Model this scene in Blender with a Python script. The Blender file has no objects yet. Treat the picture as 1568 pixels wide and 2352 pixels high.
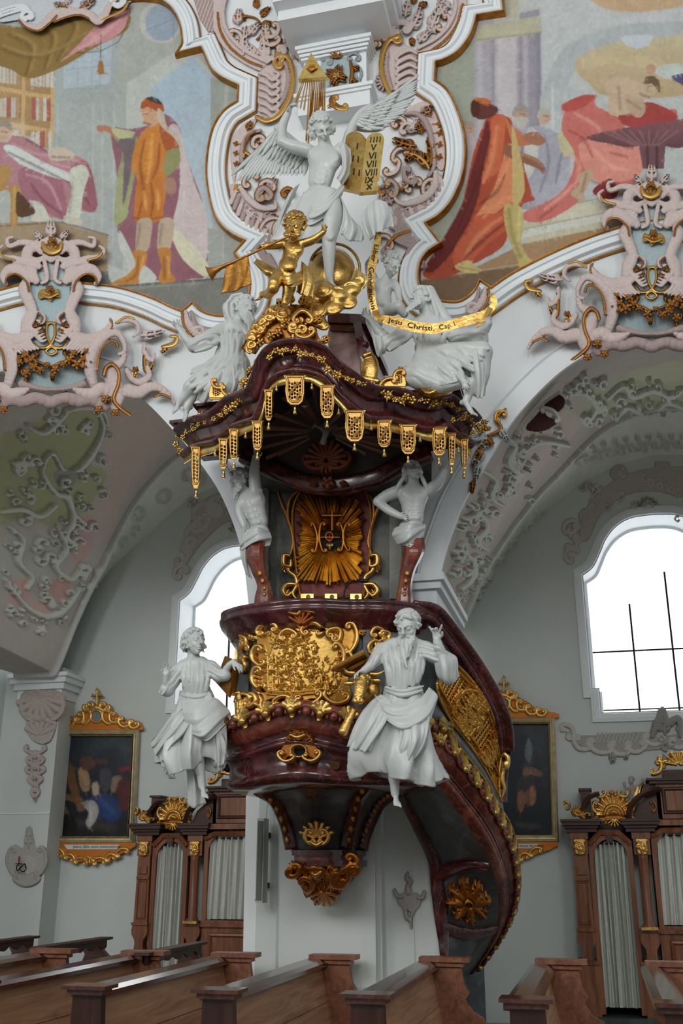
import bpy,bmesh,math,random
import numpy as np
from mathutils import Vector,Matrix
from mathutils.geometry import tessellate_polygon

# ------------------------------------------------------------------ camera, world, lights, exposure
F_PX,PITCH,YAW,CAM_Z=2300.0,math.radians(19.4),math.radians(13.8),1.6
SC=bpy.context.scene
COL=SC.collection
_c=bpy.data.cameras.new('camera')
_c.sensor_fit='VERTICAL';_c.sensor_height=36.0;_c.lens=F_PX*36.0/2352.0
_c.clip_start=0.05;_c.clip_end=200
CAM=bpy.data.objects.new('camera',_c);COL.objects.link(CAM)
CAM.location=(0,0,CAM_Z);CAM.rotation_euler=(math.pi/2+PITCH,0,YAW)
SC.camera=CAM

WORLD=bpy.data.worlds.new('overcast_sky');SC.world=WORLD
WORLD.use_nodes=True
WORLD.node_tree.nodes['Background'].inputs[0].default_value=(0.95,0.98,1.0,1)
WORLD.node_tree.nodes['Background'].inputs[1].default_value=2.6

def area_light(name,loc,rot,sx,sy,power,col=(1,1,1)):
 l=bpy.data.lights.new(name,'AREA');l.shape='RECTANGLE';l.size=sx;l.size_y=sy
 l.energy=power;l.color=col
 o=bpy.data.objects.new(name,l);COL.objects.link(o)
 o.location=loc;o.rotation_euler=rot
 return o
# daylight through the tall windows of the opposite nave wall (behind the photographer)
for _x,_p in ((-10.5,300),(-4.8,270),(0.9,190),(6.6,130)):
 area_light('nave_window_daylight',(_x,-5.6,8.6),(math.radians(76),0,0),2.6,4.2,_p,(1.0,0.985,0.955))

SC.view_settings.view_transform='Standard';SC.view_settings.look='None'
SC.view_settings.gamma=1.0;SC.view_settings.use_curve_mapping=False
SC.view_settings.exposure=0.0

# ------------------------------------------------------------------ geometry helpers
YN,YD=7.8,12.0            # nave arcade plane, outer chapel wall
_cp,_sp,_cy,_sy=math.cos(PITCH),math.sin(PITCH),math.cos(YAW),math.sin(YAW)

def P(u,v,Y):
 """point of the plane y=Y whose image is (u,v) in the 1568x2352 photograph; arrays allowed"""
 u=np.asarray(u,float);v=np.asarray(v,float);Y=np.asarray(Y,float)
 a=(u-784)/F_PX;b=(1176-v)/F_PX
 fw=_cp-b*_sp;up=_sp+b*_cp
 dx=a*_cy-fw*_sy;dy=a*_sy+fw*_cy
 k=Y/dy
 return np.stack([dx*k,dy*k,up*k+CAM_Z],-1)

def PZ(u,v,Z):
 d=P(u,v,1.0)-np.array([0,0,CAM_Z])
 return d*((Z-CAM_Z)/d[...,2:3] if d.ndim>1 else (Z-CAM_Z)/d[2])+np.array([0,0,CAM_Z])

def proj(p):
 p=np.asarray(p,float)
 x,y,z=p[...,0],p[...,1],p[...,2]-CAM_Z
 r=x*_cy+y*_sy;g=-x*_sy+y*_cy
 fw=g*_cp+z*_sp;up=-g*_sp+z*_cp
 return 784+F_PX*r/fw,1176-F_PX*up/fw

def pxm(u,v,Y):
 """metres per photo pixel at that point"""
 p=P(u,v,Y)
 g=-p[0]*_sy+p[1]*_cy
 return (g*_cp+(p[2]-CAM_Z)*_sp)/F_PX

def lin(c):
 c=np.asarray(c,float)/255.0
 return np.where(c<=0.04045,c/12.92,((c+0.055)/1.055)**2.4)

def smooth_path(pts,n=8,closed=False):
 """Catmull-Rom through control points (any dimension); a point repeated twice is a sharp corner"""
 p=np.asarray(pts,float)
 if len(p)<3 and not closed:
  t=np.linspace(0,1,n+1)[:,None]
  return p[0]*(1-t)+p[-1]*t
 m=len(p);out=[]
 for i in range(m if closed else m-1):
  if closed:
   a,b,c,d=p[(i-1) % m],p[i],p[(i+1) % m],p[(i+2) % m]
  else:
   a,b,c,d=p[max(i-1,0)],p[i],p[i+1],p[min(i+2,m-1)]
  if np.allclose(b,c):continue
  t=(np.arange(n)/n)[:,None]
  out.append(0.5*(2*b+(c-a)*t+(2*a-5*b+4*c-d)*t**2+(3*b-a-3*c+d)*t**3))
 if not closed:out.append(p[-1:])
 return np.concatenate(out)

def resample(p,step):
 d=np.r_[0,np.cumsum(np.linalg.norm(np.diff(p,axis=0),axis=1))]
 n=max(2,int(d[-1]/step)+1)
 s=np.linspace(0,d[-1],n)
 return np.stack([np.interp(s,d,p[:,k]) for k in range(p.shape[1])],1)

# ------------------------------------------------------------------ objects
def mesh_data(name,verts,faces,mat=None,smooth=False,col=None):
 verts=np.asarray(verts,np.float32)
 me=bpy.data.meshes.new(name)
 if isinstance(faces,np.ndarray):
  nf,k=faces.shape
  me.vertices.add(len(verts));me.vertices.foreach_set('co',verts.ravel())
  me.loops.add(nf*k);me.loops.foreach_set('vertex_index',faces.astype(np.int32).ravel())
  me.polygons.add(nf);me.polygons.foreach_set('loop_start',np.arange(0,nf*k,k,dtype=np.int32))
  me.update(calc_edges=True);me.validate()
 else:
  me.from_pydata([tuple(v) for v in verts.tolist()],[],[tuple(int(i) for i in f) for f in faces])
 me.polygons.foreach_set('use_smooth',np.full(len(me.polygons),bool(smooth)))
 if col is not None:
  at=me.color_attributes.new('col','FLOAT_COLOR','POINT')
  c=np.asarray(col,np.float32)
  if c.shape[1]==3:c=np.concatenate([c,np.zeros((len(c),1),np.float32)],1)
  at.data.foreach_set('color',c.ravel())
 if mat:me.materials.append(mat)
 me.update()
 return me

def link(name,data,parent=None):
 o=bpy.data.objects.new(name,data);COL.objects.link(o)
 if parent is not None:
  o.parent=parent
  o.matrix_parent_inverse=Matrix.Translation(-parent.matrix_world.translation) if False else parent.matrix_basis.inverted()
 return o

def obj(name,verts,faces,mat,parent=None,smooth=False,col=None):
 return link(name,mesh_data(name,verts,faces,mat,smooth,col),parent)

def thing(name,label,cat,loc=(0,0,0),group=None):
 o=bpy.data.objects.new(name,None);COL.objects.link(o)
 o.location=tuple(float(x) for x in loc);o.empty_display_size=0.1
 o['label']=label;o['category']=cat
 if group:o['group']=group
 return o

def tag(o,label,cat,group=None):
 o['label']=label;o['category']=cat
 if group:o['group']=group
 return o

def struct(o):
 o['kind']='structure';return o

class MB:
 """collects shapes into one mesh"""
 def __init__(s):s.v=[];s.f=[];s.n=0
 def add(s,v,f):
  v=np.asarray(v,float).reshape(-1,3)
  s.v.append(v);s.f+=[tuple(int(i)+s.n for i in q) for q in f];s.n+=len(v);return s
 def box(s,a,b):
  x0,y0,z0=a;x1,y1,z1=b
  return s.add([(x0,y0,z0),(x1,y0,z0),(x1,y1,z0),(x0,y1,z0),(x0,y0,z1),(x1,y0,z1),(x1,y1,z1),(x0,y1,z1)],
      [(0,3,2,1),(4,5,6,7),(0,1,5,4),(1,2,6,5),(2,3,7,6),(3,0,4,7)])
 def prism(s,poly,n,d):
  """closed 3-D outline (planar) extruded by vector n*d, capped"""
  p=np.asarray(poly,float);m=len(p);q=p+np.asarray(n,float)*d
  tris=tessellate_polygon([[Vector(x) for x in p]])
  f=[tuple(t) for t in tris]+[tuple(i+m for i in t[::-1]) for t in tris]
  f+=[(i,(i+1) % m,(i+1) % m+m,i+m) for i in range(m)]
  return s.add(np.r_[p,q],f)
 def tube(s,path,r,k=8,cap=True,flat=1.0,up=None):
  v,f=tube(path,r,k,cap,flat,up);return s.add(v,f)
 def lathe(s,prof,c,k=20,sx=1.0,sy=1.0):
  v,f=lathe(prof,c,k,sx,sy);return s.add(v,f)
 def ball(s,c,r,k=10):
  r=np.broadcast_to(np.asarray(r,float),3)
  a=np.linspace(-math.pi/2,math.pi/2,max(4,k // 2+1))
  v,f=lathe([(math.cos(t),math.sin(t)) for t in a],(0,0,0),k)
  return s.add(v*r+np.asarray(c,float),f)
 def sweep(s,path,prof,n=(0,-1,0),closed=False,capends=True):
  v,f=sweep(path,prof,n,closed,capends);return s.add(v,f)
 def build(s,name,mat,parent=None,smooth=False):
  return obj(name,np.concatenate(s.v),s.f,mat,parent,smooth)
 def data(s,name,mat,smooth=False):
  return mesh_data(name,np.concatenate(s.v),s.f,mat,smooth)

def grid_faces(nr,nc,wrap=False):
 i=np.arange(nr-1)[:,None];j=np.arange(nc if wrap else nc-1)[None,:]
 j2=(j+1) % nc
 return np.stack([i*nc+j,i*nc+j2,(i+1)*nc+j2,(i+1)*nc+j],-1).reshape(-1,4)

def tube(path,r,k=8,cap=True,flat=1.0,up=None):
 p=np.asarray(path,float);n=len(p)
 r=np.interp(np.linspace(0,1,n),np.linspace(0,1,len(np.atleast_1d(r))),np.atleast_1d(r)) if np.ndim(r) else np.full(n,r)
 t=np.gradient(p,axis=0);t /= np.linalg.norm(t,axis=1)[:,None]+1e-12
 ref=np.array(up if up is not None else ((0,0,1.0) if abs(t[0,2])<0.9 else (1.0,0,0)))
 u=np.cross(t[0],ref);u /= np.linalg.norm(u)+1e-12
 U=[u]
 for i in range(1,n):
  u=u-t[i]*u.dot(t[i]);u /= np.linalg.norm(u)+1e-12;U.append(u)
 U=np.array(U);W=np.cross(t,U)
 a=np.linspace(0,2*math.pi,k,endpoint=False)
 v=p[:,None]+r[:,None,None]*(np.cos(a)[None,:,None]*U[:,None]+flat*np.sin(a)[None,:,None]*W[:,None])
 f=[tuple(q) for q in grid_faces(n,k,True)]
 if cap:f+=[tuple(range(k)),tuple((n-1)*k+i for i in range(k))[::-1]]
 return v.reshape(-1,3),f

def lathe(prof,c,k=20,sx=1.0,sy=1.0):
 a=np.linspace(0,2*math.pi,k,endpoint=False)
 v=[[(c[0]+r*sx*math.cos(t),c[1]+r*sy*math.sin(t),c[2]+z) for t in a] for r,z in prof]
 return np.array(v).reshape(-1,3),[tuple(q) for q in grid_faces(len(prof),k,True)]

def sweep(path,prof,n=(0,-1,0),closed=False,capends=True):
 """mitred moulding: prof points (a,b): a across the path in its plane, b along the normal n"""
 p=np.asarray(path,float);m=len(p)
 n=np.asarray(n,float)
 if n.ndim==1:n=np.broadcast_to(n,p.shape)
 if closed:
  t0=p-np.roll(p,1,0);t1=np.roll(p,-1,0)-p
 else:
  d=np.diff(p,axis=0);t0=np.r_[d[:1],d];t1=np.r_[d,d[-1:]]
 t0=t0/(np.linalg.norm(t0,axis=1)[:,None]+1e-12);t1=t1/(np.linalg.norm(t1,axis=1)[:,None]+1e-12)
 t=t0+t1;t /= np.linalg.norm(t,axis=1)[:,None]+1e-12
 s=np.cross(n,t);s /= np.linalg.norm(s,axis=1)[:,None]+1e-12
 k=1.0/np.maximum(0.45,(t*t0).sum(1))
 pr=np.asarray(prof,float)
 v=p[:,None]+s[:,None]*(pr[None,:,0:1]*k[:,None,None])+n[:,None]*pr[None,:,1:2]
 np_=len(pr)
 if closed:
  v=np.concatenate([v,v[:1]],0)
 f=[tuple(q) for q in grid_faces(len(v),np_)]
 if capends and not closed:
  f+=[tuple(range(np_))[::-1],tuple((len(v)-1)*np_+i for i in range(np_))]
 return v.reshape(-1,3),f

def half_round(w,h,n=6,base=0.0):
 return [(w*math.cos(a),base+h*math.sin(a)) for a in np.linspace(0,math.pi,n+1)]

# ------------------------------------------------------------------ materials (all node based)
def _mat(name):
 m=bpy.data.materials.new(name);m.use_nodes=True
 nt=m.node_tree;b=nt.nodes['Principled BSDF']
 return m,nt,b
def _noise(nt,scale,detail=4,rough=0.6,dist=0.0,vec=None):
 t=nt.nodes.new('ShaderNodeTexNoise');t.inputs['Scale'].default_value=scale;t.inputs['Detail'].default_value=detail
 t.inputs['Roughness'].default_value=rough;t.inputs['Distortion'].default_value=dist
 if vec is None:
  g=nt.nodes.new('ShaderNodeNewGeometry');vec=g.outputs['Position']
 nt.links.new(vec,t.inputs['Vector'])
 return t
def _ramp(nt,fac,stops):
 r=nt.nodes.new('ShaderNodeValToRGB');e=r.color_ramp.elements
 while len(e)<len(stops):e.new(0.5)
 for el,(p,c) in zip(e,stops):
  el.position=p;l=lin(c);el.color=(l[0],l[1],l[2],1)
 nt.links.new(fac,r.inputs['Fac']);return r
def _bump(nt,b,h,strength,dist=0.02):
 n=nt.nodes.new('ShaderNodeBump');n.inputs['Strength'].default_value=strength;n.inputs['Distance'].default_value=dist
 nt.links.new(h,n.inputs['Height']);nt.links.new(n.outputs['Normal'],b.inputs['Normal'])
def plain(name,stops,scale=3.0,rough=0.7,metal=0.0,spec=0.5,bump=0.0,bscale=None,dist=0.0,detail=4,coat=0.0):
 m,nt,b=_mat(name)
 t=_noise(nt,scale,detail,0.6,dist)
 r=_ramp(nt,t.outputs['Fac'],stops)
 nt.links.new(r.outputs['Color'],b.inputs['Base Color'])
 b.inputs['Roughness'].default_value=rough;b.inputs['Metallic'].default_value=metal
 b.inputs['Specular IOR Level'].default_value=spec
 b.inputs['Coat Weight'].default_value=coat;b.inputs['Coat Roughness'].default_value=0.08
 if bump:
  t2=_noise(nt,bscale or scale*6,5,0.6);_bump(nt,b,t2.outputs['Fac'],bump)
 return m
def painted(name,rough=0.75,gold_rough=0.33,bump=0.12,bscale=40,grain=0.10):
 """colour from the mesh's own painted attribute; its alpha is the share of gilding"""
 m,nt,b=_mat(name)
 a=nt.nodes.new('ShaderNodeVertexColor');a.layer_name='col'
 t=_noise(nt,bscale,5,0.65)
 mx=nt.nodes.new('ShaderNodeMix');mx.data_type='RGBA';mx.blend_type='MULTIPLY';mx.inputs[0].default_value=1.0
 mr=nt.nodes.new('ShaderNodeMapRange');mr.inputs[1].default_value=0.3;mr.inputs[2].default_value=0.7
 mr.inputs[3].default_value=1-grain;mr.inputs[4].default_value=1+grain
 nt.links.new(t.outputs['Fac'],mr.inputs[0])
 nt.links.new(a.outputs['Color'],mx.inputs[6]);nt.links.new(mr.outputs[0],mx.inputs[7])
 nt.links.new(mx.outputs[2],b.inputs['Base Color']);nt.links.new(a.outputs['Alpha'],b.inputs['Metallic'])
 r2=nt.nodes.new('ShaderNodeMapRange');r2.inputs[3].default_value=rough;r2.inputs[4].default_value=gold_rough
 nt.links.new(a.outputs['Alpha'],r2.inputs[0]);nt.links.new(r2.outputs[0],b.inputs['Roughness'])
 b.inputs['Specular IOR Level'].default_value=0.3
 if bump:_bump(nt,b,t.outputs['Fac'],bump)
 return m
def wood(name,dark,mid,light,rough=0.4,axis='z',scale=1.0,coat=0.0):
 m,nt,b=_mat(name)
 g=nt.nodes.new('ShaderNodeNewGeometry');mp=nt.nodes.new('ShaderNodeMapping')
 s={'x':(0.6,9,9),'y':(9,0.6,9),'z':(9,9,0.6)}[axis]
 mp.inputs['Scale'].default_value=tuple(k*scale for k in s)
 nt.links.new(g.outputs['Position'],mp.inputs['Vector'])
 t=_noise(nt,2.2,6,0.65,0.8,mp.outputs['Vector'])
 r=_ramp(nt,t.outputs['Fac'],[(0.25,dark),(0.5,mid),(0.75,light)])
 nt.links.new(r.outputs['Color'],b.inputs['Base Color'])
 b.inputs['Roughness'].default_value=rough;b.inputs['Coat Weight'].default_value=coat;b.inputs['Coat Roughness'].default_value=0.12
 _bump(nt,b,t.outputs['Fac'],0.08,0.01)
 return m
def marble(name,stops,scale=3.0,rough=0.16,vein=None,coat=0.0):
 m,nt,b=_mat(name)
 t=_noise(nt,scale,8,0.62,1.4)
 r=_ramp(nt,t.outputs['Fac'],stops);out=r.outputs['Color']
 if vein:
  t2=_noise(nt,scale*0.8,9,0.55,2.2)
  mm=nt.nodes.new('ShaderNodeMath');mm.operation='SUBTRACT';mm.inputs[1].default_value=0.5
  nt.links.new(t2.outputs['Fac'],mm.inputs[0])
  ab=nt.nodes.new('ShaderNodeMath');ab.operation='ABSOLUTE';nt.links.new(mm.outputs[0],ab.inputs[0])
  rr=nt.nodes.new('ShaderNodeMapRange');rr.inputs[1].default_value=0.0;rr.inputs[2].default_value=0.016
  rr.inputs[3].default_value=0.4;rr.inputs[4].default_value=0.0;nt.links.new(ab.outputs[0],rr.inputs[0])
  mx=nt.nodes.new('ShaderNodeMix');mx.data_type='RGBA'
  nt.links.new(rr.outputs[0],mx.inputs[0]);nt.links.new(out,mx.inputs[6]);l=lin(vein);mx.inputs[7].default_value=(*l,1)
  out=mx.outputs[2]
 nt.links.new(out,b.inputs['Base Color']);b.inputs['Roughness'].default_value=rough
 b.inputs['Coat Weight'].default_value=coat
 return m

M={}
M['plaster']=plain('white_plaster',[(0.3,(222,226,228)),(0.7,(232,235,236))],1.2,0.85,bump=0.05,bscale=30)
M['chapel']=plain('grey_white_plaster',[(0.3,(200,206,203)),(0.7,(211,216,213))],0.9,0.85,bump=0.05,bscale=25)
M['mould']=plain('white_moulding',[(0.3,(226,231,234)),(0.7,(234,238,240))],2,0.6)
M['paint']=painted('painted_stucco')
M['fresco']=painted('fresco_paint',0.85,bump=0.04,bscale=22,grain=0.07)
M['oil']=painted('oil_paint',0.35,bump=0.05,bscale=60,grain=0.12)
M['vault']=painted('painted_vault',0.85,bump=0.06,bscale=14,grain=0.05)
M['gold']=plain('burnished_gold',[(0.3,(174,132,66)),(0.55,(204,166,96)),(0.8,(228,196,130))],14,0.27,1.0,bump=0.25,bscale=45)
M['goldm']=plain('matt_gilding',[(0.3,(150,98,44)),(0.55,(180,128,64)),(0.8,(204,158,92))],10,0.42,1.0,bump=0.3,bscale=60)
M['goldp']=plain('pale_gold_leaf',[(0.3,(206,166,90)),(0.7,(236,208,138))],12,0.32,1.0,bump=0.15,bscale=50)
M['statue']=plain('polished_white_statue',[(0.3,(192,196,195)),(0.7,(204,207,205))],5,0.32,spec=0.6,bump=0.06,bscale=40)
M['red']=marble('dark_red_marble',[(0.3,(36,12,14)),(0.48,(66,22,25)),(0.62,(92,36,37)),(0.78,(122,66,62))],4.5,0.2,(140,96,90),0.3)
M['redo']=marble('orange_red_marble',[(0.3,(62,24,20)),(0.48,(112,48,38)),(0.64,(146,78,60)),(0.8,(176,124,102))],4.5,0.24,(170,124,106),0.3)
M['grey']=marble('blue_grey_marble',[(0.3,(58,63,66)),(0.5,(98,104,106)),(0.66,(128,132,130)),(0.85,(152,148,138))],3.0,0.34,(70,72,74),0.2)
M['dgrey']=marble('dark_grey_marble',[(0.3,(30,33,36)),(0.5,(62,66,70)),(0.68,(98,98,98)),(0.85,(128,122,116))],3.2,0.42,(24,24,26),0.2)
M['pinkm']=marble('pale_pink_marble',[(0.3,(150,112,110)),(0.6,(190,160,156)),(0.8,(214,190,184))],5,0.25)
M['wood']=wood('confessional_oak',(74,38,20),(124,74,46),(156,102,66),0.4,'z')
M['woodd']=wood('dark_walnut',(36,18,12),(66,34,24),(92,52,38),0.5,'x')
M['pewd']=wood('pew_dark_wood',(30,14,10),(54,28,20),(80,44,32),0.3,'z',coat=0.2)
M['pewl']=wood('pew_pine_board',(128,84,60),(178,132,98),(204,162,124),0.5,'y')
M['pewm']=wood('pew_brown_board',(88,50,34),(128,80,56),(154,104,76),0.42,'y')
M['pewrail']=wood('polished_pew_rail',(46,24,22),(84,48,40),(112,72,58),0.12,'y',coat=0.5)
M['cush']=plain('tan_seat_pad',[(0.3,(150,128,88)),(0.7,(176,154,110))],20,0.9,bump=0.1)
M['curtain']=plain('grey_white_curtain',[(0.3,(196,198,190)),(0.7,(208,210,202))],30,0.9)
M['black']=plain('dark_void',[(0.3,(10,9,9)),(0.7,(16,14,13))],5,0.9)
M['iron']=plain('dark_iron',[(0.3,(24,24,26)),(0.7,(42,42,44))],20,0.5,0.6)
M['ink']=plain('black_paint',[(0.3,(26,18,12)),(0.7,(34,24,16))],20,0.7)
M['caption']=plain('caption_white',[(0.3,(196,200,196)),(0.7,(214,216,210))],20,0.7)
M['speaker']=plain('grey_speaker',[(0.3,(176,178,172)),(0.7,(190,192,186))],30,0.5)
M['tiles']=marble('floor_stone',[(0.3,(110,108,104)),(0.7,(150,148,142))],2.0,0.35)
M['redm']=marble('dull_red_marble',[(0.3,(70,24,24)),(0.5,(110,42,38)),(0.7,(140,66,58))],5.0,0.65)
M['greym']=marble('dull_grey_marble',[(0.3,(72,76,76)),(0.5,(106,108,104)),(0.66,(132,130,122)),(0.85,(150,142,130))],3.0,0.6)
M['greenm']=marble('green_step_marble',[(0.3,(40,52,48)),(0.6,(72,84,78)),(0.8,(110,116,108))],6,0.3)
M['candle']=plain('red_candle',[(0.3,(160,40,40)),(0.7,(180,52,50))],10,0.5)
M['frame']=plain('silver_gilt_frame',[(0.3,(176,160,130)),(0.7,(212,200,170))],12,0.35,0.7,bump=0.1)
def _glass():
 m,nt,b=_mat('leaded_window_glass')
 b.inputs['Base Color'].default_value=(1,1,1,1);b.inputs['Roughness'].default_value=0.15
 b.inputs['Transmission Weight'].default_value=1.0;b.inputs['IOR'].default_value=1.02
 tr=nt.nodes.new('ShaderNodeBsdfTransparent');mx=nt.nodes.new('ShaderNodeMixShader');mx.inputs[0].default_value=0.85
 o=nt.nodes['Material Output']
 nt.links.new(b.outputs[0],mx.inputs[1]);nt.links.new(tr.outputs[0],mx.inputs[2]);nt.links.new(mx.outputs[0],o.inputs['Surface'])
 return m
M['glass']=_glass()

# ------------------------------------------------------------------ painted relief canvas (drawn in photo pixels, built on a real surface)
def _blur(a,n=1):
 for _ in range(n):
  p=np.pad(a,((1,1),(1,1))+((0,0),)*(a.ndim-2),'edge')
  a=(p[:-2,1:-1]+p[2:,1:-1]+p[1:-1,:-2]+p[1:-1,2:]+2*p[1:-1,1:-1])/6
 return a
_rng=np.random.RandomState(7)
class Canvas:
 def __init__(s,u0,v0,u1,v1,step=1.6,bg=None,uv=None):
  if uv is None:
   us=np.arange(u0,u1+step,step);vs=np.arange(v0,v1+step,step)
   s.U,s.V=np.meshgrid(us,vs);s.u0,s.v0,s.step=u0,v0,step
   s.reg=True
  else:
   s.U,s.V=uv;s.reg=False
  s.H=np.zeros(s.U.shape);s.K=np.zeros(s.U.shape+(4,));s.Mk=np.zeros(s.U.shape,bool)
  if bg is not None:s.K[...,:3]=lin(bg);s.Mk[:]=True
 def _win(s,x0,y0,x1,y1):
  if s.reg:
   j0=max(0,int((x0-s.u0)/s.step));j1=min(s.U.shape[1],int((x1-s.u0)/s.step)+2)
   i0=max(0,int((y0-s.v0)/s.step));i1=min(s.U.shape[0],int((y1-s.v0)/s.step)+2)
   return slice(i0,max(i0,i1)),slice(j0,max(j0,j1))
  ok=(s.U>=x0) & (s.U<=x1) & (s.V>=y0) & (s.V<=y1)
  r=np.flatnonzero(ok.any(1));c=np.flatnonzero(ok.any(0))
  if len(r)==0:return slice(0,0),slice(0,0)
  return slice(r[0],r[-1]+1),slice(c[0],c[-1]+1)
 def inside(s,poly,w):
  U,V=s.U[w],s.V[w];r=np.zeros(U.shape,bool);p=np.asarray(poly,float);q=np.roll(p,-1,0)
  for (x0,y0),(x1,y1) in zip(p,q):
   if y0==y1:continue
   c=(y0>V) != (y1>V)
   r ^= c & (U<(x1-x0)*(V-y0)/(y1-y0)+x0)
  return r
 def poly(s,pts,col=None,h=None,metal=0.0,smooth=True,col2=None,dirv=(0,1),add=False,n=6,soft=0):
  """filled shape; col2 = second colour reached along dirv"""
  p=smooth_path(pts,n,True) if smooth else np.asarray(pts,float)
  w=s._win(*p.min(0)-2,*p.max(0)+2);m=s.inside(p,w)
  if not m.size:return s
  if col is not None:
   c=np.broadcast_to(lin(col),m.shape+(3,)).copy()
   if col2 is not None:
    d=s.U[w]*dirv[0]+s.V[w]*dirv[1];pr=p@np.asarray(dirv,float)
    t=np.clip((d-pr.min())/(np.ptp(pr)+1e-9),0,1)[...,None];c=c*(1-t)+lin(col2)*t
   a=m.astype(float)
   if soft:a=_blur(a,soft)
   a=a[...,None]
   s.K[w][...,:3]=s.K[w][...,:3]*(1-a)+c*a
   s.K[w][...,3:]=s.K[w][...,3:]*(1-a)+metal*a
  if h is not None:
   hh=s.H[w];hh[m]=hh[m]+h if add else h
  mk=s.Mk[w];mk |= m
  return s
 def stroke(s,pts,w,col=None,h=0.02,metal=0.0,base=0.0,ribs=None,n=8,prof='round',smooth=True,flat=0.0):
  """raised ridge along a curve; w = half-width or list of half-widths (px), h = relief height (m)"""
  p=smooth_path(pts,n) if smooth else np.asarray(pts,float)
  q=resample(p,max(0.8,(s.step if s.reg else 1.5)*0.8));m=len(q)
  ws=np.interp(np.linspace(0,1,m),np.linspace(0,1,len(np.atleast_1d(w))),np.atleast_1d(w)).clip(0.8)
  L=None if col is None else lin(col)
  cap=1.1*float(ws.max())*0.0032+.004
  hb=base+max(0.0,h-cap);h=min(h,cap)
  for i in range(m):
   x,y=q[i];r=ws[i]
   W=s._win(x-r,y-r,x+r,y+r)
   U=s.U[W]
   if not U.size:continue
   d2=((U-x)**2+(s.V[W]-y)**2)/(r*r)
   ok=d2<1
   hi=h*min(1.0,(r/max(ws.max(),1e-6))**0.6)
   if ribs:hi *= 1-ribs[1]*(0.5+0.5*math.sin(i*s.step*0.8*2*math.pi/ribs[0] if s.reg else i*1.2*2*math.pi/ribs[0]))
   z=hb+hi*(np.sqrt(np.clip(1-d2,0,1)) if prof=='round' else np.clip(1.6*(1-np.sqrt(d2)),0,1) if prof=='ridge' else np.ones_like(d2))
   Hh=s.H[W];ok &= z>Hh-1e-6
   Hh[ok]=z[ok]
   if L is not None:
    Kk=s.K[W];Kk[ok,:3]=L;Kk[ok,3]=metal
   Mm=s.Mk[W];Mm |= ok
  return s
 def glaze(s,pts,w,col,a=0.5,soft=True,n=8,smooth=True):
  """soft brush stroke of paint"""
  p=smooth_path(pts,n) if smooth else np.asarray(pts,float)
  q=resample(p,1.5);m=len(q)
  ws=np.interp(np.linspace(0,1,m),np.linspace(0,1,len(np.atleast_1d(w))),np.atleast_1d(w)).clip(0.8)
  mx=ws.max()*1.3
  W=s._win(*q.min(0)-mx,*q.max(0)+mx)
  U=s.U[W];V=s.V[W]
  if not U.size:return s
  best=np.full(U.shape,9.0)
  for i in range(0,m):
   x,y=q[i];r=ws[i]*1.3
   if s.reg:
    j0=max(0,int((x-r-U[0,0])/s.step));j1=int((x+r-U[0,0])/s.step)+2
    i0=max(0,int((y-r-V[0,0])/s.step));i1=int((y+r-V[0,0])/s.step)+2
    sl=(slice(i0,max(i0,i1)),slice(j0,max(j0,j1)))
   else:sl=(slice(None),slice(None))
   d=((U[sl]-x)**2+(V[sl]-y)**2)/ws[i]**2
   best[sl]=np.minimum(best[sl],d)
  al=(a*np.exp(-best*1.8) if soft else a*np.clip((1-np.sqrt(best))*ws.mean(),0,1))[...,None]
  al[(best>6)]=0
  s.K[W][...,:3]=s.K[W][...,:3]*(1-al)+lin(col)*al
  return s
 def line(s,pts,w,col,a=1.0):return s.glaze(pts,w,col,a,soft=False,smooth=False)
 def mottle(s,amp=0.06,cells=18,seed=3):
  r=np.random.RandomState(seed);a=np.zeros(s.U.shape)
  for k,g in ((1,1.0),(2,0.6),(4,0.4)):
   n=r.rand(cells*k+2,cells*k+2)
   y=np.linspace(0,cells*k,s.U.shape[0]);x=np.linspace(0,cells*k,s.U.shape[1])
   yi=y.astype(int).clip(0,cells*k-1);xi=x.astype(int).clip(0,cells*k-1);fy=(y-yi)[:,None];fx=(x-xi)[None]
   fy=fy*fy*(3-2*fy);fx=fx*fx*(3-2*fx)
   a+=g*((n[yi][:,xi]*(1-fx)+n[yi][:,xi+1]*fx)*(1-fy)+(n[yi+1][:,xi]*(1-fx)+n[yi+1][:,xi+1]*fx)*fy-0.5)
  s.K[...,:3] *= (1+amp*2*a)[...,None]
  return s
 def painterly(s,n,seed=1,sat=.88,L=(4,10)):
  """loose brushwork: short strokes of slightly varied local colour"""
  r=np.random.RandomState(seed);g=s.K[...,:3].mean(-1,keepdims=True);s.K[...,:3]=g+(s.K[...,:3]-g)*sat;nr,nc=s.U.shape
  for i in range(n):
   a,b=r.randint(nr),r.randint(nc);x,y=s.U[a,b],s.V[a,b];c=np.clip(s.K[a,b,:3]*r.uniform(.76,1.24)*r.uniform(.96,1.04,3),0,1);c=255*np.where(c<.0031,c*12.92,1.055*c**(1/2.4)-.055)
   t=1.3+.9*math.sin(x*.02+1)+.8*math.cos(y*.017)+r.uniform(-.3,.3);l=r.uniform(*L);s.glaze([(x,y),(x+l*math.cos(t),y+l*math.sin(t))],[r.uniform(1.2,2),r.uniform(1.8,3.4)],c,.42,smooth=False)
  return s
 # ornament vocabulary
 def curl(s,x,y,r,a0,turns,n=14):
  """points of a spiral starting at angle a0 (deg) on radius r, winding in"""
  t=np.linspace(0,1,n);a=math.radians(a0)+t*turns*2*math.pi
  rr=r*(1-0.78*t)
  return np.stack([x+rr*np.cos(a),y+rr*np.sin(a)],1)
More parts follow.
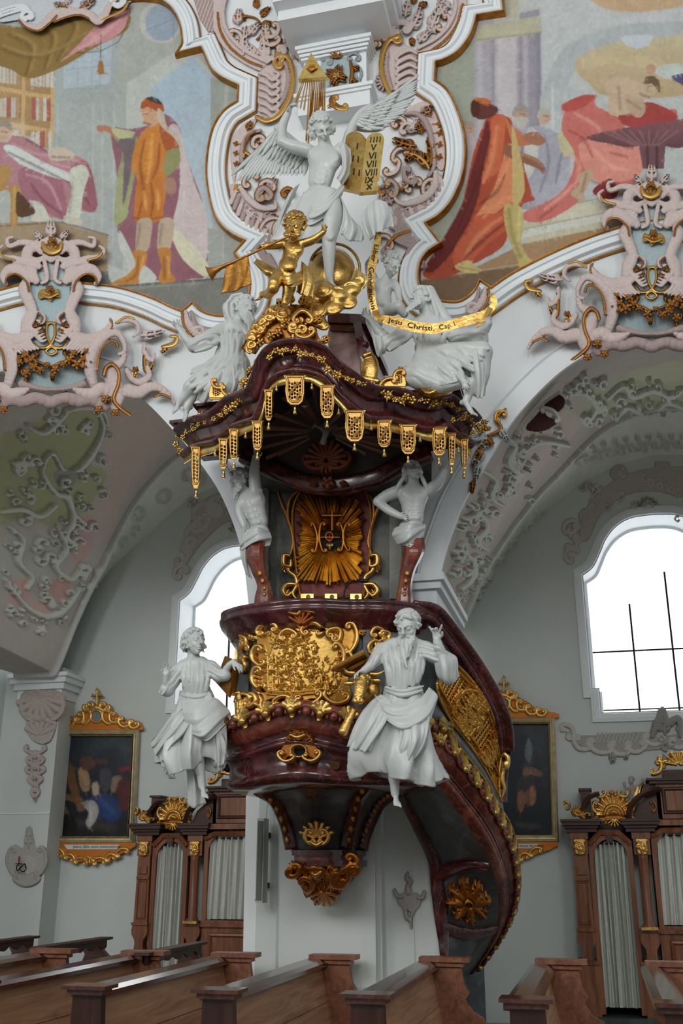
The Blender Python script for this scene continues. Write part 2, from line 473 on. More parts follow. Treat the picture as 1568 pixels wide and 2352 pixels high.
 def cs(s,p0,p1,bulge,r,w,col,h,metal=0.0,ribs=None,ends=(1,1),base=0.0,edge=None):
  """C-scroll from p0 to p1, bowed by bulge (px, left of travel positive), curled ends of radius r"""
  p=c_scroll(p0,p1,bulge,r,ends)
  ww=np.atleast_1d(w)
  if len(ww)==1:ww=[w*0.55,w,w*1.15,w,w*0.55]
  s.stroke(p,ww,col,h,metal,base,ribs,smooth=False)
  if edge is not None:
   q=resample(p,3.0);t=np.gradient(q,axis=0);t /= np.linalg.norm(t,axis=1)[:,None]+1e-9
   nrm=np.stack([t[:,1],-t[:,0]],1)*(1 if bulge>0 else -1)
   wi=np.interp(np.linspace(0,1,len(q)),np.linspace(0,1,len(ww)),ww)
   s.stroke(q+nrm*(wi*0.75)[:,None],1.8,edge,h*0.95,0.8,base,smooth=False)
  return s
 def leaf(s,x,y,ang,L,W,col,h,metal=0.0,bend=0.0,lobes=4,base=0.0,tip=None):
  """acanthus leaf: rib and paired lobes"""
  t=np.linspace(0,1,12);a=math.radians(ang)+bend*t
  dx=np.cumsum(np.cos(a))*L/12;dy=np.cumsum(np.sin(a))*L/12
  rib=np.stack([x+dx,y+dy],1)
  for k in range(lobes+1):
   i=int(1+k*9.0/(lobes+1));f=1-0.55*k/(lobes+1)
   for sd in (1,-1):
    b=a[i]+sd*1.0;e=a[i]+sd*0.1;g=a[i]-sd*.5
    p0=rib[i];p1=p0+f*W*0.55*np.array([math.cos(b),math.sin(b)]);p2=p1+f*W*0.55*np.array([math.cos(e),math.sin(e)]);p3=p2+f*W*.22*np.array([math.cos(g),math.sin(g)])
    s.stroke([p0,p1,p2,p3],[W*0.14*f,W*0.20*f,W*0.12*f,W*.05],col,h*(0.6+.3*(k % 2)),metal,base,n=5)
  s.stroke(rib,[W*0.12,W*0.17,W*0.11,W*0.05],tip or col,h,metal if tip is None else 0.8,base,smooth=False)
  return s
 def flower(s,x,y,r,col,h,metal=0.0,petals=5,base=0.0,a0=0.3):
  for k in range(petals):
   a=a0+k*2*math.pi/petals
   s.stroke([(x,y),(x+r*0.75*math.cos(a),y+r*0.75*math.sin(a))],[r*0.25,r*0.42],col,h,metal,base,n=3)
  s.stroke([(x-0.5,y),(x+0.5,y)],r*0.3,col,h*1.5,metal,base,n=2)
  return s
 def shell(s,x,y,ang,r,spread,col,h,metal=0.0,n=7,base=0.0,w=None):
  for k in range(n):
   a=math.radians(ang+spread*(k/(n-1)-0.5));c,d=math.cos(a),math.sin(a)
   s.stroke([(x+r*0.15*c,y+r*0.15*d),(x+r*0.6*c,y+r*0.6*d),(x+r*c,y+r*d)],[r*0.06,(w or r*0.15)*0.8,w or r*0.15],col,h,metal,base,n=4)
  return s
 def build(s,name,mat,surf,parent=None,normal=(0,-1,0),skirt=True,blur=0,keep=None):
  """surf(U,V) -> points of the carrying surface"""
  H=_blur(s.H,blur) if blur else s.H
  B=surf(s.U,s.V)
  N=normal(B) if callable(normal) else np.asarray(normal,float)
  Mk=s.Mk.copy() if keep is None else s.Mk & keep
  H=np.where(Mk,H,0.0 if skirt else H)
  p=B+N*H[...,None]
  nr,nc=s.U.shape
  if skirt:
   g=np.pad(Mk,1);Mk2=Mk | g[:-2,1:-1] | g[2:,1:-1] | g[1:-1,:-2] | g[1:-1,2:]
   K=s.K.copy();new=Mk2 & ~Mk
   for di,dj in ((0,1),(0,-1),(1,0),(-1,0)):
    sh=np.roll(s.K,(di,dj),(0,1));sm=np.roll(Mk,(di,dj),(0,1));q=new & sm;K[q]=sh[q]
   q=np.where(Mk,H,0);q=np.max([np.roll(q,d,(0,1)) for d in ((0,1),(0,-1),(1,0),(-1,0))],0)
   p=p+N*np.where(new,np.where(q>.06,q-.05,-.006),0.0)[...,None]
  else:Mk2=Mk;K=s.K
  F=grid_faces(nr,nc);ok=Mk2.ravel()[F].all(1);F=F[ok]
  used=np.unique(F);ix=np.full(nr*nc,-1);ix[used]=np.arange(len(used))
  if not len(used):return None
  return obj(name,p.reshape(-1,3)[used],ix[F][:,::-1],mat,parent,True,K.reshape(-1,4)[used])

def c_scroll(p0,p1,bulge,r,ends=(1,1)):
 p0=np.asarray(p0,float);p1=np.asarray(p1,float);d=p1-p0;L=np.linalg.norm(d)+1e-9;t=d/L
 n=np.array([t[1],-t[0]]);sg=1 if bulge>=0 else -1
 tt=np.linspace(0,1,17);arc=p0+d*tt[:,None]+n*(4*bulge*tt*(1-tt))[:,None]
 def spiral(e,tan,k):
  # continue from point e with heading tan, turning towards the concave side
  out=[];pos=e.copy();a=math.atan2(tan[1],tan[0]);m=16;st=r*0.42
  for i in range(m):
   a+=k*(0.30+0.02*i);q=st*(1-0.75*i/m)
   pos=pos+q*np.array([math.cos(a),math.sin(a)]);out.append(pos.copy())
  return np.array(out)
 out=[arc]
 if ends[1]:
  tan=arc[-1]-arc[-2];tan /= np.linalg.norm(tan);out.append(spiral(arc[-1],tan,sg*ends[1]))
 if ends[0]:
  tan=arc[0]-arc[1];tan /= np.linalg.norm(tan);out.insert(0,spiral(arc[0],tan,-sg*ends[0])[::-1])
 return np.concatenate(out)

def on_plane(Y):return lambda U,V:P(U,V,Y)

# ------------------------------------------------------------------ sculpting: smooth-blended solid shapes turned into one continuous skin
class Sculpt:
 """works in photo pixels (u, v, w): w = depth behind the plane y=Y0, also in pixels of that depth"""
 def __init__(s,u,v,Y0,vox=2.2):
  s.Y0=Y0;s.s=pxm(u,v,Y0);s.vox=vox*s.s;s.pr=[];s.wr=[]
  c=np.array([u,v,0.0]);e=np.eye(3);s.M=np.stack([(s.pt(c+e[i])-s.pt(c-e[i]))/(2*s.s) for i in range(3)],1)
 def pt(s,p):
  p=np.asarray(p,float)
  return P(p[...,0],p[...,1],s.Y0+p[...,2]*s.s)
 def chain(s,pts,r,k=3.0,neg=False,n=0,flat=None):
  """tapered limb through points; r per point"""
  p=np.asarray(pts,float);r=np.broadcast_to(np.asarray(r,float),len(p)) if np.ndim(r)==0 else np.asarray(r,float)
  if n:
   q=smooth_path(np.c_[p,r],n);p,r=q[:,:3],q[:,3]
  s.pr.append(('c',s.pt(p),r*s.s,k*s.s,neg));return s
 def ell(s,c,r,k=3.0,rot=None,neg=False):
  """ellipsoid: r = (across, up, deep) in px; rot = 3x3 rows of local axes in world"""
  A=np.array([[1,0,0],[0,-1,0],[0,0,-1.0]]) if rot is None else rot
  R=np.linalg.inv(s.M@A.T)
  s.pr.append(('e',s.pt(c),np.asarray(r,float)*s.s,k*s.s,neg,R));return s
 def mesh(s,extra=None,cut=None):
  lo=[];hi=[]
  for q in s.pr:
   if q[4]:continue
   if q[0]=='c':lo.append((q[1]-q[2][:,None]).min(0));hi.append((q[1]+q[2][:,None]).max(0))
   else:m=q[2].max()*1.7;lo.append(q[1]-m);hi.append(q[1]+m)
  h=s.vox;lo=np.min(lo,0)-3*h;hi=np.max(hi,0)+3*h
  n=np.ceil((hi-lo)/h).astype(int)+1
  ax=[lo[i]+h*np.arange(n[i]) for i in range(3)]
  D=np.full(n,0.2,np.float32)
  for q in s.pr:
   k=q[3];neg=q[4]
   if q[0]=='c':a=(q[1]-q[2][:,None]).min(0)-k-2*h;b=(q[1]+q[2][:,None]).max(0)+k+2*h
   else:m=q[2].max()*1.7;a=q[1]-m-k-2*h;b=q[1]+m+k+2*h
   i0=np.clip(((a-lo)/h).astype(int),0,n);i1=np.clip(((b-lo)/h).astype(int)+2,0,n)
   if (i1<=i0).any():continue
   sl=tuple(slice(x,y) for x,y in zip(i0,i1))
   X=ax[0][sl[0]][:,None,None];Y=ax[1][sl[1]][None,:,None];Z=ax[2][sl[2]][None,None,:]
   if q[0]=='c':
    d=None
    for j in range(len(q[1])-1):
     pa,pb,ra,rb=q[1][j],q[1][j+1],q[2][j],q[2][j+1]
     ba=pb-pa;l2=max(ba@ba,1e-12)
     t=np.clip(((X-pa[0])*ba[0]+(Y-pa[1])*ba[1]+(Z-pa[2])*ba[2])/l2,0,1)
     dd=np.sqrt((X-pa[0]-t*ba[0])**2+(Y-pa[1]-t*ba[1])**2+(Z-pa[2]-t*ba[2])**2)-(ra+t*(rb-ra))
     d=dd if d is None else np.minimum(d,dd)
    if len(q[1])==1:d=np.sqrt((X-q[1][0][0])**2+(Y-q[1][0][1])**2+(Z-q[1][0][2])**2)-q[2][0]
   else:
    x,y,z=X-q[1][0],Y-q[1][1],Z-q[1][2]
    R=q[5]
    A=(x*R[0,0]+y*R[0,1]+z*R[0,2])/q[2][0];B=(x*R[1,0]+y*R[1,1]+z*R[1,2])/q[2][1];Cc=(x*R[2,0]+y*R[2,1]+z*R[2,2])/q[2][2]
    k0=np.sqrt(A*A+B*B+Cc*Cc);k1=np.sqrt((A/q[2][0])**2+(B/q[2][1])**2+(Cc/q[2][2])**2)+1e-9
    d=np.where(k0<1e-6,-q[2].min(),k0*(k0-1)/k1)
   S=D[sl]
   if neg:
    d=-d
    hh=np.clip(0.5-0.5*(S-d)/max(k,1e-6),0,1);D[sl]=S*(1-hh)+d*hh+k*hh*(1-hh) if k>0 else np.maximum(S,d)
   else:
    hh=np.clip(0.5+0.5*(S-d)/max(k,1e-6),0,1);D[sl]=S*(1-hh)+d*hh-k*hh*(1-hh) if k>0 else np.minimum(S,d)
  for c,R,dr,lam,amp in s.wr:
   # cloth folds: warped ridges fading out around c
   c3=s.pt(c);R=np.asarray(R,float)*s.s;i0=np.clip(((c3-R-lo)/h).astype(int),0,n);i1=np.clip(((c3+R-lo)/h).astype(int)+2,0,n)
   if (i1<=i0).any():continue
   sl=tuple(slice(x,y) for x,y in zip(i0,i1))
   X=(ax[0][sl[0]][:,None,None]-c3[0]);Y=(ax[1][sl[1]][None,:,None]-c3[1]);Z=-(ax[2][sl[2]][None,None,:]-c3[2])
   g=np.clip(1-(X/R[0])**2-(Y/R[1])**2-(Z/R[2])**2,0,1)**.7
   l=lam*s.s;d=np.asarray(dr,float);d=d/np.linalg.norm(d);a=(X*d[1]-Z*d[0])/l;b=(X*d[0]+Z*d[1])/l
   q=a+.22*np.sin(.8*b+1.2*Y/l)+.08*np.sin(1.9*b+1.7*a+1)
   D[sl]+=amp*s.s*g*(np.abs(np.sin(math.pi*q))**.7-.55)*-1.0
  return surface_nets(D,lo,h)
 def wrinkle(s,c,R,d,lam=9,amp=3.0):
  s.wr.append((c,R,d,lam,amp));return s
 def build(s,name,mat,parent=None):
  v,f=s.mesh()
  return obj(name,v,f,mat,parent,True)

def surface_nets(D,lo,h):
 n=D.shape;S=D<0
 cnt=sum(S[i:n[0]-1+i,j:n[1]-1+j,k:n[2]-1+k].astype(np.int8) for i in (0,1) for j in (0,1) for k in (0,1))
 cells=np.argwhere((cnt>0) & (cnt<8))
 idx=np.full(np.array(n)-1,-1,np.int32);idx[tuple(cells.T)]=np.arange(len(cells))
 acc=np.zeros((len(cells),3));num=np.zeros(len(cells))
 corners=[(i,j,k) for i in (0,1) for j in (0,1) for k in (0,1)]
 for a in corners:
  for ax in range(3):
   if a[ax]:continue
   b=list(a);b[ax]=1
   da=D[tuple((cells+a).T)];db=D[tuple((cells+b).T)]
   m=(da<0) != (db<0);t=np.where(m,da/np.where(m,da-db,1),0)
   q=np.tile(np.array(a,float),(len(cells),1));q[:,ax]=t
   acc[m]+=q[m];num[m]+=1
 v=lo+h*(cells+acc/num[:,None])
 F=[]
 for ax in range(3):
  b,c=(ax+1) % 3,(ax+2) % 3
  sl0=[slice(None)]*3;sl1=[slice(None)]*3;sl0[ax]=slice(0,n[ax]-1);sl1[ax]=slice(1,n[ax])
  e=np.argwhere(S[tuple(sl0)] != S[tuple(sl1)])
  e=e[(e[:,b]>0) & (e[:,c]>0) & (e[:,b]<n[b]-1) & (e[:,c]<n[c]-1)]
  ob=np.zeros(3,int);ob[b]=1;oc=np.zeros(3,int);oc[c]=1
  q=np.stack([idx[tuple((e-ob-oc).T)],idx[tuple((e-oc).T)],idx[tuple(e.T)],idx[tuple((e-ob).T)]],1)
  fl=~S[tuple(e.T)];q[fl]=q[fl][:,::-1]
  F.append(q)
 F=np.concatenate(F);F=F[(F>=0).all(1)]
 return v,F

def drape(sc,rows,n=84,folds=((5,.18,0,2.0),(9,.08,1.0,1.6)),thick=2.2,sub=6,grow=(0.15,1.0),twist=0.0,arc=(0,360),hem=0.0,seed=1,asym=0.0):
 """hanging cloth: rows of (u, v, w, rx, rw) rings from top to hem (px), folded along its length; returns verts, faces with an inner side"""
 R=smooth_path(np.asarray(rows,float),sub);m=len(R)
 full=arc[1]-arc[0]>=359
 th=np.radians(np.linspace(arc[0],arc[1],n,endpoint=not full));rng=np.random.RandomState(seed)
 T=np.linspace(0,1,m)
 out=[];inn=[]
 ph=rng.rand(8)*6.28
 for i in range(m):
  u,v,w,rx,rw=R[i];t=T[i];a=grow[0]+(grow[1]-grow[0])*t
  f=np.zeros(n)
  for fi,(k,am,p0,sh) in enumerate(folds):
   ang=th+p0+twist*t+0.35*math.sin(2.3*t+ph[fi])+0.2*np.sin(2*th+ph[fi+1])+.1*math.sin(7*t+ph[fi])
   c=np.cos(k*ang/1.0)*0.5+0.5
   f+=am*((1-2*np.abs(np.sin(k*ang/2))**.75) if fi != 1 else (2*c**(1.0/sh)-1.15))*(0.8+0.5*np.sin(2*th+ph[fi+2]))
  g=1+a*f
  hv=hem*t*t*(np.sin(3*th+ph[3])+0.6*np.sin(5*th+ph[4]))
  def ring(q):return np.stack([u+(rx*g-q)*np.cos(th),v+hv+asym*np.cos(th)*t*t+0*th,w+(rw*g-q)*np.sin(th)],1)
  out.append(ring(0));inn.append(ring(thick))
 o=sc.pt(np.array(out));q=sc.pt(np.array(inn))
 nv=m*n;Fo=grid_faces(m,n,full);Fi=Fo[:,::-1]+nv
 a=np.arange(n if full else n-1);b=(a+1) % n
 hemf=np.stack([(m-1)*n+a,(m-1)*n+b,nv+(m-1)*n+b,nv+(m-1)*n+a],1)
 topf=np.stack([b,a,nv+a,nv+b],1)
 F=np.r_[Fo,Fi,hemf,topf]
 if not full:
  r=np.arange(m-1)*n
  F=np.r_[F,np.stack([r,r+n,nv+r+n,nv+r],1),np.stack([r+n-1,nv+r+n-1,nv+r+2*n-1,r+2*n-1],1)]
 return np.r_[o.reshape(-1,3),q.reshape(-1,3)],F

def sheet(sc,rows,thick=2.0,sub=6,ripple=(0,0,0),nsub=6):
 """cloth sheet: rows = list of rows of (u,v,w) control points; smoothed both ways, with ripples in depth and a back face"""
 A=np.asarray(rows,float)
 B=np.stack([smooth_path(A[:,j],sub) for j in range(A.shape[1])],1)
 C_=np.stack([smooth_path(B[i],nsub) for i in range(B.shape[0])],0)
 m,n=C_.shape[:2]
 if ripple[0]:
  jj=np.linspace(0,1,n)[None];ii=np.linspace(0,1,m)[:,None]
  ph=2*math.pi*(ripple[0]*jj+ripple[2]*ii+0.13*np.sin(5*ii+3*jj))
  wv=(1-2*np.abs(np.sin(ph/2))**0.75)+0.35*np.sin(2.3*ph+1+2*ii)
  C_[...,2] -= ripple[1]*wv*(0.45+0.55*ii)
  C_[...,1]+=ripple[1]*0.35*wv*ii**2
 o=sc.pt(C_);D=C_.copy();D[...,2]+=thick;q=sc.pt(D);nv=m*n
 F=grid_faces(m,n);G=F[:,::-1]+nv
 a=np.arange(n-1);r=np.arange(m-1)*n
 E=np.r_[np.stack([a+1,a,nv+a,nv+a+1],1),np.stack([(m-1)*n+a,(m-1)*n+a+1,nv+(m-1)*n+a+1,nv+(m-1)*n+a],1),
    np.stack([r,r+n,nv+r+n,nv+r],1),np.stack([r+2*n-1,r+n-1,nv+r+n-1,nv+r+2*n-1],1)]
 return np.r_[o.reshape(-1,3),q.reshape(-1,3)],np.r_[F,G,E]

# ------------------------------------------------------------------ figures (carved saints, angels, putti)
def _n(a):
 a=np.asarray(a,float);return a/(np.linalg.norm(a)+1e-9)
def _rot(r,u,f):
 """local axes given in (u,v,w) -> axis rows"""
 return np.array([r,u,f],float)

def carve_head(sc,c,H,f,up=(0,-1,0),hair='curls',beard=0,seed=1,k=1.0,hairlen=0.0):
 f=_n(f);up=np.asarray(up,float);up=_n(up-f*(up@f));r=np.cross(f,up);c=np.asarray(c,float)
 R=_rot(r,up,f);rng=np.random.RandomState(seed)
 L=lambda a,b,d:c+H*(a*r+b*up+d*f)
 sc.ell(L(0,.10,-.05),(.345*H,.40*H,.42*H),3,R)
 sc.ell(L(0,-.14,.11),(.265*H,.33*H,.27*H),5,R)
 sc.chain([L(0,-.41,.24)],[.085*H],5)
 for sd in (1,-1):
  sc.ell(L(.17*sd,-.12,.25),(.11*H,.11*H,.10*H),4,R)
  sc.chain([L(.165*sd,.035,.44)],[.088*H],2.0,neg=True)
  sc.chain([L(.155*sd,.03,.32)],[.083*H],0.8)
  sc.chain([L(.25*sd,.115,.28),L(.14*sd,.15,.385),L(.05*sd,.12,.41)],[.03*H,.04*H,.04*H],2.0)
  sc.ell(L(.355*sd,-.02,-.02),(.05*H,.12*H,.075*H),1.2,R)
 sc.chain([L(0,.12,.39),L(0,-.03,.475),L(0,-.085,.515)],[.04*H,.05*H,.06*H],1.6)
 for sd in (1,-1):sc.chain([L(.055*sd,-.10,.45)],[.04*H],1.2)
 sc.chain([L(-.11,-.235,.345),L(0,-.215,.40),L(.11,-.235,.345)],[.025*H,.037*H,.025*H],1.2)
 sc.chain([L(-.08,-.30,.345),L(0,-.305,.385),L(.08,-.30,.345)],[.025*H,.04*H,.025*H],1.2)
 sc.chain([L(-.09,-.262,.40),L(0,-.258,.44),L(.09,-.262,.40)],[.016*H]*3,0.5,neg=True)
 if beard:
  for i in range(int(26+20*beard)):
   a=rng.uniform(-1,1);b0=-.24-.16*(1-abs(a))*rng.rand()
   p0=L(.25*a,b0-.03+.1*abs(a),.36-.24*abs(a)**1.5)
   ln=beard*(.25+.35*(1-abs(a)))*(.7+.5*rng.rand())
   sway=rng.uniform(-.08,.08)
   p1=p0+H*(up*-ln*.5+r*(sway+a*.02)+f*(.05*rng.rand()+ln*.3));p2=p0+H*(up*-ln+r*(a*-.04-sway)+f*(.02+.08*rng.rand()+ln*.45))
   sc.chain([p0,p1,p2],[.055*H,.05*H,.02*H],1.2)
  for sd in (1,-1):sc.chain([L(.01*sd,-.17,.43),L(.12*sd,-.25,.38),L(.2*sd,-.38,.27)],[.03*H,.05*H,.03*H],1.0)
 if hair in ('curls','long','putto'):
  num={'curls':130,'long':130,'putto':70}[hair]
  for i in range(num):
   th=rng.uniform(-math.pi,math.pi);ph=rng.uniform(-.25,1.45)
   d=np.array([math.sin(th)*math.cos(ph),math.sin(ph),math.cos(th)*math.cos(ph)])
   if d[2]>.3 and d[1]<.66:continue
   if abs(d[0])<.9 and d[2]>-.05 and d[1]<.3:continue
   p=L(.36*d[0],.10+.42*d[1],-.05+.45*d[2])
   t1=_n(np.cross(d[0]*r+d[1]*up+d[2]*f,rng.randn(3)));q=.12*H
   nn=d[0]*r+d[1]*up+d[2]*f
   sc.chain([p-t1*q*.7,p+nn*q*.55,p+t1*q*.8+nn*q*.15,p+t1*q*.5-nn*q*.2],[.035*H,.06*H,.06*H,.035*H],0.9)
  if hair=='long' or hairlen:
   for i in range(int(34)):
    th=rng.uniform(1.2,math.pi)*rng.choice((-1,1));d=np.array([math.sin(th),-.1,math.cos(th)])
    p=L(.38*d[0],.02,-.05+.42*d[2]);ln=(hairlen or .5)*rng.uniform(.5,1.1)*H
    s1=r*rng.uniform(-.14,.14)*H
    sc.chain([p,p-up*ln*.35+s1,p-up*ln*.7-s1,p-up*ln+s1*.6],[.06*H,.07*H,.055*H,.025*H],0.9)
 elif hair=='veil':
  pass
 return L

def carve_hand(sc,w,d,nrm,L,curl=0.5,thumb=1,spread=0.28,bend=(0,0,0,0)):
 """w wrist, d pointing direction, nrm the way the palm faces, L length px; thumb +-1 picks its side"""
 w=np.asarray(w,float);d=_n(d);nrm=np.asarray(nrm,float);nrm=_n(nrm-d*(nrm@d));s=np.cross(d,nrm)*thumb
 R=_rot(s,d,nrm)
 sc.ell(w+d*L*.27,(.22*L,.30*L,.12*L),2.5,R)
 rr=max(.062*L,1.75)
 for i,(off,ln) in enumerate(((.165,.46),(.055,.52),(-.055,.48),(-.16,.38))):
  b=w+d*L*(.50-.03*abs(i-1))+s*off*L
  a=spread*(off/.16);c=curl+bend[i];p=[b];ang=0.1*c
  for seg,fr in enumerate((.45,.32,.25)):
   ang+=c*(.35,.6,.5)[seg]
   q=_n(d*math.cos(ang)+nrm*math.sin(ang)+s*a*math.cos(ang))
   p.append(p[-1]+q*ln*L*fr)
  sc.chain(p,[rr*1.1,rr*1.05,rr,rr*.85],0.8)
 b=w+d*L*.16+s*.15*L
 t=[b,b+_n(d*.7+s*.75+nrm*.2)*L*.24,b+_n(d*.9+s*.6+nrm*.35)*L*.43]
 sc.chain(t,[rr*1.5,rr*1.25,rr],1.5)

def carve_foot(sc,ank,d,L,up=(0,-1,0),r=None):
 """bare foot from the ankle along d"""
 ank=np.asarray(ank,float);d=_n(d);up=np.asarray(up,float);up=_n(up-d*(up@d));s=np.cross(d,up);r=r or L*.14
 heel=ank-up*L*.18-d*L*.16
 sc.chain([ank,heel],[r,r*.95],3)
 sc.chain([ank-up*L*.05,ank+d*L*.32-up*L*.17,ank+d*L*.56-up*L*.27],[r*1.0,r*.95,r*.75],3)
 sc.ell(ank+d*L*.5-up*L*.27,(L*.19,L*.075,L*.2),3,_rot(s,up,d))
 for i in range(5):
  o=(i-2)*.082*L;e=.24-.028*i if i else .26
  b=ank+d*L*.60+s*o-up*L*.29
  sc.chain([b,b+d*L*e-up*L*.02],[max(L*.05,1.6) if i else max(L*.065,1.9),max(L*.045,1.5) if i else max(L*.06,1.8)],0.8)

def carve_torso(sc,neck,chest,waist,hip,wid,dep=0.62,nude=True,k=6,facing=(0,0,-1)):
 """bare trunk: neck, chest centre, waist, hip points; wid = shoulder half width"""
 neck,chest,waist,hip=[np.asarray(x,float) for x in (neck,chest,waist,hip)]
 up=_n(neck-hip);f=np.asarray(facing,float);f=_n(f-up*(f@up));r=np.cross(f,up);R=_rot(r,up,f)
 sc.ell(chest,(wid*.82,wid*.75,wid*dep),k,R)
 sc.ell(chest*.45+waist*.55,(wid*.64,wid*.70,wid*dep*.85),k,R)
 sc.ell(waist,(wid*.58,wid*.55,wid*dep*.82),k,R)
 sc.ell(hip,(wid*.70,wid*.52,wid*dep*.95),k,R)
 if nude:
  for sd in (1,-1):
   sc.ell(chest+r*sd*wid*.36+up*wid*.12+f*wid*dep*.55,(wid*.36,wid*.25,wid*.18),5,R)
   for j in range(3):
    b=chest*(1-(.45+.3*j))+waist*(.45+.3*j)
    sc.ell(b+r*sd*wid*.15+f*wid*dep*.70,(wid*.14,wid*.12,wid*.10),4,R)
  sc.chain([waist*.55+hip*.45+f*wid*dep*.98],[wid*.05],1.5,neg=True)
  sc.chain([chest+f*wid*dep*1.02+up*wid*.1,waist+f*wid*dep*.95],[wid*.045,wid*.035],2,neg=True)
  sc.chain([chest+r*wid*.72+up*wid*.5,neck+f*wid*.1-up*wid*.1],[wid*.06,wid*.07],3)
  sc.chain([chest-r*wid*.72+up*wid*.5,neck+f*wid*.1-up*wid*.1],[wid*.06,wid*.07],3)
 return r,up,f

def folds_on(sc,lines,r=2.2,k=2.5):
 """raised cloth folds along curves on a clothed body"""
 for ln in lines:
  p=smooth_path(np.asarray(ln,float),5);n=len(p)
  sc.chain(p,r*np.sin(np.linspace(.25,math.pi-.25,n))**.6,k)

def dress(sc,guides,n=9,r=4.5,k=4.0,jit=2.0,seed=1,t0=0.0):
 """many soft pleats between guide curves (each an equal-length list of (u,v,w))"""
 G=np.array([smooth_path(np.asarray(g,float),4) for g in guides]);rng=np.random.RandomState(seed)
 for i in range(n):
  s=(i+.5*rng.rand())/max(n-1,1)*(len(G)-1);j=min(int(s),len(G)-2);f=min(s-j,1)
  p=G[j]*(1-f)+G[j+1]*f;m=len(p)
  p=p+np.c_[np.sin(np.linspace(0,5,m)+rng.rand()*6)*jit,np.zeros(m),np.zeros(m)]
  a=int(m*.25*rng.rand());b=m-int(m*.2*rng.rand())
  p=p[a:b];m=len(p)
  sc.chain(p,r*(.75+.5*rng.rand())*np.sin(np.linspace(.35,math.pi-.35,m))**.5,k)

def feather_data(mat):
 """one carved feather of length 1 along +x, blade across y, thickness z"""
 n=9;t=np.linspace(0,1,n);w=.17*np.sin(np.pi*np.clip(t*.92+.08,0,1))**.55;w[-1]=.02
 top=[];v=[]
 for i in range(n):
  z=.05*math.sin(math.pi*t[i])+.02
  v+=[(t[i],-w[i],-.012),(t[i],0,z),(t[i],w[i],-.012),(t[i],0,-.05)]
 return mesh_data('feather',v,grid_faces(n,4,True)[:,::-1],mat,True)

def put_feather(parent,data,sc,p0,p1,W,tilt=0.0,name='feather'):
 a=sc.pt(p0);b=sc.pt(p1);x=b-a;L=np.linalg.norm(x);x=x/L
 z=-(a-np.array([0,0,CAM_Z]));z=z/np.linalg.norm(z)+np.array([0,-.3,.35])*tilt;z=z-x*(z@x);z /= np.linalg.norm(z);y=np.cross(z,x)
 o=bpy.data.objects.new(name,data);COL.objects.link(o);o.parent=parent
 m=Matrix(((x[0]*L,y[0]*W*sc.s*5.6,z[0]*W*sc.s*2.4,a[0]),(x[1]*L,y[1]*W*sc.s*5.6,z[1]*W*sc.s*2.4,a[1]),(x[2]*L,y[2]*W*sc.s*5.6,z[2]*W*sc.s*2.4,a[2]),(0,0,0,1)))
 o.matrix_parent_inverse=parent.matrix_basis.inverted() if parent.type=='EMPTY' else Matrix.Identity(4)
 loc,rot,sca=m.decompose();o.location=loc;o.rotation_euler=rot.to_euler();o.scale=sca
 return o

def drapery(sc,name,mat,parent,rows,**kw):
 v,f=drape(sc,rows,**kw);return obj(name,v,f,mat,parent,True)
def cloth(sc,name,mat,parent,rows,**kw):
 v,f=sheet(sc,rows,**kw);return obj(name,v,f,mat,parent,True)

PK,PKD,WHT,GLD,GLB,BLU=(206,188,184),(172,152,148),(222,226,228),(212,166,94),(164,112,56),(166,184,188)

# ================================================================== SETTING
def XZ(u,v,Y):return P(u,v,Y)

# floor, opposite nave wall and ceiling (they close the church behind the photographer)
mb=MB();mb.add([(-16,-6,0),(12,-6,0),(12,12.2,0),(-16,12.2,0)],[(0,1,2,3)]);struct(mb.build('floor',M['tiles']))
mb=MB();mb.add([(-16,-6,12.6),(12,-6,12.6),(12,8.4,12.6),(-16,8.4,12.6)],[(3,2,1,0)]);struct(mb.build('ceiling',M['plaster']))
mb=MB()
mb.box((-16,-6.3,0),(12,-6,5.6));mb.box((-16,-6.3,10.8),(12,-6,12.6))
for x0,x1 in ((-16,-11.9),(-9.1,-6.2),(-3.4,-.5),(2.3,5.2),(8.0,12)):mb.box((x0,-6.3,5.6),(x1,-6,10.8))
struct(mb.build('wall_opposite',M['plaster']))
mb=MB();mb.box((-16.2,-6,0),(-16,12.2,12.6));struct(mb.build('wall_left_end',M['plaster']))
mb=MB();mb.box((12,-6,0),(12.2,12.2,12.6));struct(mb.build('wall_right_end',M['plaster']))

# ---- window outline (photo trace of the right window, mirrored about its axis)
_wl=[(1350,1660),(1346,1612),(1330,1604),(1325,1310),(1348,1292),(1363,1262),(1378,1228),(1405,1195),(1445,1172),(1500,1163)]
def win_outline(cx,inset=0.0,Y=YD):
 q=np.array([P(u,v,YD)[[0,2]] for u,v in _wl]);q[:,0] -= q[-1,0];q[2,0]=q[3,0]=-.98;q[0,0]=q[1,0]=-.90;q[1,1]=q[2,1]=3.42
 top=smooth_path(np.r_[q[3:4]+(0,0),q[4:]],5)
 left=np.r_[q[:3],top]
 if inset:
  left=left.copy();left[:,0] *= (1-inset/.98);left[:,1]=4.55+(left[:,1]-4.55)*(1-inset/1.25)
 r=left[::-1][1:].copy();r[:,0] *=-1
 o=np.r_[left,r];return np.stack([cx+o[:,0],np.full(len(o),Y),o[:,1]],1)
WX=(-4.27,0.92)
mb=MB()
outer=[Vector(p) for p in ((-16,YD,0),(12,YD,0),(12,YD,8.4),(-16,YD,8.4))]
holes=[[Vector(p) for p in win_outline(c)] for c in WX]
tr=tessellate_polygon([outer]+holes);allp=[p for l in [outer]+holes for p in l]
mb.add([tuple(p) for p in allp],[t[::-1] for t in tr])
struct(mb.build('wall_back',M['chapel']))
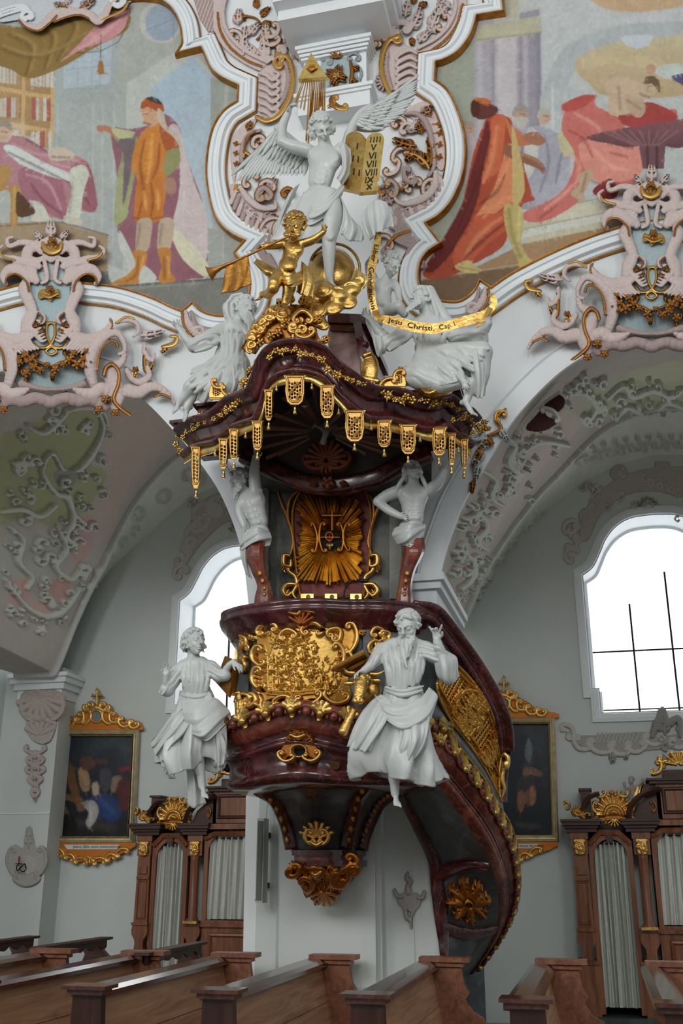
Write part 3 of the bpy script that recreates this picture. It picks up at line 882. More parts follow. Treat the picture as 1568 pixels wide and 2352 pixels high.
for i,c in enumerate(WX):
 a=win_outline(c);b=win_outline(c,.13,YD+.5);n=len(a)
 mb=MB();mb.add(np.r_[a,b],[(k,(k+1) % n,(k+1) % n+n,k+n) for k in range(n)])
 w=struct(mb.build('window_%d' % (i+1),M['mould']))
 mb=MB();mb.sweep(a,[(-.11,0),(-.11,-.015),(-.09,.02),(-.04,.035),(0,.03),(0,-.02)],(0,-1,0),True);mb.build('window_surround',M['mould'],w)
 mb=MB();mb.sweep(b,[(-.02,0),(-.02,.05),(.03,.05),(.03,0)],(0,-1,0),True);mb.build('window_frame',M['mould'],w)
 x0,x1=b[:,0].min(),b[:,0].max();z0,z1=b[:,2].min(),b[:,2].max()
 xs=np.array([x0+.02,c-.345,c+.105,c+.42,x1-.02]);zs=[z0+.02,4.04,4.72,z1]
 for k in range(1,4):
  mb=MB();mb.box((xs[k]-.011,YD+.47,z0),(xs[k]+.011,YD+.5,(4.62,5.0,4.62)[k-1]));mb.build('vertical_bar',M['iron'],w)
 for z in zs[1:2]:
  mb=MB();mb.box((x0+.01,YD+.465,z-.009),(x1-.01,YD+.49,z+.009));mb.build('cross_bar',M['iron'],w)
 mb=MB();mb.box((x0+.06,YD+.465,z0+.045),(x1-.06,YD+.485,z0+.06));mb.build('bottom_bar',M['iron'],w)
 def clip(poly,lo,hi,ax):
  for s,lim in ((1,lo),(-1,hi)):
   out=[]
   for j in range(len(poly)):
    p,q=poly[j],poly[(j+1) % len(poly)];dp,dq=s*(p[ax]-lim),s*(q[ax]-lim)
    if dp>=0:out.append(p)
    if dp*dq<0:out.append(p+(q-p)*dp/(dp-dq))
   poly=out
   if len(poly)<3:return []
  return poly
 for j in range(len(xs)-1):
  for k in range(len(zs)-1):
   pl=clip(clip([np.array(p) for p in b],xs[j]+.004,xs[j+1]-.004,0),zs[k]+.004,zs[k+1]-.004,2)
   if len(pl)>2:
    mb=MB();mb.prism(pl,(0,1,0),.006);mb.build('pane',M['glass'],w)

# ---- nave arches (traced), formerets, vaults
A_R=[(1004,1372),(1019,1290),(1039,1225),(1069,1150),(1134,1040),(1190,955),(1290,855),(1390,802),(1500,782),(1610,800),(1720,850),(1850,960),(1960,1110),(2020,1260),(2050,1400)]
_q=proj(np.array([-7.32,YN,3.9]))
A_L=[(float(_q[0]),float(_q[1])),(-330,1100),(-230,985),(-110,900),(0,858),(110,845),(200,860),(260,880),(330,920),(395,985),(450,1050),(510,1140),(555,1260),(573,1390)]
W_L=[(60,1547),(122,1547),(122,1547),(150,1480),(185,1400),(240,1325),(300,1265),(350,1220),(400,1175),(440,1145),(500,1118),(580,1100),(680,1110),(780,1150),(880,1250),(960,1450)]
W_R=[(1055,1450),(1094,1375),(1150,1285),(1219,1200),(1284,1150),(1334,1112),(1384,1086),(1434,1066),(1509,1048),(1590,1050),(1690,1080),(1800,1150),(1900,1280),(1960,1450)]
B_L=[(34,1547),(122,1546),(122,1546),(142,1500),(165,1440),(200,1360),(235,1295),(265,1230),(310,1150),(350,1100),(395,1055),(470,1010),(580,985),(700,1000),(840,1080),(960,1400)]
B_R=[(1052,1448),(1075,1390),(1104,1320),(1164,1225),(1224,1145),(1284,1082),(1334,1028),(1384,985),(1444,955),(1520,935),(1620,945),(1740,1000),(1880,1150),(1965,1445)]
aR=P(*smooth_path(A_R,8).T,YN);aL=P(*smooth_path(A_L,8).T,YN)
nx=lambda u,v:P(u,v,YN)
PX0,PX1=nx(570,1900)[0],nx(1005,1900)[0]
bd=[(-16,YN,12.6)]+[tuple(p) for p in [(-16,YN,aL[0][2])]]+[(aL[0][0],YN,aL[0][2])]+[tuple(p) for p in aL[1:]]+[(PX0,YN,0),(PX1,YN,0)]+[tuple(p) for p in aR]+[(12,YN,aR[-1][2]),(12,YN,12.6)]
mb=MB();tr=tessellate_polygon([[Vector(p) for p in bd]]);mb.add(bd,tr)
struct(mb.build('wall_nave',M['plaster']))

def vault(name,A,B,W,paint):
 """surface from the nave arch edge to the rib band and down onto the outer wall"""
 n=640 if A[0][0]<0 else 460;a=resample(P(*smooth_path(A,8).T,YN),.006);b=resample(P(*smooth_path(B,8).T,YD-.55),.006);w=resample(P(*smooth_path(W,8).T,YD+.01),.006)
 vis=(.03,.96) if A[0][0]<0 else (.0,.56)
 ss=np.interp(np.linspace(0,1,n),[0,.06 if vis[0] else 0,.94,1],[0,vis[0],vis[1],1]) if vis[0] else np.interp(np.linspace(0,1,n),[0,.9,1],[0,vis[1],1])
 pick=lambda q:q[(ss*(len(q)-1)).round().astype(int)]
 a,b,w=pick(a),pick(b),pick(w)
 m1=190;t=np.linspace(0,1,m1)[:,None,None]
 main=a*(1-t)+b*t+np.array([0,0,.22])*np.sin(math.pi*t)*np.sin(math.pi*ss)[None,:,None]
 t=np.linspace(0,1,34)[1:,None,None];band=b*(1-t)+w*t
 S=np.concatenate([main,band],0)
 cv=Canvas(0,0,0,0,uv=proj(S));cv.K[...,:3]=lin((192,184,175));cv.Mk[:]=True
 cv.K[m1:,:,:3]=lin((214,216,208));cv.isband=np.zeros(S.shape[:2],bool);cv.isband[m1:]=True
 paint(cv)
 d0=np.gradient(S,axis=0);d1=np.gradient(S,axis=1);N=np.cross(d0,d1);N /= np.linalg.norm(N,axis=2)[...,None]+1e-9
 mid=np.array([S[...,0].mean(),S[...,1].mean(),3.0]);N *= np.sign(((mid-S)*N).sum(-1))[...,None]
 cv.H *= np.clip((np.arange(S.shape[0])-4)/8.0,0,1)[:,None]
 p=S+N*cv.H[...,None]
 f=grid_faces(*S.shape[:2])
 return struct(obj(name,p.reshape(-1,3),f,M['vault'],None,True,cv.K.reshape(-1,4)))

STU=(206,208,200)     # pale grey-green stucco of the chapel vaults
def rocaille(cv,seed,box,n,col,h,size=(12,26)):
 r=np.random.RandomState(seed)
 for i in range(n):
  x,y=r.uniform(box[0],box[2]),r.uniform(box[1],box[3]);L=r.uniform(*size);a=r.uniform(0,6.28)
  p1=(x+L*math.cos(a),y+L*math.sin(a))
  cv.cs((x,y),p1,L*.35*r.choice((-1,1)),L*.22,L*.13,col,h)
def paint_vault_l(cv):
 m=cv.isband
 cv.poly([(0,1010),(60,985),(140,935),(215,935),(235,985),(205,1060),(245,1090),(190,1180),(120,1210),(60,1180),(0,1200)],(176,176,140),soft=2)
 cv.poly([(0,1250),(60,1230),(130,1230),(150,1290),(100,1330),(30,1320),(0,1330)],(188,190,178),soft=2)
 cv.poly([(20,1340),(60,1335),(70,1370),(30,1390)],(206,172,162),soft=1);cv.poly([(115,1335),(160,1335),(155,1375),(120,1370)],(204,162,154),soft=1);cv.poly([(75,1385),(115,1380),(110,1405),(80,1405)],(206,172,162),soft=1)
 cv.poly([(170,1200),(215,1190),(205,1270),(165,1290)],(204,172,164),soft=1)
 cv.poly([(240,960),(330,940),(390,1000),(300,1120),(230,1250),(215,1180),(250,1090)],(202,184,172),soft=2)
 cv.K[m]=np.r_[lin((228,230,222)),0]
 H=.06
 for s in ([(100,1055),(120,1040),(145,1080),(180,1075),(215,1030),(235,980),(225,940)],[(105,1050),(95,1085),(125,1130),(150,1140),(165,1175),(190,1200)],[(0,1175),(50,1170),(90,1185),(125,1160)],
    [(155,1130),(165,1190),(150,1230),(170,1250)],[(20,1210),(50,1240),(40,1290),(70,1325),(60,1350)],[(130,1210),(150,1260),(125,1300),(160,1330),(185,1300)],[(10,1330),(60,1395),(110,1415),(150,1395),(180,1350)],
    [(150,940),(190,930),(235,940),(245,975)],[(60,975),(100,990),(150,945)]):
  cv.stroke(s,[3,6,4],STU,H)
 cv.poly([(128,1082),(176,1082),(172,1110),(150,1118),(128,1108)],(150,152,142),h=.006)
 for i in range(7):cv.line([(128+8*i,1080),(128+8*i,1112)],1,(186,188,178),.8);
 for j in range(4):cv.line([(128,1086+8*j),(176,1086+8*j)],1,(186,188,178),.8)
 rocaille(cv,3,(10,1000,110,1180),14,STU,.045);rocaille(cv,4,(10,1200,200,1420),34,STU,.05);rocaille(cv,5,(110,930,245,1000),10,STU,.045);rocaille(cv,15,(150,1060,240,1250),16,STU,.055,(10,22))
 rocaille(cv,6,(40,1400,150,1440),8,STU,.055,(8,14));cv.flower(93,1448,11,STU,.04)
 for p in smooth_path([(175,1420),(200,1355),(240,1285),(300,1225)],6)[::3]:cv.cs(tuple(p),tuple(p+(14,-16)),6,4,3,STU,.045)
 for p in ((300,1180),(360,1140),(420,1090),(440,1100)):cv.cs(p,(p[0]+26,p[1]-14),6,5,3,STU,.045);cv.cs((p[0]+4,p[1]+12),(p[0]+30,p[1]),-6,5,3,STU,.045)
 q=resample(smooth_path(B_L,8),4);cv.stroke(q,3,(206,210,204),.06,smooth=False)
 cv.mottle(.03,20,5)
def paint_vault_r(cv):
 m=cv.isband
 cv.poly([(1330,890),(1400,870),(1480,850),(1568,835),(1568,960),(1480,940),(1400,960),(1340,940)],(186,188,164),soft=2)
 cv.poly([(1100,1140),(1180,1020),(1280,940),(1330,980),(1240,1080),(1160,1180),(1080,1330),(1060,1300)],(204,190,180),soft=2)
 for c in ((1095,1200),(1075,1300),(1130,1120),(1060,1370)):cv.poly([(c[0]-16,c[1]-24),(c[0]+14,c[1]-20),(c[0]+16,c[1]+16),(c[0]-12,c[1]+26)],(198,178,168),soft=1)
 cv.K[m]=np.r_[lin((228,230,222)),0]
 cv.poly([(1440,860),(1520,835),(1568,830),(1568,870),(1500,880)],(196,196,168),soft=2)
 H=.065
 for s in ([(1390,910),(1430,880),(1450,905),(1500,890),(1540,905),(1568,890)],[(1410,960),(1440,930),(1490,950),(1530,920),(1568,930)],[(1150,1000),(1175,1020),(1160,1060),(1185,1085),(1170,1110)],[(1100,1080),(1130,1100),(1120,1140),(1150,1160)],
    [(1060,1190),(1095,1180),(1110,1210),(1090,1240),(1110,1260)],[(1050,1260),(1080,1290),(1075,1330),(1050,1350)],[(1200,1030),(1240,1010),(1300,1020)],[(1300,900),(1340,900),(1365,930),(1340,970)]):
  cv.stroke(s,[3,6,4],STU,H)
 rocaille(cv,9,(1040,1160,1120,1390),44,STU,.06,(10,22));rocaille(cv,10,(1090,1040,1220,1180),26,STU,.06,(10,22));rocaille(cv,11,(1290,870,1560,960),34,STU,.06,(10,24));rocaille(cv,17,(1180,960,1300,1060),12,STU,.055,(10,20))
 for p in smooth_path([(1080,1400),(1120,1330),(1170,1255),(1230,1185)],6)[::3]:cv.cs(tuple(p),tuple(p+(14,-16)),6,4,3,STU,.045)
 for x in range(1320,1560,26):cv.cs((x,1100-(x-1320)*.3+.0006*(x-1320)**2-40),(x+24,1090-(x-1320)*.33+.0008*(x-1320)**2-40),6*(-1)**(x // 26),5,3,STU,.045);cv.flower(x+12,1064-(x-1320)*.33+.0008*(x-1320)**2-30,6,STU,.045)
 q=resample(smooth_path(B_R,8),4);cv.stroke(q,3,(206,210,204),.06,smooth=False)
 cv.mottle(.03,20,6)
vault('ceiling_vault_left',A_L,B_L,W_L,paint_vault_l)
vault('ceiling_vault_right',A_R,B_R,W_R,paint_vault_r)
# the dark red painted hole seen in the right vault
cv=Canvas(1195,895,1310,1000,1.2)
cv.poly([(1208,985),(1228,958),(1246,940),(1256,956),(1278,968),(1262,984),(1236,990)],(74,40,42),h=.012);cv.poly([(1250,936),(1262,918),(1284,908),(1296,918),(1292,938),(1276,948),(1262,944)],(74,40,42),h=.012)
cv.stroke([(1200,990),(1220,958),(1250,928),(1285,904)],3,STU,.045);cv.cs((1248,940),(1284,966),8,5,4,STU,.045)
def _vr(U,V):
 # lies on the vault right behind the nave arch edge
 return P(U,V,YN+.50)
tag(cv.build('vault_opening',M['vault'],_vr),'dark red shell-shaped opening in the right vault behind the arch edge','opening')

# ---- wall pier carrying the pulpit
pl=[(PX0,8.7),(PX0,7.95),(nx(596,1900)[0],7.78),(nx(640,1900)[0],7.78),(P(645,1900,7.62)[0],7.62),(P(860,1900,7.62)[0],7.62),(nx(868,1900)[0],7.70),(nx(880,1900)[0],7.70),(nx(882,1900)[0],7.78),(PX1,7.78),(PX1,8.6),(-1.42,12),(-3.05,12)]
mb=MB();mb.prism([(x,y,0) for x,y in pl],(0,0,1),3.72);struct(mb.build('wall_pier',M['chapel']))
mb=MB();mb.prism([(x+(.04 if x>-2 else -.04),y-.05,0) for x,y in pl[:10]]+[(PX1+.04,9,0),(PX0-.04,9,0)],(0,0,1),.78);struct(mb.build('trim_1',M['chapel']))
# impost capital at the right of the pier
mb=MB()
for k,(z0,z1,o) in enumerate(((3.50,3.56,.02),(3.56,3.68,.06),(3.68,3.74,.10),(3.74,3.80,.13))):mb.box((nx(905,1370)[0],7.78-o,z0),(PX1+o,9.2,z1))
struct(mb.build('trim_2',M['mould']))
# archivolt bands along the nave arches
for i,a in enumerate((aR,aL)):
 mb=MB();a2=a if i==0 else a
 mb.sweep(a2,[(0,-.01),(0,.03),(.17,.03),(.17,.015),(.19,.035),(.21,.015),(.21,-.01)] if i==0 else [(0,-.01),(0,.03),(.17,.03),(.17,.015),(.19,.035),(.21,.015),(.21,-.01)],(0,-1,0));struct(mb.build('trim_%d' % (3+i),M['mould']))
# left wall pier, its face standing a little in front of the outer wall
YL=11.62;xe=P(93,2100,YL)[0]
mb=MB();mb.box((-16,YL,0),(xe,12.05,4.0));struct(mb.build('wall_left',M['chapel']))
mb=MB();mb.box((-8.4,7.8,0),(-7.34,12,4.6));struct(mb.build('wall_left_side',M['chapel']))
mb=MB();xc=P(30,1545,YL)[0]
for z0,z1,o in ((3.60,3.72,.02),(3.72,3.80,.06),(3.80,3.87,.10),(3.87,3.92,.13)):
 mb.box((xc+.13-o,YL-o,z0),(xe+o,12.02,z1))
struct(mb.build('trim_5',M['mould']))
mb=MB();zz=P(50,1868,YL)[2];mb.box((-9,YL-.012,zz-.008),(xe,YL+.01,zz+.004));struct(mb.build('trim_10',M['mould']))

# ---- central stucco frame, fresco fields
G_L=[(270,-12),(288,4),(330,2),(372,8),(400,28),(418,62),(424,95),(424,112),(413,131),(413,131),(468,117),(468,117),(478,140),(490,165),(512,185),(540,199),(553,205),(553,205),(551,244),(551,244),(520,265),(497,300),(485,345),(480,400),(485,450),(498,500),(520,530),(545,548),(570,560),(570,560),(545,588),(545,588),(562,612),(575,640),(580,670),(572,705),(548,728),(520,735),(490,732),(465,722),(447,705),(447,705),(425,725),(425,725),(400,715),(350,692),(280,670),(200,660),(150,656),(60,662),(-40,690)]
G_R=[(1150,-20),(1156,36),(1156,36),(1094,46),(1094,46),(1088,70),(1075,100),(1050,130),(1020,147),(1000,152),(1000,152),(998,195),(998,195),(1025,215),(1045,250),(1062,300),(1068,350),(1064,400),(1052,440),(1030,480),(1005,505),(976,521),(976,521),(1011,567),(1011,567),(984,585),(966,610),(961,645),(968,672),(985,690),(1010,700),(1040,704),(1064,700),(1090,680),(1104,655),(1104,655),(1129,672),(1129,672),(1184,635),(1284,585),(1379,547),(1460,525),(1560,512),(1640,508)]
def corner_path(G,n=5,rad=13):
 p=smooth_path(G,n);g=np.asarray(G,float);c=[g[i] for i in range(len(g)-1) if np.allclose(g[i],g[i+1])]
 ok=[all(np.linalg.norm(q-k)<1e-6 or np.linalg.norm(q-k)>rad for k in c) for q in p]
 p=p[np.array(ok)];return p[np.r_[True,np.linalg.norm(np.diff(p,axis=0),axis=1)>1e-6]]
gl=corner_path(G_L);gr=corner_path(G_R)
s78=.0038
PROF=[(0,0),(.0,.055),(.02,.075),(.05,.07),(.055,.05),(.085,.05),(.10,.075),(.125,.075),(.14,.04),(.165,.035),(.175,.02),(.175,0)]
def mitred(G,path,prof):
 """frame moulding whose bands are cut along the bisector of every sharp corner"""
 p=P(path[:,0],path[:,1],YN-.01);v,f=sweep(p,prof,(0,-1,0));v=v.reshape(len(p),-1,3);g=np.asarray(G,float)
 for i in range(len(g)-1):
  if not np.allclose(g[i],g[i+1]):continue
  d=np.linalg.norm(path-g[i],axis=1);c=int(d.argmin())
  if d[c]>1 or c in (0,len(p)-1):continue
  t0=p[c]-p[c-1];t1=p[c+1]-p[c];t=t0/np.linalg.norm(t0)+t1/np.linalg.norm(t1);t /= np.linalg.norm(t)
  for j in range(max(0,c-14),min(len(p),c+15)):
   e=((v[j]-p[c])*t).sum(1);e=np.maximum(e,0) if j<c else np.minimum(e,0) if j>c else e*0
   v[j] -= e[:,None]*t
 return v.reshape(-1,3),f
mb=MB();mb.add(*mitred(G_L,gl,PROF));struct(mb.build('trim_6',M['mould']))
mb=MB();mb.add(*mitred(G_R,gr,[(-a,b) for a,b in PROF][::-1]));struct(mb.build('trim_7',M['mould']))
for i,(g,sg) in enumerate(((gl,1),(gr,-1))):
 mb=MB();GG=(G_L,G_R)[i]
 mb.add(*mitred(GG,g,[(sg*x-sg*.008,z) for x,z in half_round(.014,.085,5)][::sg]));mb.add(*mitred(GG,g,[(sg*x+sg*.185,z) for x,z in half_round(.007,.03,5)][::sg]))
 struct(mb.build('trim_%d' % (8+i),M['goldm']))

# ================================================================== FRESCOES
def fresco_left():
 cv=Canvas(-6,-6,606,770,1.35,bg=(180,182,172));cv.Mk[:]=False
 K=cv
 K.poly([(-10,-10),(620,-10),(620,780),(-10,780)],(176,180,174),smooth=False)
 # architecture
 K.poly([(120,-10),(300,-10),(420,120),(430,300),(280,300),(240,640),(120,640)],(166,174,172),smooth=False,soft=2)
 K.poly([(285,195),(350,150),(425,115),(425,60),(380,0),(310,5),(280,60),(268,200),(272,300),(284,300)],(172,176,168),smooth=False,soft=1)
 K.poly([(290,192),(418,108),(500,170),(520,250),(500,300),(480,520),(520,560),(560,590),(560,740),(250,740),(248,560),(286,480)],(188,192,184),smooth=False,soft=1)
 K.poly([(345,205),(440,128),(490,180),(486,640),(430,640),(420,420),(345,330)],(164,184,200),smooth=False,col2=(186,198,204),soft=2)
 K.poly([(488,180),(520,190),(550,210),(548,245),(500,300),(484,340),(484,180)],(156,162,152),smooth=False)
 K.line([(520,192),(518,262)],5,(176,180,172),.8)
 K.poly([(470,520),(580,560),(580,740),(474,740)],(166,170,164),smooth=False)
 K.line([(512,530),(510,720)],3,(186,188,182),.7)
 K.poly(np.stack([368+48*np.cos(np.linspace(0,6.28,20)),52+48*np.sin(np.linspace(0,6.28,20))],1),(190,190,182));K.poly(np.stack([372+38*np.cos(np.linspace(0,6.28,20)),52+42*np.sin(np.linspace(0,6.28,20))],1),(152,168,184))
 K.line([(334,70),(412,38)],1.5,(120,130,140),.7);K.line([(398,20),(398,90)],1.5,(120,130,140),.7)
 K.poly([(146,90),(258,78),(252,192),(146,204)],(176,190,198),smooth=False)
 for x in (180,212,232):K.line([(x,86),(x-2,198)],1.2,(120,138,152),.8)
 for y in (118,156):K.line([(150,y+4),(254,y-6)],1.2,(120,138,152),.8)
 K.poly([(122,240),(280,228),(282,620),(118,560)],(170,176,172),smooth=False,soft=2)
 for x in (132,214,236,262):K.glaze([(x,240),(x-2,560)],3,(192,196,190),.6)
 K.line([(226,40),(262,-4)],1,(90,90,88),.5)
 # library
 K.poly([(-10,90),(126,140),(120,330),(-10,290)],(176,138,90),smooth=False)
 for y0 in (112,190,268):K.poly([(-10,y0+6),(124,y0+30),(124,y0+40),(-10,y0+16)],(206,170,112),smooth=False)
 for x in (52,118):K.poly([(x,110),(x+8,112),(x+4,330),(x-4,330)],(206,170,112),smooth=False)
 rg=np.random.RandomState(2)
 for y0,y1 in ((140,190),(222,268),(298,330)):
  x=-4
  while x<116:
   w=rg.uniform(6,11);c=[(206,200,186),(196,188,172),(176,96,84),(186,150,110)][rg.choice(4,p=[.45,.25,.15,.15])]
   if abs(x-52)>10:K.poly([(x,y0+rg.uniform(0,8)),(x+w,y0+2),(x+w,y1+x*.1),(x,y1+x*.1)],c,smooth=False);K.line([(x+w,y0),(x+w,y1+x*.1)],.9,(96,72,52),.8)
   x+=w+1
 K.poly([(-10,60),(40,88),(64,150),(40,165),(-10,130)],(150,112,66),soft=1)
 # canopy curtain
 K.poly([(-10,60),(60,62),(110,30),(160,12),(240,10),(286,14),(300,30),(290,70),(220,108),(150,150),(90,176),(58,178),(26,160),(-10,140)],(146,116,56))
 K.poly([(200,80),(230,50),(286,20),(300,8),(288,60),(250,92),(190,112),(140,142),(170,112)],(206,142,146))
 for s in ([(20,80),(70,110),(60,170)],[(90,60),(120,90),(100,160)],[(150,40),(170,70),(130,140)],[(0,110),(60,130),(120,120),(190,80)]):K.glaze(s,[5,9,4],(108,82,36),.6);K.glaze([(x+9,y-6) for x,y in s],[4,7,3],(184,152,84),.5)
 for s in ([(180,112),(230,84),(280,40)],[(210,90),(260,56),(294,20)]):K.glaze(s,[3,6,3],(228,176,172),.6)
 K.line([(176,122),(230,118),(272,96),(290,60),(300,20)],1.6,(84,56,52),.8);K.line([(232,80),(230,150)],1.6,(96,66,44),.9)
 K.poly([(226,140),(236,140),(240,170),(222,172)],(170,116,50),smooth=False)
 # floor and podium
 K.poly([(-10,512),(130,508),(190,528),(248,540),(246,640),(-10,640)],(164,142,110),smooth=False);K.line([(-10,520),(140,510),(248,540)],2.5,(120,100,78),.8);K.glaze([(20,560),(150,560),(240,590)],10,(176,156,124),.6)
 K.poly([(-10,640),(250,640),(260,655),(480,640),(590,632),(600,780),(-10,780)],(128,128,122),smooth=False,soft=1)
 K.line([(258,658),(475,642),(560,636)],2.2,(92,92,88),.9);K.line([(258,664),(475,650)],2,(158,158,150),.7)
 K.poly([(212,625),(248,622),(252,655),(214,655)],(120,124,122),smooth=False)
 # seated man in pink
 K.glaze([(10,300),(40,300)],26,(214,208,190),.5)
 K.poly([(-10,320),(40,312),(72,322),(110,348),(150,350),(200,372),(214,420),(222,480),(170,486),(120,500),(60,470),(30,430),(-10,420)],(182,128,136))
 K.poly([(44,390),(120,384),(146,430),(150,500),(120,494),(60,460)],(166,106,118));K.poly([(170,380),(206,380),(222,478),(186,474)],(158,96,106))
 K.poly([(8,338),(36,336),(100,372),(168,402),(160,416),(100,400),(40,372)],(206,212,208))
 for s in ([(30,330),(80,352),(140,360),(196,376)],[(60,400),(110,420),(140,480)],[(110,345),(120,372),(160,385)]):K.glaze(s,[3,6,3],(208,160,164),.7)
 for s in ([(20,350),(90,385),(160,420)],[(70,420),(100,460),(140,490)],[(180,400),(190,440),(205,470)],[(60,320),(95,340),(110,350)]):K.glaze(s,[3,5,3],(112,62,78),.7)
 K.poly([(112,345),(140,338),(170,352),(160,366),(120,368)],(206,188,166));K.glaze([(120,360),(160,362)],4,(110,70,70),.6)
 K.poly([(158,395),(190,378),(204,400),(192,440),(180,505),(152,500),(164,440)],(202,204,186));K.glaze([(166,420),(160,490)],5,(150,150,138),.6);K.poly([(148,496),(182,502),(186,516),(150,512)],(196,190,170))
 K.poly([(66,460),(96,468),(110,500),(78,506),(80,480)],(198,200,184));K.poly([(76,498),(112,500),(104,508),(76,508)],(206,200,180))
 K.poly([(-10,290),(14,280),(28,290),(28,310),(16,326),(-10,322)],(206,172,144));K.poly([(-10,284),(14,276),(30,292),(24,300),(10,290),(-10,294)],(156,148,130));K.glaze([(4,302),(16,304)],2,(110,70,56),.8);K.glaze([(8,316),(18,318)],4,(170,166,150),.7)
 K.poly([(-10,390),(20,380),(26,400),(14,430),(44,425),(40,512),(24,514),(22,440),(-10,440)],(180,138,74));K.poly([(40,440),(70,470),(80,490),(40,496)],(96,66,44));K.glaze([(34,430),(32,510)],4,(206,168,96),.7)
 # standing man with the turban
 K.poly([(256,300),(300,296),(350,285),(378,262),(410,290),(424,350),(446,410),(470,490),(474,625),(440,640),(372,648),(300,600),(270,530),(268,400)],(150,96,108))
 K.poly([(262,492),(270,400),(280,350),(255,300),(276,298),(300,300),(318,330),(310,400),(296,470),(290,500),(266,516)],(150,150,118),col2=(168,172,120));K.poly([(268,330),(310,306),(300,400),(282,470),(284,360)],(118,104,106),soft=1)
 K.poly([(386,300),(408,290),(428,360),(450,430),(474,500),(472,600),(430,560),(395,530),(410,450),(412,380)],(206,190,188));K.poly([(384,515),(420,540),(474,600),(472,636),(420,596),(392,540)],(212,208,178))
 for i in range(26):K.line([(430-i*.2+(i % 3)*8,380+i*8),(436+(i % 4)*7,386+i*8)],.9,(150,116,120),.6)
 K.poly([(330,300),(352,284),(378,290),(394,320),(380,370),(384,420),(368,500),(338,510),(308,502),(316,420),(302,380),(312,330)],(206,128,36))
 K.poly([(366,290),(394,310),(412,338),(402,350),(380,346)],(180,90,36));K.poly([(382,350),(410,342),(414,372),(396,396),(378,404)],(150,150,98))
 K.poly([(308,500),(318,410),(352,380),(372,400),(374,500),(350,496),(330,508)],(200,118,30))
 for s in ([(332,320),(322,380),(330,440),(318,496)],[(366,330),(362,380),(350,410)],[(346,420),(352,460),(346,496)],[(306,500),(340,504),(372,498)]):K.glaze(s,[3,6,3],(140,66,20),.7)
 for s in ([(350,310),(345,370),(338,420)],[(330,440),(336,480)],[(362,440),(364,480)]):K.glaze(s,[4,7,4],(238,176,74),.6)
 K.poly([(378,412),(400,410),(404,440),(390,446),(378,436)],(176,130,110))
 K.poly([(222,290),(240,288),(262,296),(276,306),(264,312),(244,302),(226,302)],(186,126,96));K.poly([(256,294),(290,300),(310,304),(300,316),(270,316)],(190,190,140))
 K.poly([(328,250),(338,240),(356,244),(366,258),(364,282),(348,292),(334,284),(326,270)],(206,160,124));K.poly([(324,250),(326,234),(338,224),(360,226),(374,240),(376,256),(362,256),(340,246)],(176,86,30));K.poly([(336,226),(348,222),(364,228),(372,240),(350,234)],(70,62,56))
 K.poly([(362,248),(376,262),(384,290),(410,310),(420,350),(404,320),(380,300),(362,276)],(200,180,160));K.glaze([(330,262),(340,262)],2,(90,50,36),.8);K.glaze([(330,282),(344,286)],4,(110,66,46),.7);K.glaze([(326,268),(329,274)],2.4,(226,186,150),.7)
 for x,y in ((0,0),(50,0)):
  K.poly([(318+x,505),(348+x,505),(344+x,560),(332+x,580),(312+x,574),(312+x,540)],(190,168,142));K.glaze([(322+x,515),(316+x,560)],5,(140,118,98),.6)
 K.poly([(300,580),(316,574),(338,582),(330,620),(322,648),(262,654),(258,648),(290,632),(306,610)],(196,130,46));K.poly([(362,572),(392,574),(390,620),(404,644),(366,648),(370,610)],(196,130,46))
 for s in ([(318,590),(312,630),(290,646)],[(376,590),(378,640)]):K.glaze(s,[3,6,3],(130,76,26),.6);
 K.glaze([(330,590),(322,626)],4,(226,170,82),.6);K.glaze([(386,590),(388,636)],4,(226,170,82),.6)
 K.poly([(276,530),(310,600),(300,620),(290,600),(272,560)],(196,200,192));K.poly([(330,610),(360,640),(320,648)],(196,200,192))
 K.painterly(6500,4);K.K[:]=_blur(K.K,1);K.mottle(.05,26,4)
 keep=cv.inside(np.r_[gl[4:],[(-60,690),(-60,-60),(270,-60)]],(slice(None),slice(None)))
 o=cv.build('wall_fresco_left',M['fresco'],on_plane(YN-.012),keep=keep,skirt=False)
 tag(o,'left wall painting of a turbaned man in orange pointing at a seated man in pink','fresco')

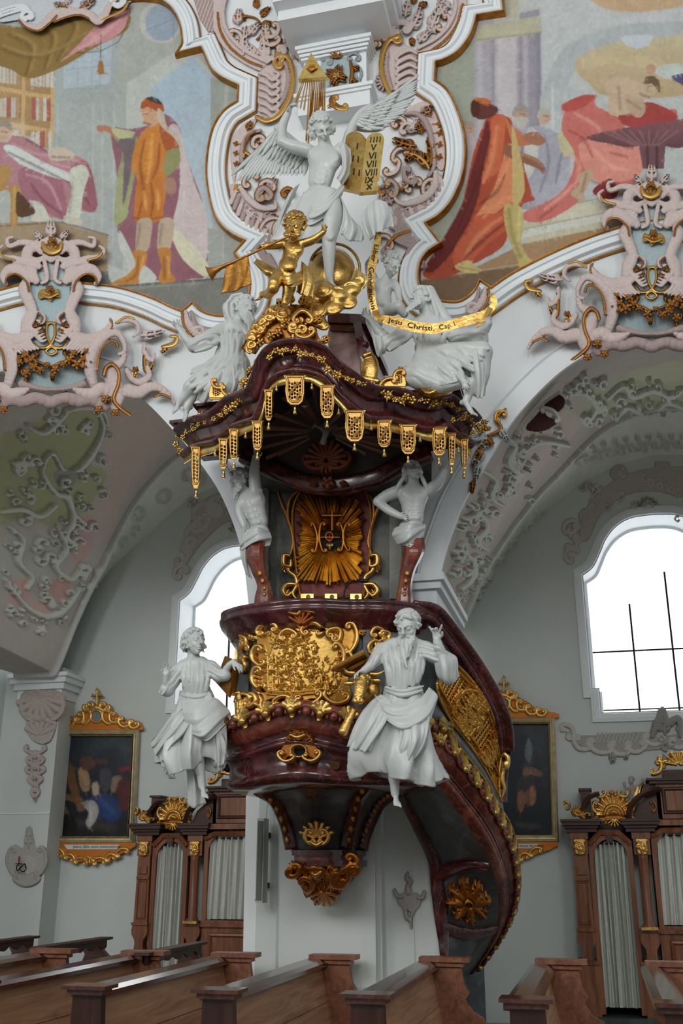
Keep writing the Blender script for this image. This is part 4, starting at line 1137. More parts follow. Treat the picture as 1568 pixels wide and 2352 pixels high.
def fresco_right():
 cv=Canvas(950,-6,1576,720,1.35,bg=(186,192,188));cv.Mk[:]=False
 K=cv
 K.poly([(940,-10),(1590,-10),(1590,740),(940,740)],(192,196,192),smooth=False,col2=(186,190,190))
 K.poly([(990,150),(1050,130),(1090,90),(1096,560),(960,560)],(160,166,150),smooth=False,soft=2)
 K.poly([(1088,50),(1140,40),(1136,480),(1090,480)],(172,168,176),smooth=False,soft=1);K.poly([(1134,30),(1196,30),(1198,480),(1134,480)],(196,188,192),smooth=False,soft=1);K.poly([(1192,30),(1240,20),(1246,480),(1194,480)],(158,152,164),smooth=False,soft=1)
 for x in (1100,1148,1206):K.glaze([(x,60),(x+2,460)],8,(206,200,204),.5)
 for x in (1132,1190,1236):K.glaze([(x,60),(x+2,460)],7,(132,126,140),.55)
 K.poly([(1092,60),(1240,36),(1242,74),(1196,82),(1092,96)],(190,186,156),smooth=False,soft=1);K.glaze([(1096,92),(1240,74)],3,(150,146,120),.7)
 K.poly([(1130,-10),(1190,-10),(1192,40),(1132,44)],(188,184,160),smooth=False,soft=1)
 K.poly([(1330,-10),(1568,-10),(1560,14),(1500,26),(1400,22)],(206,172,132),soft=2);K.poly([(1246,0),(1330,-10),(1420,30),(1568,20),(1590,60),(1480,54),(1380,60),(1290,110),(1252,190),(1246,80)],(196,200,200),soft=1)
 K.poly([(1252,190),(1290,118),(1360,76),(1460,54),(1590,52),(1590,90),(1480,84),(1400,104),(1330,150),(1300,200),(1262,260),(1250,240)],(180,186,188),soft=1)
 K.poly([(1330,130),(1400,100),(1500,88),(1590,90),(1590,210),(1400,220),(1350,190),(1322,160)],(206,190,152),col2=(190,164,122),soft=2);K.poly([(1430,84),(1494,80),(1492,100),(1464,112),(1436,102)],(200,206,212),soft=1)
 K.glaze([(1340,150),(1450,140),(1568,160)],16,(214,196,150),.5)
 K.poly([(1240,220),(1300,200),(1340,210),(1330,420),(1240,300)],(186,192,192),smooth=False,soft=2);K.line([(1268,190),(1270,300)],4,(206,210,210),.7)
 # bystanders
 def head(x,y,r,skin,hair,d=-1,beard=None):
  a=np.linspace(0,6.28,14);K.poly(np.stack([x+r*.8*np.cos(a),y+r*np.sin(a)],1),skin);K.poly([(x-r*.8,y-r*.3),(x-r*.5,y-r),(x+r*.3,y-r*1.15),(x+r*.9,y-r*.5),(x+r*.9,y+r*.2),(x+r*.4,y-r*.4)] if d<0 else [(x+r*.8,y-r*.3),(x+r*.5,y-r),(x-r*.3,y-r*1.15),(x-r*.9,y-r*.5),(x-r*.9,y+r*.2),(x-r*.4,y-r*.4)],hair)
  K.glaze([(x+d*r*.5,y-r*.1),(x-d*r*.1,y-r*.12)],1.8,(90,56,44),.7);K.glaze([(x+d*r*.45,y+r*.45),(x,y+r*.5)],1.5,(120,66,52),.6);K.glaze([(x+d*r*.25,y),(x+d*r*.4,y+r*.25)],2,(150,100,78),.6)
  if beard:K.poly([(x-r*.7,y+r*.3),(x+r*.7,y+r*.3),(x+r*.5,y+r*1.2),(x,y+r*1.6),(x-r*.5,y+r*1.1)],beard)
 head(1076,296,16,(196,160,138),(170,150,136),1)
 K.poly([(1068,316),(1090,320),(1100,420),(1068,420)],(186,170,170))
 K.poly([(1160,300),(1220,288),(1270,300),(1300,330),(1310,400),(1290,460),(1210,470),(1180,400)],(168,166,178));K.poly([(1210,300),(1236,310),(1230,380),(1200,420)],(206,204,196));K.poly([(1280,310),(1312,300),(1322,340),(1296,360)],(196,190,150))
 K.poly([(1230,440),(1270,420),(1310,380),(1290,470),(1240,520)],(176,174,186))
 for s in ([(1250,310),(1260,370),(1240,440)],[(1200,330),(1196,400)],[(1290,350),(1276,420)]):K.glaze(s,[3,6,3],(122,120,136),.7)
 head(1196,264,21,(196,158,134),(160,150,140),1,(190,186,176));head(1250,268,18,(202,168,144),(186,180,168),1)
 # steps
 K.poly([(1206,512),(1250,500),(1380,470),(1420,470),(1420,560),(1300,590),(1200,620)],(196,190,162),smooth=False,soft=1);K.poly([(1250,478),(1390,452),(1392,492),(1250,510)],(206,202,178),smooth=False);K.line([(1252,478),(1390,454)],2,(150,144,118),.8)
 K.poly([(1200,528),(1420,484),(1420,500),(1200,546)],(206,206,194),smooth=False);K.line([(1196,528),(1420,482)],2,(160,154,130),.8)
 K.poly([(970,640),(1100,610),(1200,560),(1400,520),(1400,560),(1200,640),(1100,700),(980,700)],(168,134,96),smooth=False,soft=1);K.line([(970,640),(1100,622),(1200,606)],2,(196,180,150),.7);K.poly([(965,645),(1110,622),(1200,610),(1130,690),(1040,705),(980,690)],(126,100,74),smooth=False,soft=2)
 # man being baptised and the font
 K.poly([(1300,250),(1330,226),(1370,218),(1366,240),(1420,270),(1450,300),(1540,250),(1556,270),(1540,300),(1440,340),(1460,400),(1440,440),(1370,400),(1330,460),(1270,500),(1220,510),(1200,490),(1290,440),(1320,360),(1290,300)],(206,110,100))
 K.poly([(1290,240),(1340,218),(1366,222),(1340,246),(1300,256)],(190,78,70));K.poly([(1330,330),(1400,320),(1470,340),(1470,400),(1400,420),(1350,400)],(222,142,124));K.poly([(1420,260),(1460,240),(1500,236),(1556,266),(1530,290),(1440,290)],(176,66,62));K.poly([(1360,440),(1400,410),(1420,440),(1400,460)],(140,42,46))
 for s in ([(1320,260),(1370,290),(1390,330)],[(1300,350),(1330,380),(1320,430)],[(1360,340),(1400,380),(1440,390)],[(1250,480),(1290,450),(1320,420)]):K.glaze(s,[4,8,4],(238,168,148),.6)
 for s in ([(1306,300),(1340,320),(1360,360)],[(1340,400),(1370,420),(1420,420)],[(1400,350),(1440,360)],[(1240,500),(1280,470)]):K.glaze(s,[3,6,3],(150,56,52),.6)
 K.poly([(1390,190),(1420,178),(1470,190),(1490,215),(1470,240),(1440,262),(1400,262),(1396,225)],(206,178,148));K.poly([(1430,220),(1470,226),(1482,250),(1470,270),(1450,262)],(196,166,138));K.glaze([(1420,200),(1424,250)],6,(160,128,102),.6);K.glaze([(1440,230),(1470,250)],4,(150,112,90),.6)
 head(1494,200,20,(206,176,146),(120,94,66),-1);K.poly([(1480,180),(1500,174),(1514,190),(1514,212),(1500,196)],(120,92,64));K.glaze([(1470,216),(1490,224)],5,(130,96,66),.6)
 K.poly([(1500,160),(1530,148),(1590,146),(1590,176),(1540,182),(1510,172)],(196,204,198));K.poly([(1484,152),(1500,148),(1506,162),(1490,170)],(196,150,124));K.poly([(1540,176),(1590,170),(1590,210),(1568,196)],(90,80,120))
 K.poly([(1352,312),(1420,296),(1500,284),(1590,274),(1590,320),(1560,340),(1500,332),(1440,338),(1400,330),(1356,322)],(140,92,96),col2=(106,66,72));K.poly([(1466,330),(1528,330),(1524,388),(1476,388)],(120,80,84),smooth=False);K.line([(1486,336),(1488,386)],4,(84,50,56),.8);K.line([(1508,336),(1508,386)],4,(84,50,56),.8)
 for x in range(1380,1568,22):K.glaze([(x,300),(1490+(x-1490)*.3,334)],3,(170,122,120),.5)
 K.poly([(1330,400),(1360,390),(1354,420),(1340,440),(1344,462),(1316,452),(1312,440),(1330,424)],(196,166,136));K.glaze([(1346,400),(1336,440)],5,(146,112,86),.6)
 # man in the orange-red cloak
 K.poly([(1118,270),(1140,262),(1170,272),(1180,300),(1220,440),(1228,458),(1200,470),(1196,500),(1170,530),(1150,570),(1080,610),(1030,636),(984,640),(972,620),(1010,560),(1050,500),(1070,430),(1090,340)],(178,72,40))
 K.poly([(1120,276),(1104,320),(1080,400),(1060,470),(1010,560),(976,618),(1000,620),(1050,560),(1088,480),(1110,400),(1124,330)],(112,38,36),soft=2)
 K.poly([(1130,270),(1160,268),(1156,330),(1146,390),(1120,410),(1106,420),(1112,370),(1124,320)],(206,98,52));K.poly([(1166,330),(1188,350),(1180,400),(1200,440),(1150,480),(1100,520),(1090,500),(1130,440),(1150,380)],(224,134,84))
 K.poly([(1040,580),(1090,500),(1140,490),(1180,480),(1170,520),(1120,560),(1060,620)],(200,88,50),soft=1)
 for s in ([(1140,290),(1130,360),(1110,420)],[(1170,360),(1150,420),(1100,490)],[(1150,500),(1100,540),(1060,600)],[(1190,440),(1140,470),(1110,500)]):K.glaze(s,[4,9,4],(236,152,98),.55)
 for s in ([(1126,300),(1116,360),(1090,430),(1050,530)],[(1160,400),(1140,440),(1100,470)],[(1160,510),(1100,560),(1040,620)],[(1100,440),(1070,520),(1020,600)]):K.glaze(s,[3,7,3],(92,28,28),.65)
 K.poly([(1160,270),(1176,290),(1210,310),(1228,318),(1240,330),(1222,332),(1190,336),(1176,330)],(200,120,72));K.poly([(1200,312),(1230,302),(1252,322),(1240,334),(1218,330)],(170,112,84))
 K.poly([(1160,330),(1200,350),(1236,366),(1252,386),(1246,400),(1236,388),(1196,372),(1160,356)],(150,98,70));K.glaze([(1176,342),(1234,370)],5,(186,132,98),.6)
 K.poly([(1176,290),(1196,360),(1204,440),(1178,470),(1176,380)],(206,178,110));K.poly([(1160,470),(1196,476),(1202,520),(1196,556),(1212,590),(1228,604),(1196,616),(1186,590),(1168,550),(1158,510)],(196,178,104));K.glaze([(1168,480),(1176,540),(1194,590)],7,(146,126,66),.6);K.glaze([(1192,480),(1190,550)],5,(222,208,142),.6)
 K.poly([(1050,606),(1076,598),(1092,612),(1106,622),(1080,628),(1046,616)],(206,186,120));K.glaze([(1056,614),(1100,622)],3,(140,110,60),.6)
 K.poly([(1086,238),(1106,232),(1130,240),(1144,250),(1138,262),(1120,272),(1100,274),(1084,262)],(106,56,44));K.poly([(1080,250),(1084,232),(1100,224),(1122,230),(1128,236),(1104,238),(1100,262),(1086,268)],(88,42,34));K.poly([(1088,228),(1108,224),(1130,234),(1110,240)],(196,104,44));K.glaze([(1124,246),(1132,250)],1.6,(40,20,20),.8)
 K.painterly(6500,5);K.K[:]=_blur(K.K,1);K.mottle(.05,26,8)
 keep=cv.inside(np.r_[gr,[(1700,508),(1700,-60),(1150,-60)]],(slice(None),slice(None)))
 o=cv.build('wall_fresco_right',M['fresco'],on_plane(YN-.012),keep=keep,skirt=False)
 tag(o,'right wall painting of a cloaked man watching a baptism over a red stone font','fresco')
fresco_left();fresco_right()

# ================================================================== PULPIT
PC=np.array([-1.76,7.05])
PLAN=smooth_path([(-2.50,7.62),(-2.53,7.30),(-2.52,6.90),(-2.43,6.50),(-2.28,6.34),(-2.12,6.27),(-1.96,6.23),(-1.81,6.22),(-1.66,6.25),(-1.50,6.32),(-1.40,6.34),(-1.26,6.40),(-1.13,6.50),(-1.03,6.68),(-1.0,6.95),(-1.02,7.30),(-1.05,7.62)],6)
def arch_bump(xy):  # the front mouldings rise in the middle of the front
 return np.exp(-((xy[:,0]+1.85)/.30)**2)*np.clip((7.0-xy[:,1])/.4,0,1)
def ring(scale,z,bump=0.0):
 p=PC+(PLAN-PC)*scale;p[:,1]=np.minimum(p[:,1],7.62)
 return np.c_[p,z+bump*arch_bump(PLAN)]
def ring_loft(name,levels,mat,parent,caps=False,smooth=True):
 R=np.array([ring(*l) for l in levels]);m,n=R.shape[:2]
 f=[tuple(q) for q in grid_faces(m,n)]
 if caps:f+=[tuple(range(n))[::-1],tuple((m-1)*n+i for i in range(n))]
 return obj(name,R.reshape(-1,3),f,mat,parent,smooth)
def on_ring(scale,z0=None):
 """surface function: photo pixel -> point of the vertical basket wall (first hit in plan)"""
 p=PC+(PLAN-PC)*scale;uu,_=proj(np.c_[p,np.full(len(p),2.9)])
 front=p[:,1]<7.0
 def f(U,V):
  Y=np.interp(U,uu[front],p[front,1]);return P(U,V,Y)
 return f
def ring_normal(B):
 n=np.stack([B[...,0]-PC[0],(B[...,1]-PC[1])*1.4,0*B[...,0]],-1);return n/np.linalg.norm(n,axis=-1)[...,None]

def pulpit():
 t=thing('pulpit_basket','round red and grey marble pulpit basket with gilt relief on the white pier','pulpit',(-1.76,7.6,2.4))
 ring_loft('cornice',[(.90,3.07),(.95,3.08),(.96,3.11),(.99,3.12),(1.0,3.16),(1.05,3.18),(1.06,3.205),(1.03,3.22),(1.05,3.235),(1.05,3.26),(.98,3.27),(.2,3.27)],M['red'],t)
 ring_loft('parapet_wall',[(.88,2.40),(.90,2.48),(.90,2.55),(.895,3.0),(.90,3.05),(.91,3.08)],M['grey'],t)
 ring_loft('base_torus',[(.90,2.55,.06),(.95,2.55,.06),(1.0,2.52,.07),(1.03,2.46,.08),(1.03,2.40,.08),(1.0,2.35,.08),(.97,2.33,.08)],M['redo'],t)
 ring_loft('base_frieze',[(.97,2.33,.08),(.95,2.31,.08),(.945,2.28,.08),(.975,2.27,.08),(.975,2.245,.08),(.945,2.235,.08),(.93,2.20,.06),(.925,2.13,.05),(.95,2.12,.04),(.95,2.09,.03),(.90,2.07,.02),(.5,2.07,0)],M['red'],t)
 # pilaster strips on the wall
 for u0,u1 in ((556,574),(836,858)):
  f=on_ring(.91);q=f(np.array([u0,u1,u1,u0],float),np.array([1448,1448,1640,1640.]))
  mb=MB();mb.prism(q,(0,-1,0),.03);mb.build('pilaster',M['dgrey'],t)
 # gilt gadroon along the torus
 tor=ring(1.035,2.46,.08);u,v=proj(tor);seg=resample(tor[(tor[:,1]<7.0)],.005)
 d=np.r_[0,np.cumsum(np.linalg.norm(np.diff(seg,axis=0),axis=1))];n=int(d[-1]/.085)
 shell=None
 for i in range(n+1):
  k=np.searchsorted(d,i*d[-1]/n).clip(1,len(seg)-2);p=seg[k];tg=seg[k+1]-seg[k-1];tg /= np.linalg.norm(tg);nn=np.array([tg[1],-tg[0],0]);nn /= np.linalg.norm(nn)+1e-9
  mb=MB();up=np.cross(nn,tg)
  if i % 2==0:
   for a in (-1.2,-.6,0,.6,1.2):
    e=p+nn*.02+(tg*math.sin(a)+up*math.cos(a))*.056;mb.tube([p+nn*.03-up*.02,(p+e)/2+nn*.045,e+nn*.015],[.016,.026,.026],6)
   mb.ball(p+nn*.05-up*.015,.03,8);mb.tube([p+nn*.03-up*.02,p+nn*.02-up*.055],[.03,.02],6);mb.build('gilt_shell',M['gold'],t,True)
  else:
   mb.tube([p-up*.02+nn*.02+(tg*math.cos(a)+up*math.sin(a))*.045 for a in np.linspace(-.4,math.pi+.4,10)],.016,6);mb.ball(p+nn*.03-up*.015,.032,8);mb.build('egg',M['redo'],t,True)
 # gilt relief with cartouche frame
 f=on_ring(.905)
 cv=Canvas(575,1395,850,1640,1.0);rg=np.random.RandomState(12)
 cv.poly([(597,1440),(640,1432),(680,1440),(730,1448),(762,1434),(800,1430),(820,1436),(812,1470),(806,1500),(800,1560),(806,1600),(780,1612),(720,1606),(690,1618),(660,1608),(630,1606),(600,1618),(590,1600),(600,1540),(596,1480)],(186,138,66),h=.03,metal=.95)
 HI=(206,166,92)
 # scene field: sky, crowd, figures, architecture
 cv.poly([(640,1470),(690,1452),(770,1456),(786,1480),(780,1540),(770,1580),(700,1590),(640,1580),(618,1540)],HI,h=.022,metal=.95)
 for i in range(420):
  x,y=rg.uniform(612,792),rg.uniform(1458,1598)
  if x>715 and y<1510:continue
  a=rg.uniform(0,6.28);L=rg.uniform(3,11);cv.stroke([(x,y),(x+L*.5*math.cos(a),y+L*.5*math.sin(a)+2),(x+L*math.cos(a),y+L*math.sin(a))],[1.3,2.3,1.2],HI,rg.uniform(.03,.05),.95,n=3)
 for x,y,s in ((700,1500,1.0),(664,1530,.9),(648,1560,1.0),(690,1566,1.0),(738,1556,1.1),(752,1572,1.0),(718,1540,.9),(634,1530,.8),(676,1490,.8),(770,1566,.8),(726,1488,.7)):
  cv.stroke([(x,y-10*s),(x+.1,y-10*s)],4*s,HI,.065,.95,n=2);cv.stroke([(x,y-6*s),(x+2,y+4*s),(x-2,y+16*s)],[4*s,6*s,7*s],HI,.06,.95);cv.stroke([(x-3*s,y-3*s),(x-10*s,y+3*s)],[2.4,1.8],HI,.06,.95);cv.stroke([(x+3*s,y-3*s),(x+9*s,y+1)],[2.4,1.8],HI,.06,.95)
  for j in (-3,0,4):cv.stroke([(x+j*s,y+2),(x+j*1.4*s,y+16*s)],[1.2,1.6],HI,.075,.95,n=3)
 for y in (1588,1596):cv.stroke([(620,y),(680,y+3),(760,y-6)],2,HI,.05,.95)
 for x in (622,632,640):cv.stroke([(x,1510),(x+1,1590)],2.2,HI,.045,.95)
 for x in range(640,700,7):cv.flower(x+rg.uniform(-2,2),1478+rg.uniform(-10,8),5,HI,.05,.95)
 # frame scrolls
 for p,q,b,r in (((602,1450),(640,1438),10,8),((760,1450),(782,1470),14,9),((700,1446),(742,1446),12,9),((596,1490),(604,1530),-10,8),((594,1540),(606,1584),-10,8),((590,1600),(610,1616),8,8),((640,1610),(680,1612),10,8),((690,1616),(740,1604),-10,8),((750,1604),(796,1612),-10,9),((812,1440),(804,1500),10,9),((652,1462),(684,1456),9,7),((780,1484),(786,1530),8,7),((800,1500),(800,1540),8,7)):cv.cs(p,q,b,r,5,GLD,.07,.95)
 for k in range(7):cv.stroke([(590+k,1536+9*k),(604,1540+9*k)],[3,4],GLD,.055,.95)
 for x,y in ((782,1500),(784,1512),(786,1524)):cv.stroke([(x,y),(x+.1,y)],6,GLB,.06,.95,n=2)
 for x,y,a in ((612,1436,-60),(800,1432,-40),(818,1452,20),(596,1470,200),(640,1436,-90),(776,1434,-100)):cv.leaf(x,y,a,20,12,GLD,.06,.95,lobes=3)
 for k,(x,y) in enumerate(((610,1586),(604,1612),(742,1450))):cv.poly(np.stack([x+7*np.cos(np.linspace(0,6.28,10)),y+6*np.sin(np.linspace(0,6.28,10))],1),(40,40,44),h=.005)
 cv.build('gilt_relief',M['paint'],f,t,ring_normal)
 cv=Canvas(660,1398,732,1450,1.0);B2=(142,78,40)
 cv.poly([(668,1404),(682,1408),(696,1403),(712,1404),(728,1408),(728,1422),(714,1434),(704,1446),(690,1446),(678,1430),(666,1420)],B2,h=.03,metal=.8);cv.shell(698,1440,-90,30,110,B2,.07,.8,n=6);cv.stroke([(668,1410),(690,1416),(700,1408),(726,1412)],[3,6,5,3],GLB,.08,.85)
 cv.build('crest_shell',M['paint'],on_ring(.95),t,ring_normal)
 for box,pts in (((546,1448,582,1560),(((558,1462),(572,1480),7),((570,1484),(556,1510),-7),((560,1514),(566,1540),6))),((838,1440,900,1560),(((850,1456),(874,1448),8),((878,1452),(888,1470),7),((856,1474),(846,1500),-7),((880,1478),(866,1500),8)))):
  cv=Canvas(*box,1.0)
  for p,q,b in pts:cv.cs(p,q,b,7,4.5,GLD,.05,.95);cv.leaf(*p,60,16,9,GLD,.045,.95,lobes=2)
  cv.build('gilt_scroll_drop',M['paint'],f,t,ring_normal)
 cv=Canvas(535,1575,640,1645,1.0)
 for p,q,b in (((556,1612),(580,1598),9),((572,1636),(604,1622),9),((596,1600),(588,1624),6)):cv.cs(p,q,b,8,5,GLD,.07,.95)
 cv.build('gilt_foot_scroll',M['paint'],on_ring(.94),t,ring_normal)
 # round dark opening in a gilt shell on the frieze
 cv=Canvas(630,1672,745,1760,1.0)
 cv.poly([(640,1738),(656,1712),(664,1694),(690,1684),(716,1694),(726,1714),(742,1734),(730,1746),(710,1738),(690,1744),(668,1738),(654,1748)],(150,92,44),h=.03,metal=.85)
 for a in range(9):cv.leaf(692+20*math.cos(math.radians(200+18*a)),1712+18*math.sin(math.radians(200+18*a)),200+18*a,18,9,GLB,.06,.9,lobes=2)
 cv.cs((648,1738),(680,1744),-9,7,4,GLD,.07,.95);cv.cs((704,1744),(738,1736),-9,7,4,GLD,.07,.95);cv.stroke([(676,1690),(690,1696),(706,1690)],[3,5,3],GLD,.08,.95)
 cv.poly(np.stack([691+16*np.cos(np.linspace(0,6.28,20)),1732+13*np.sin(np.linspace(0,6.28,20))-6],1),(8,8,8),h=.004);cv.stroke(np.stack([691+17*np.cos(np.linspace(0,6.28,22)),1726+14*np.sin(np.linspace(0,6.28,22))],1),2,GLD,.06,.9)
 cv.build('gilt_eye_shell',M['paint'],on_ring(.935),t,ring_normal)
 # ---- corbel below
 lv=[(1768,556,902,6.42),(1780,560,890,6.48),(1800,590,870,6.66),(1830,628,846,6.88),(1870,650,832,7.04),(1910,664,820,7.14),(1950,672,812,7.18)]
 def half(v,ul,ur,yf,n=28):
  ym=7.62;a=np.linspace(math.pi,0,n);c=(ul+ur)/2
  z=P(c,v,yf)[2];xl,xr=P(ul,v,(yf+ym)/2)[0],P(ur,v,(yf+ym)/2)[0]
  return np.stack([(xl+xr)/2+(xr-xl)/2*np.cos(a),ym-(ym-yf)*np.sin(a)**.8,np.full(n,z)],1)
 q=smooth_path(np.array(lv,float),5);R=np.array([half(*l) for l in q]);obj('corbel_bowl',R.reshape(-1,3),grid_faces(len(R),28),M['dgrey'],t,True)
 for sd,idx in ((-1,5),(1,22),(-1,0),(1,27)):
  path=R[:,idx]+np.array([0,-.02,0]);mb=MB();mb.sweep(path,[(-.055,-.02),(-.06,.04),(-.03,.07),(.03,.07),(.06,.04),(.055,-.02)],(0.25*sd,-1,0));mb.build('corbel_rib',M['red'],t,True)
  for k in range(3,len(path)-3,3):
   s5=MB();s5.ball(path[k]+np.array([.02*sd,-.07,0]),(.022,.022,.03),8);s5.build('bellflower',M['goldm'],t,True)
 mb=MB()
 for sd,(u,v) in ((-1,(536,1772)),(1,(886,1764))):
  c=P(u,v,6.6);a=np.linspace(0,4.6,22);rr=.055*(1-a/7)
  mb.tube(np.stack([c[0]+sd*rr*np.cos(a),np.full(22,c[1]),c[2]+rr*np.sin(a)],1),.028,8)
 mb.build('volute_curl',M['red'],t,True)
 # foliate panel under the frieze
 cv=Canvas(600,1745,800,1850,1.2);B3=(92,58,40)
 cv.poly([(612,1752),(690,1748),(780,1752),(760,1790),(730,1812),(716,1836),(696,1812),(660,1792),(630,1774)],B3,h=.02,metal=.4);rg=np.random.RandomState(4)
 for k in range(26):x,y=rg.uniform(640,760),rg.uniform(1756,1800);cv.cs((x,y),(x+rg.uniform(-18,18),y+rg.uniform(6,16)),5,5,3.4,(120,76,44),.04,.5)
 cv.leaf(714,1800,90,34,20,(120,76,44),.045,.5,lobes=3)
 cv.build('foliate_panel',M['paint'],lambda U,V:P(U,V,np.interp(V,[1745,1768,1800,1830,1870],[6.36,6.38,6.56,6.80,6.94])-.03),t)
 # capital and gilded pendant
 for v0,v1,w,yy,mt in ((1952,1964,80,7.10,'red'),(1964,1976,74,7.14,'redo'),(1976,1990,82,7.08,'red'),(1990,2012,66,7.2,'red')):
  a=half(v0,742-w,742+w,yy);b=half(v1,742-w,742+w,yy);n=len(a);mb=MB();mb.add(np.r_[a,b],[tuple(x) for x in grid_faces(2,n)]+[tuple(range(n))[::-1],tuple(range(n,2*n))]);mb.build('capital',M[mt],t)
 R=np.array([half(*l) for l in smooth_path([(1990,672,812,7.2),(2020,690,800,7.26),(2040,704,784,7.34),(2058,724,766,7.46),(2072,742,750,7.56)],4)]);obj('pendant_core',R.reshape(-1,3),grid_faces(len(R),28),M['red'],t,True)
 yv=lambda U,V:P(U,V,np.interp(V,[1880,1950,1990,2020,2040,2060,2080],[7.08,7.12,7.14,7.22,7.30,7.42,7.54]))
 cv=Canvas(655,1880,835,2090,1.0);G2=(170,104,44)
 cv.poly([(706,1900),(722,1884),(744,1888),(752,1906),(744,1930),(728,1936),(710,1926)],G2,h=.04,metal=.9);cv.shell(728,1926,-90,38,130,GLD,.10,.95,n=7);cv.cs((706,1906),(714,1936),-8,7,4.5,GLD,.11,.95);cv.cs((750,1906),(744,1936),8,7,4.5,GLD,.11,.95);cv.stroke([(714,1930),(728,1938),(742,1930)],[4,7,4],GLD,.12,.95)
 for i in range(46):
  y=1990+75*(i/46);w=76*(1-((y-1985)/95)**1.6)+4;x=742+w*(2*((i*.618) % 1)-1);a=90+50*(x-742)/76
  cv.leaf(x,y-8,a,24,13,G2 if i % 3 else GLD,.06+.03*((i*.37) % 1),.8,bend=.4*(-1)**i,lobes=3)
 for p,q,b in (((690,1990),(668,2010),9),((800,1986),(822,1996),9),((800,2000),(780,2030),10),((764,2010),(786,2034),-12),((700,2014),(716,2040),9),((716,2000),(740,2006),-9),((810,1960),(818,1984),6)):cv.cs(p,q,b,8,6,G2,.11,.85)
 cv.stroke([(716,2000),(726,2008),(738,2000)],[3,6,3],(230,190,100),.12,.95)
 cv.shell(745,2046,90,28,150,G2,.11,.85,n=7);cv.stroke([(733,2062),(745,2072),(757,2062)],[4,7,4],GLD,.1,.9)
 cv.build('gilt_pendant_leaves',M['paint'],yv,t,(.2,-.97,-.1))
pulpit()

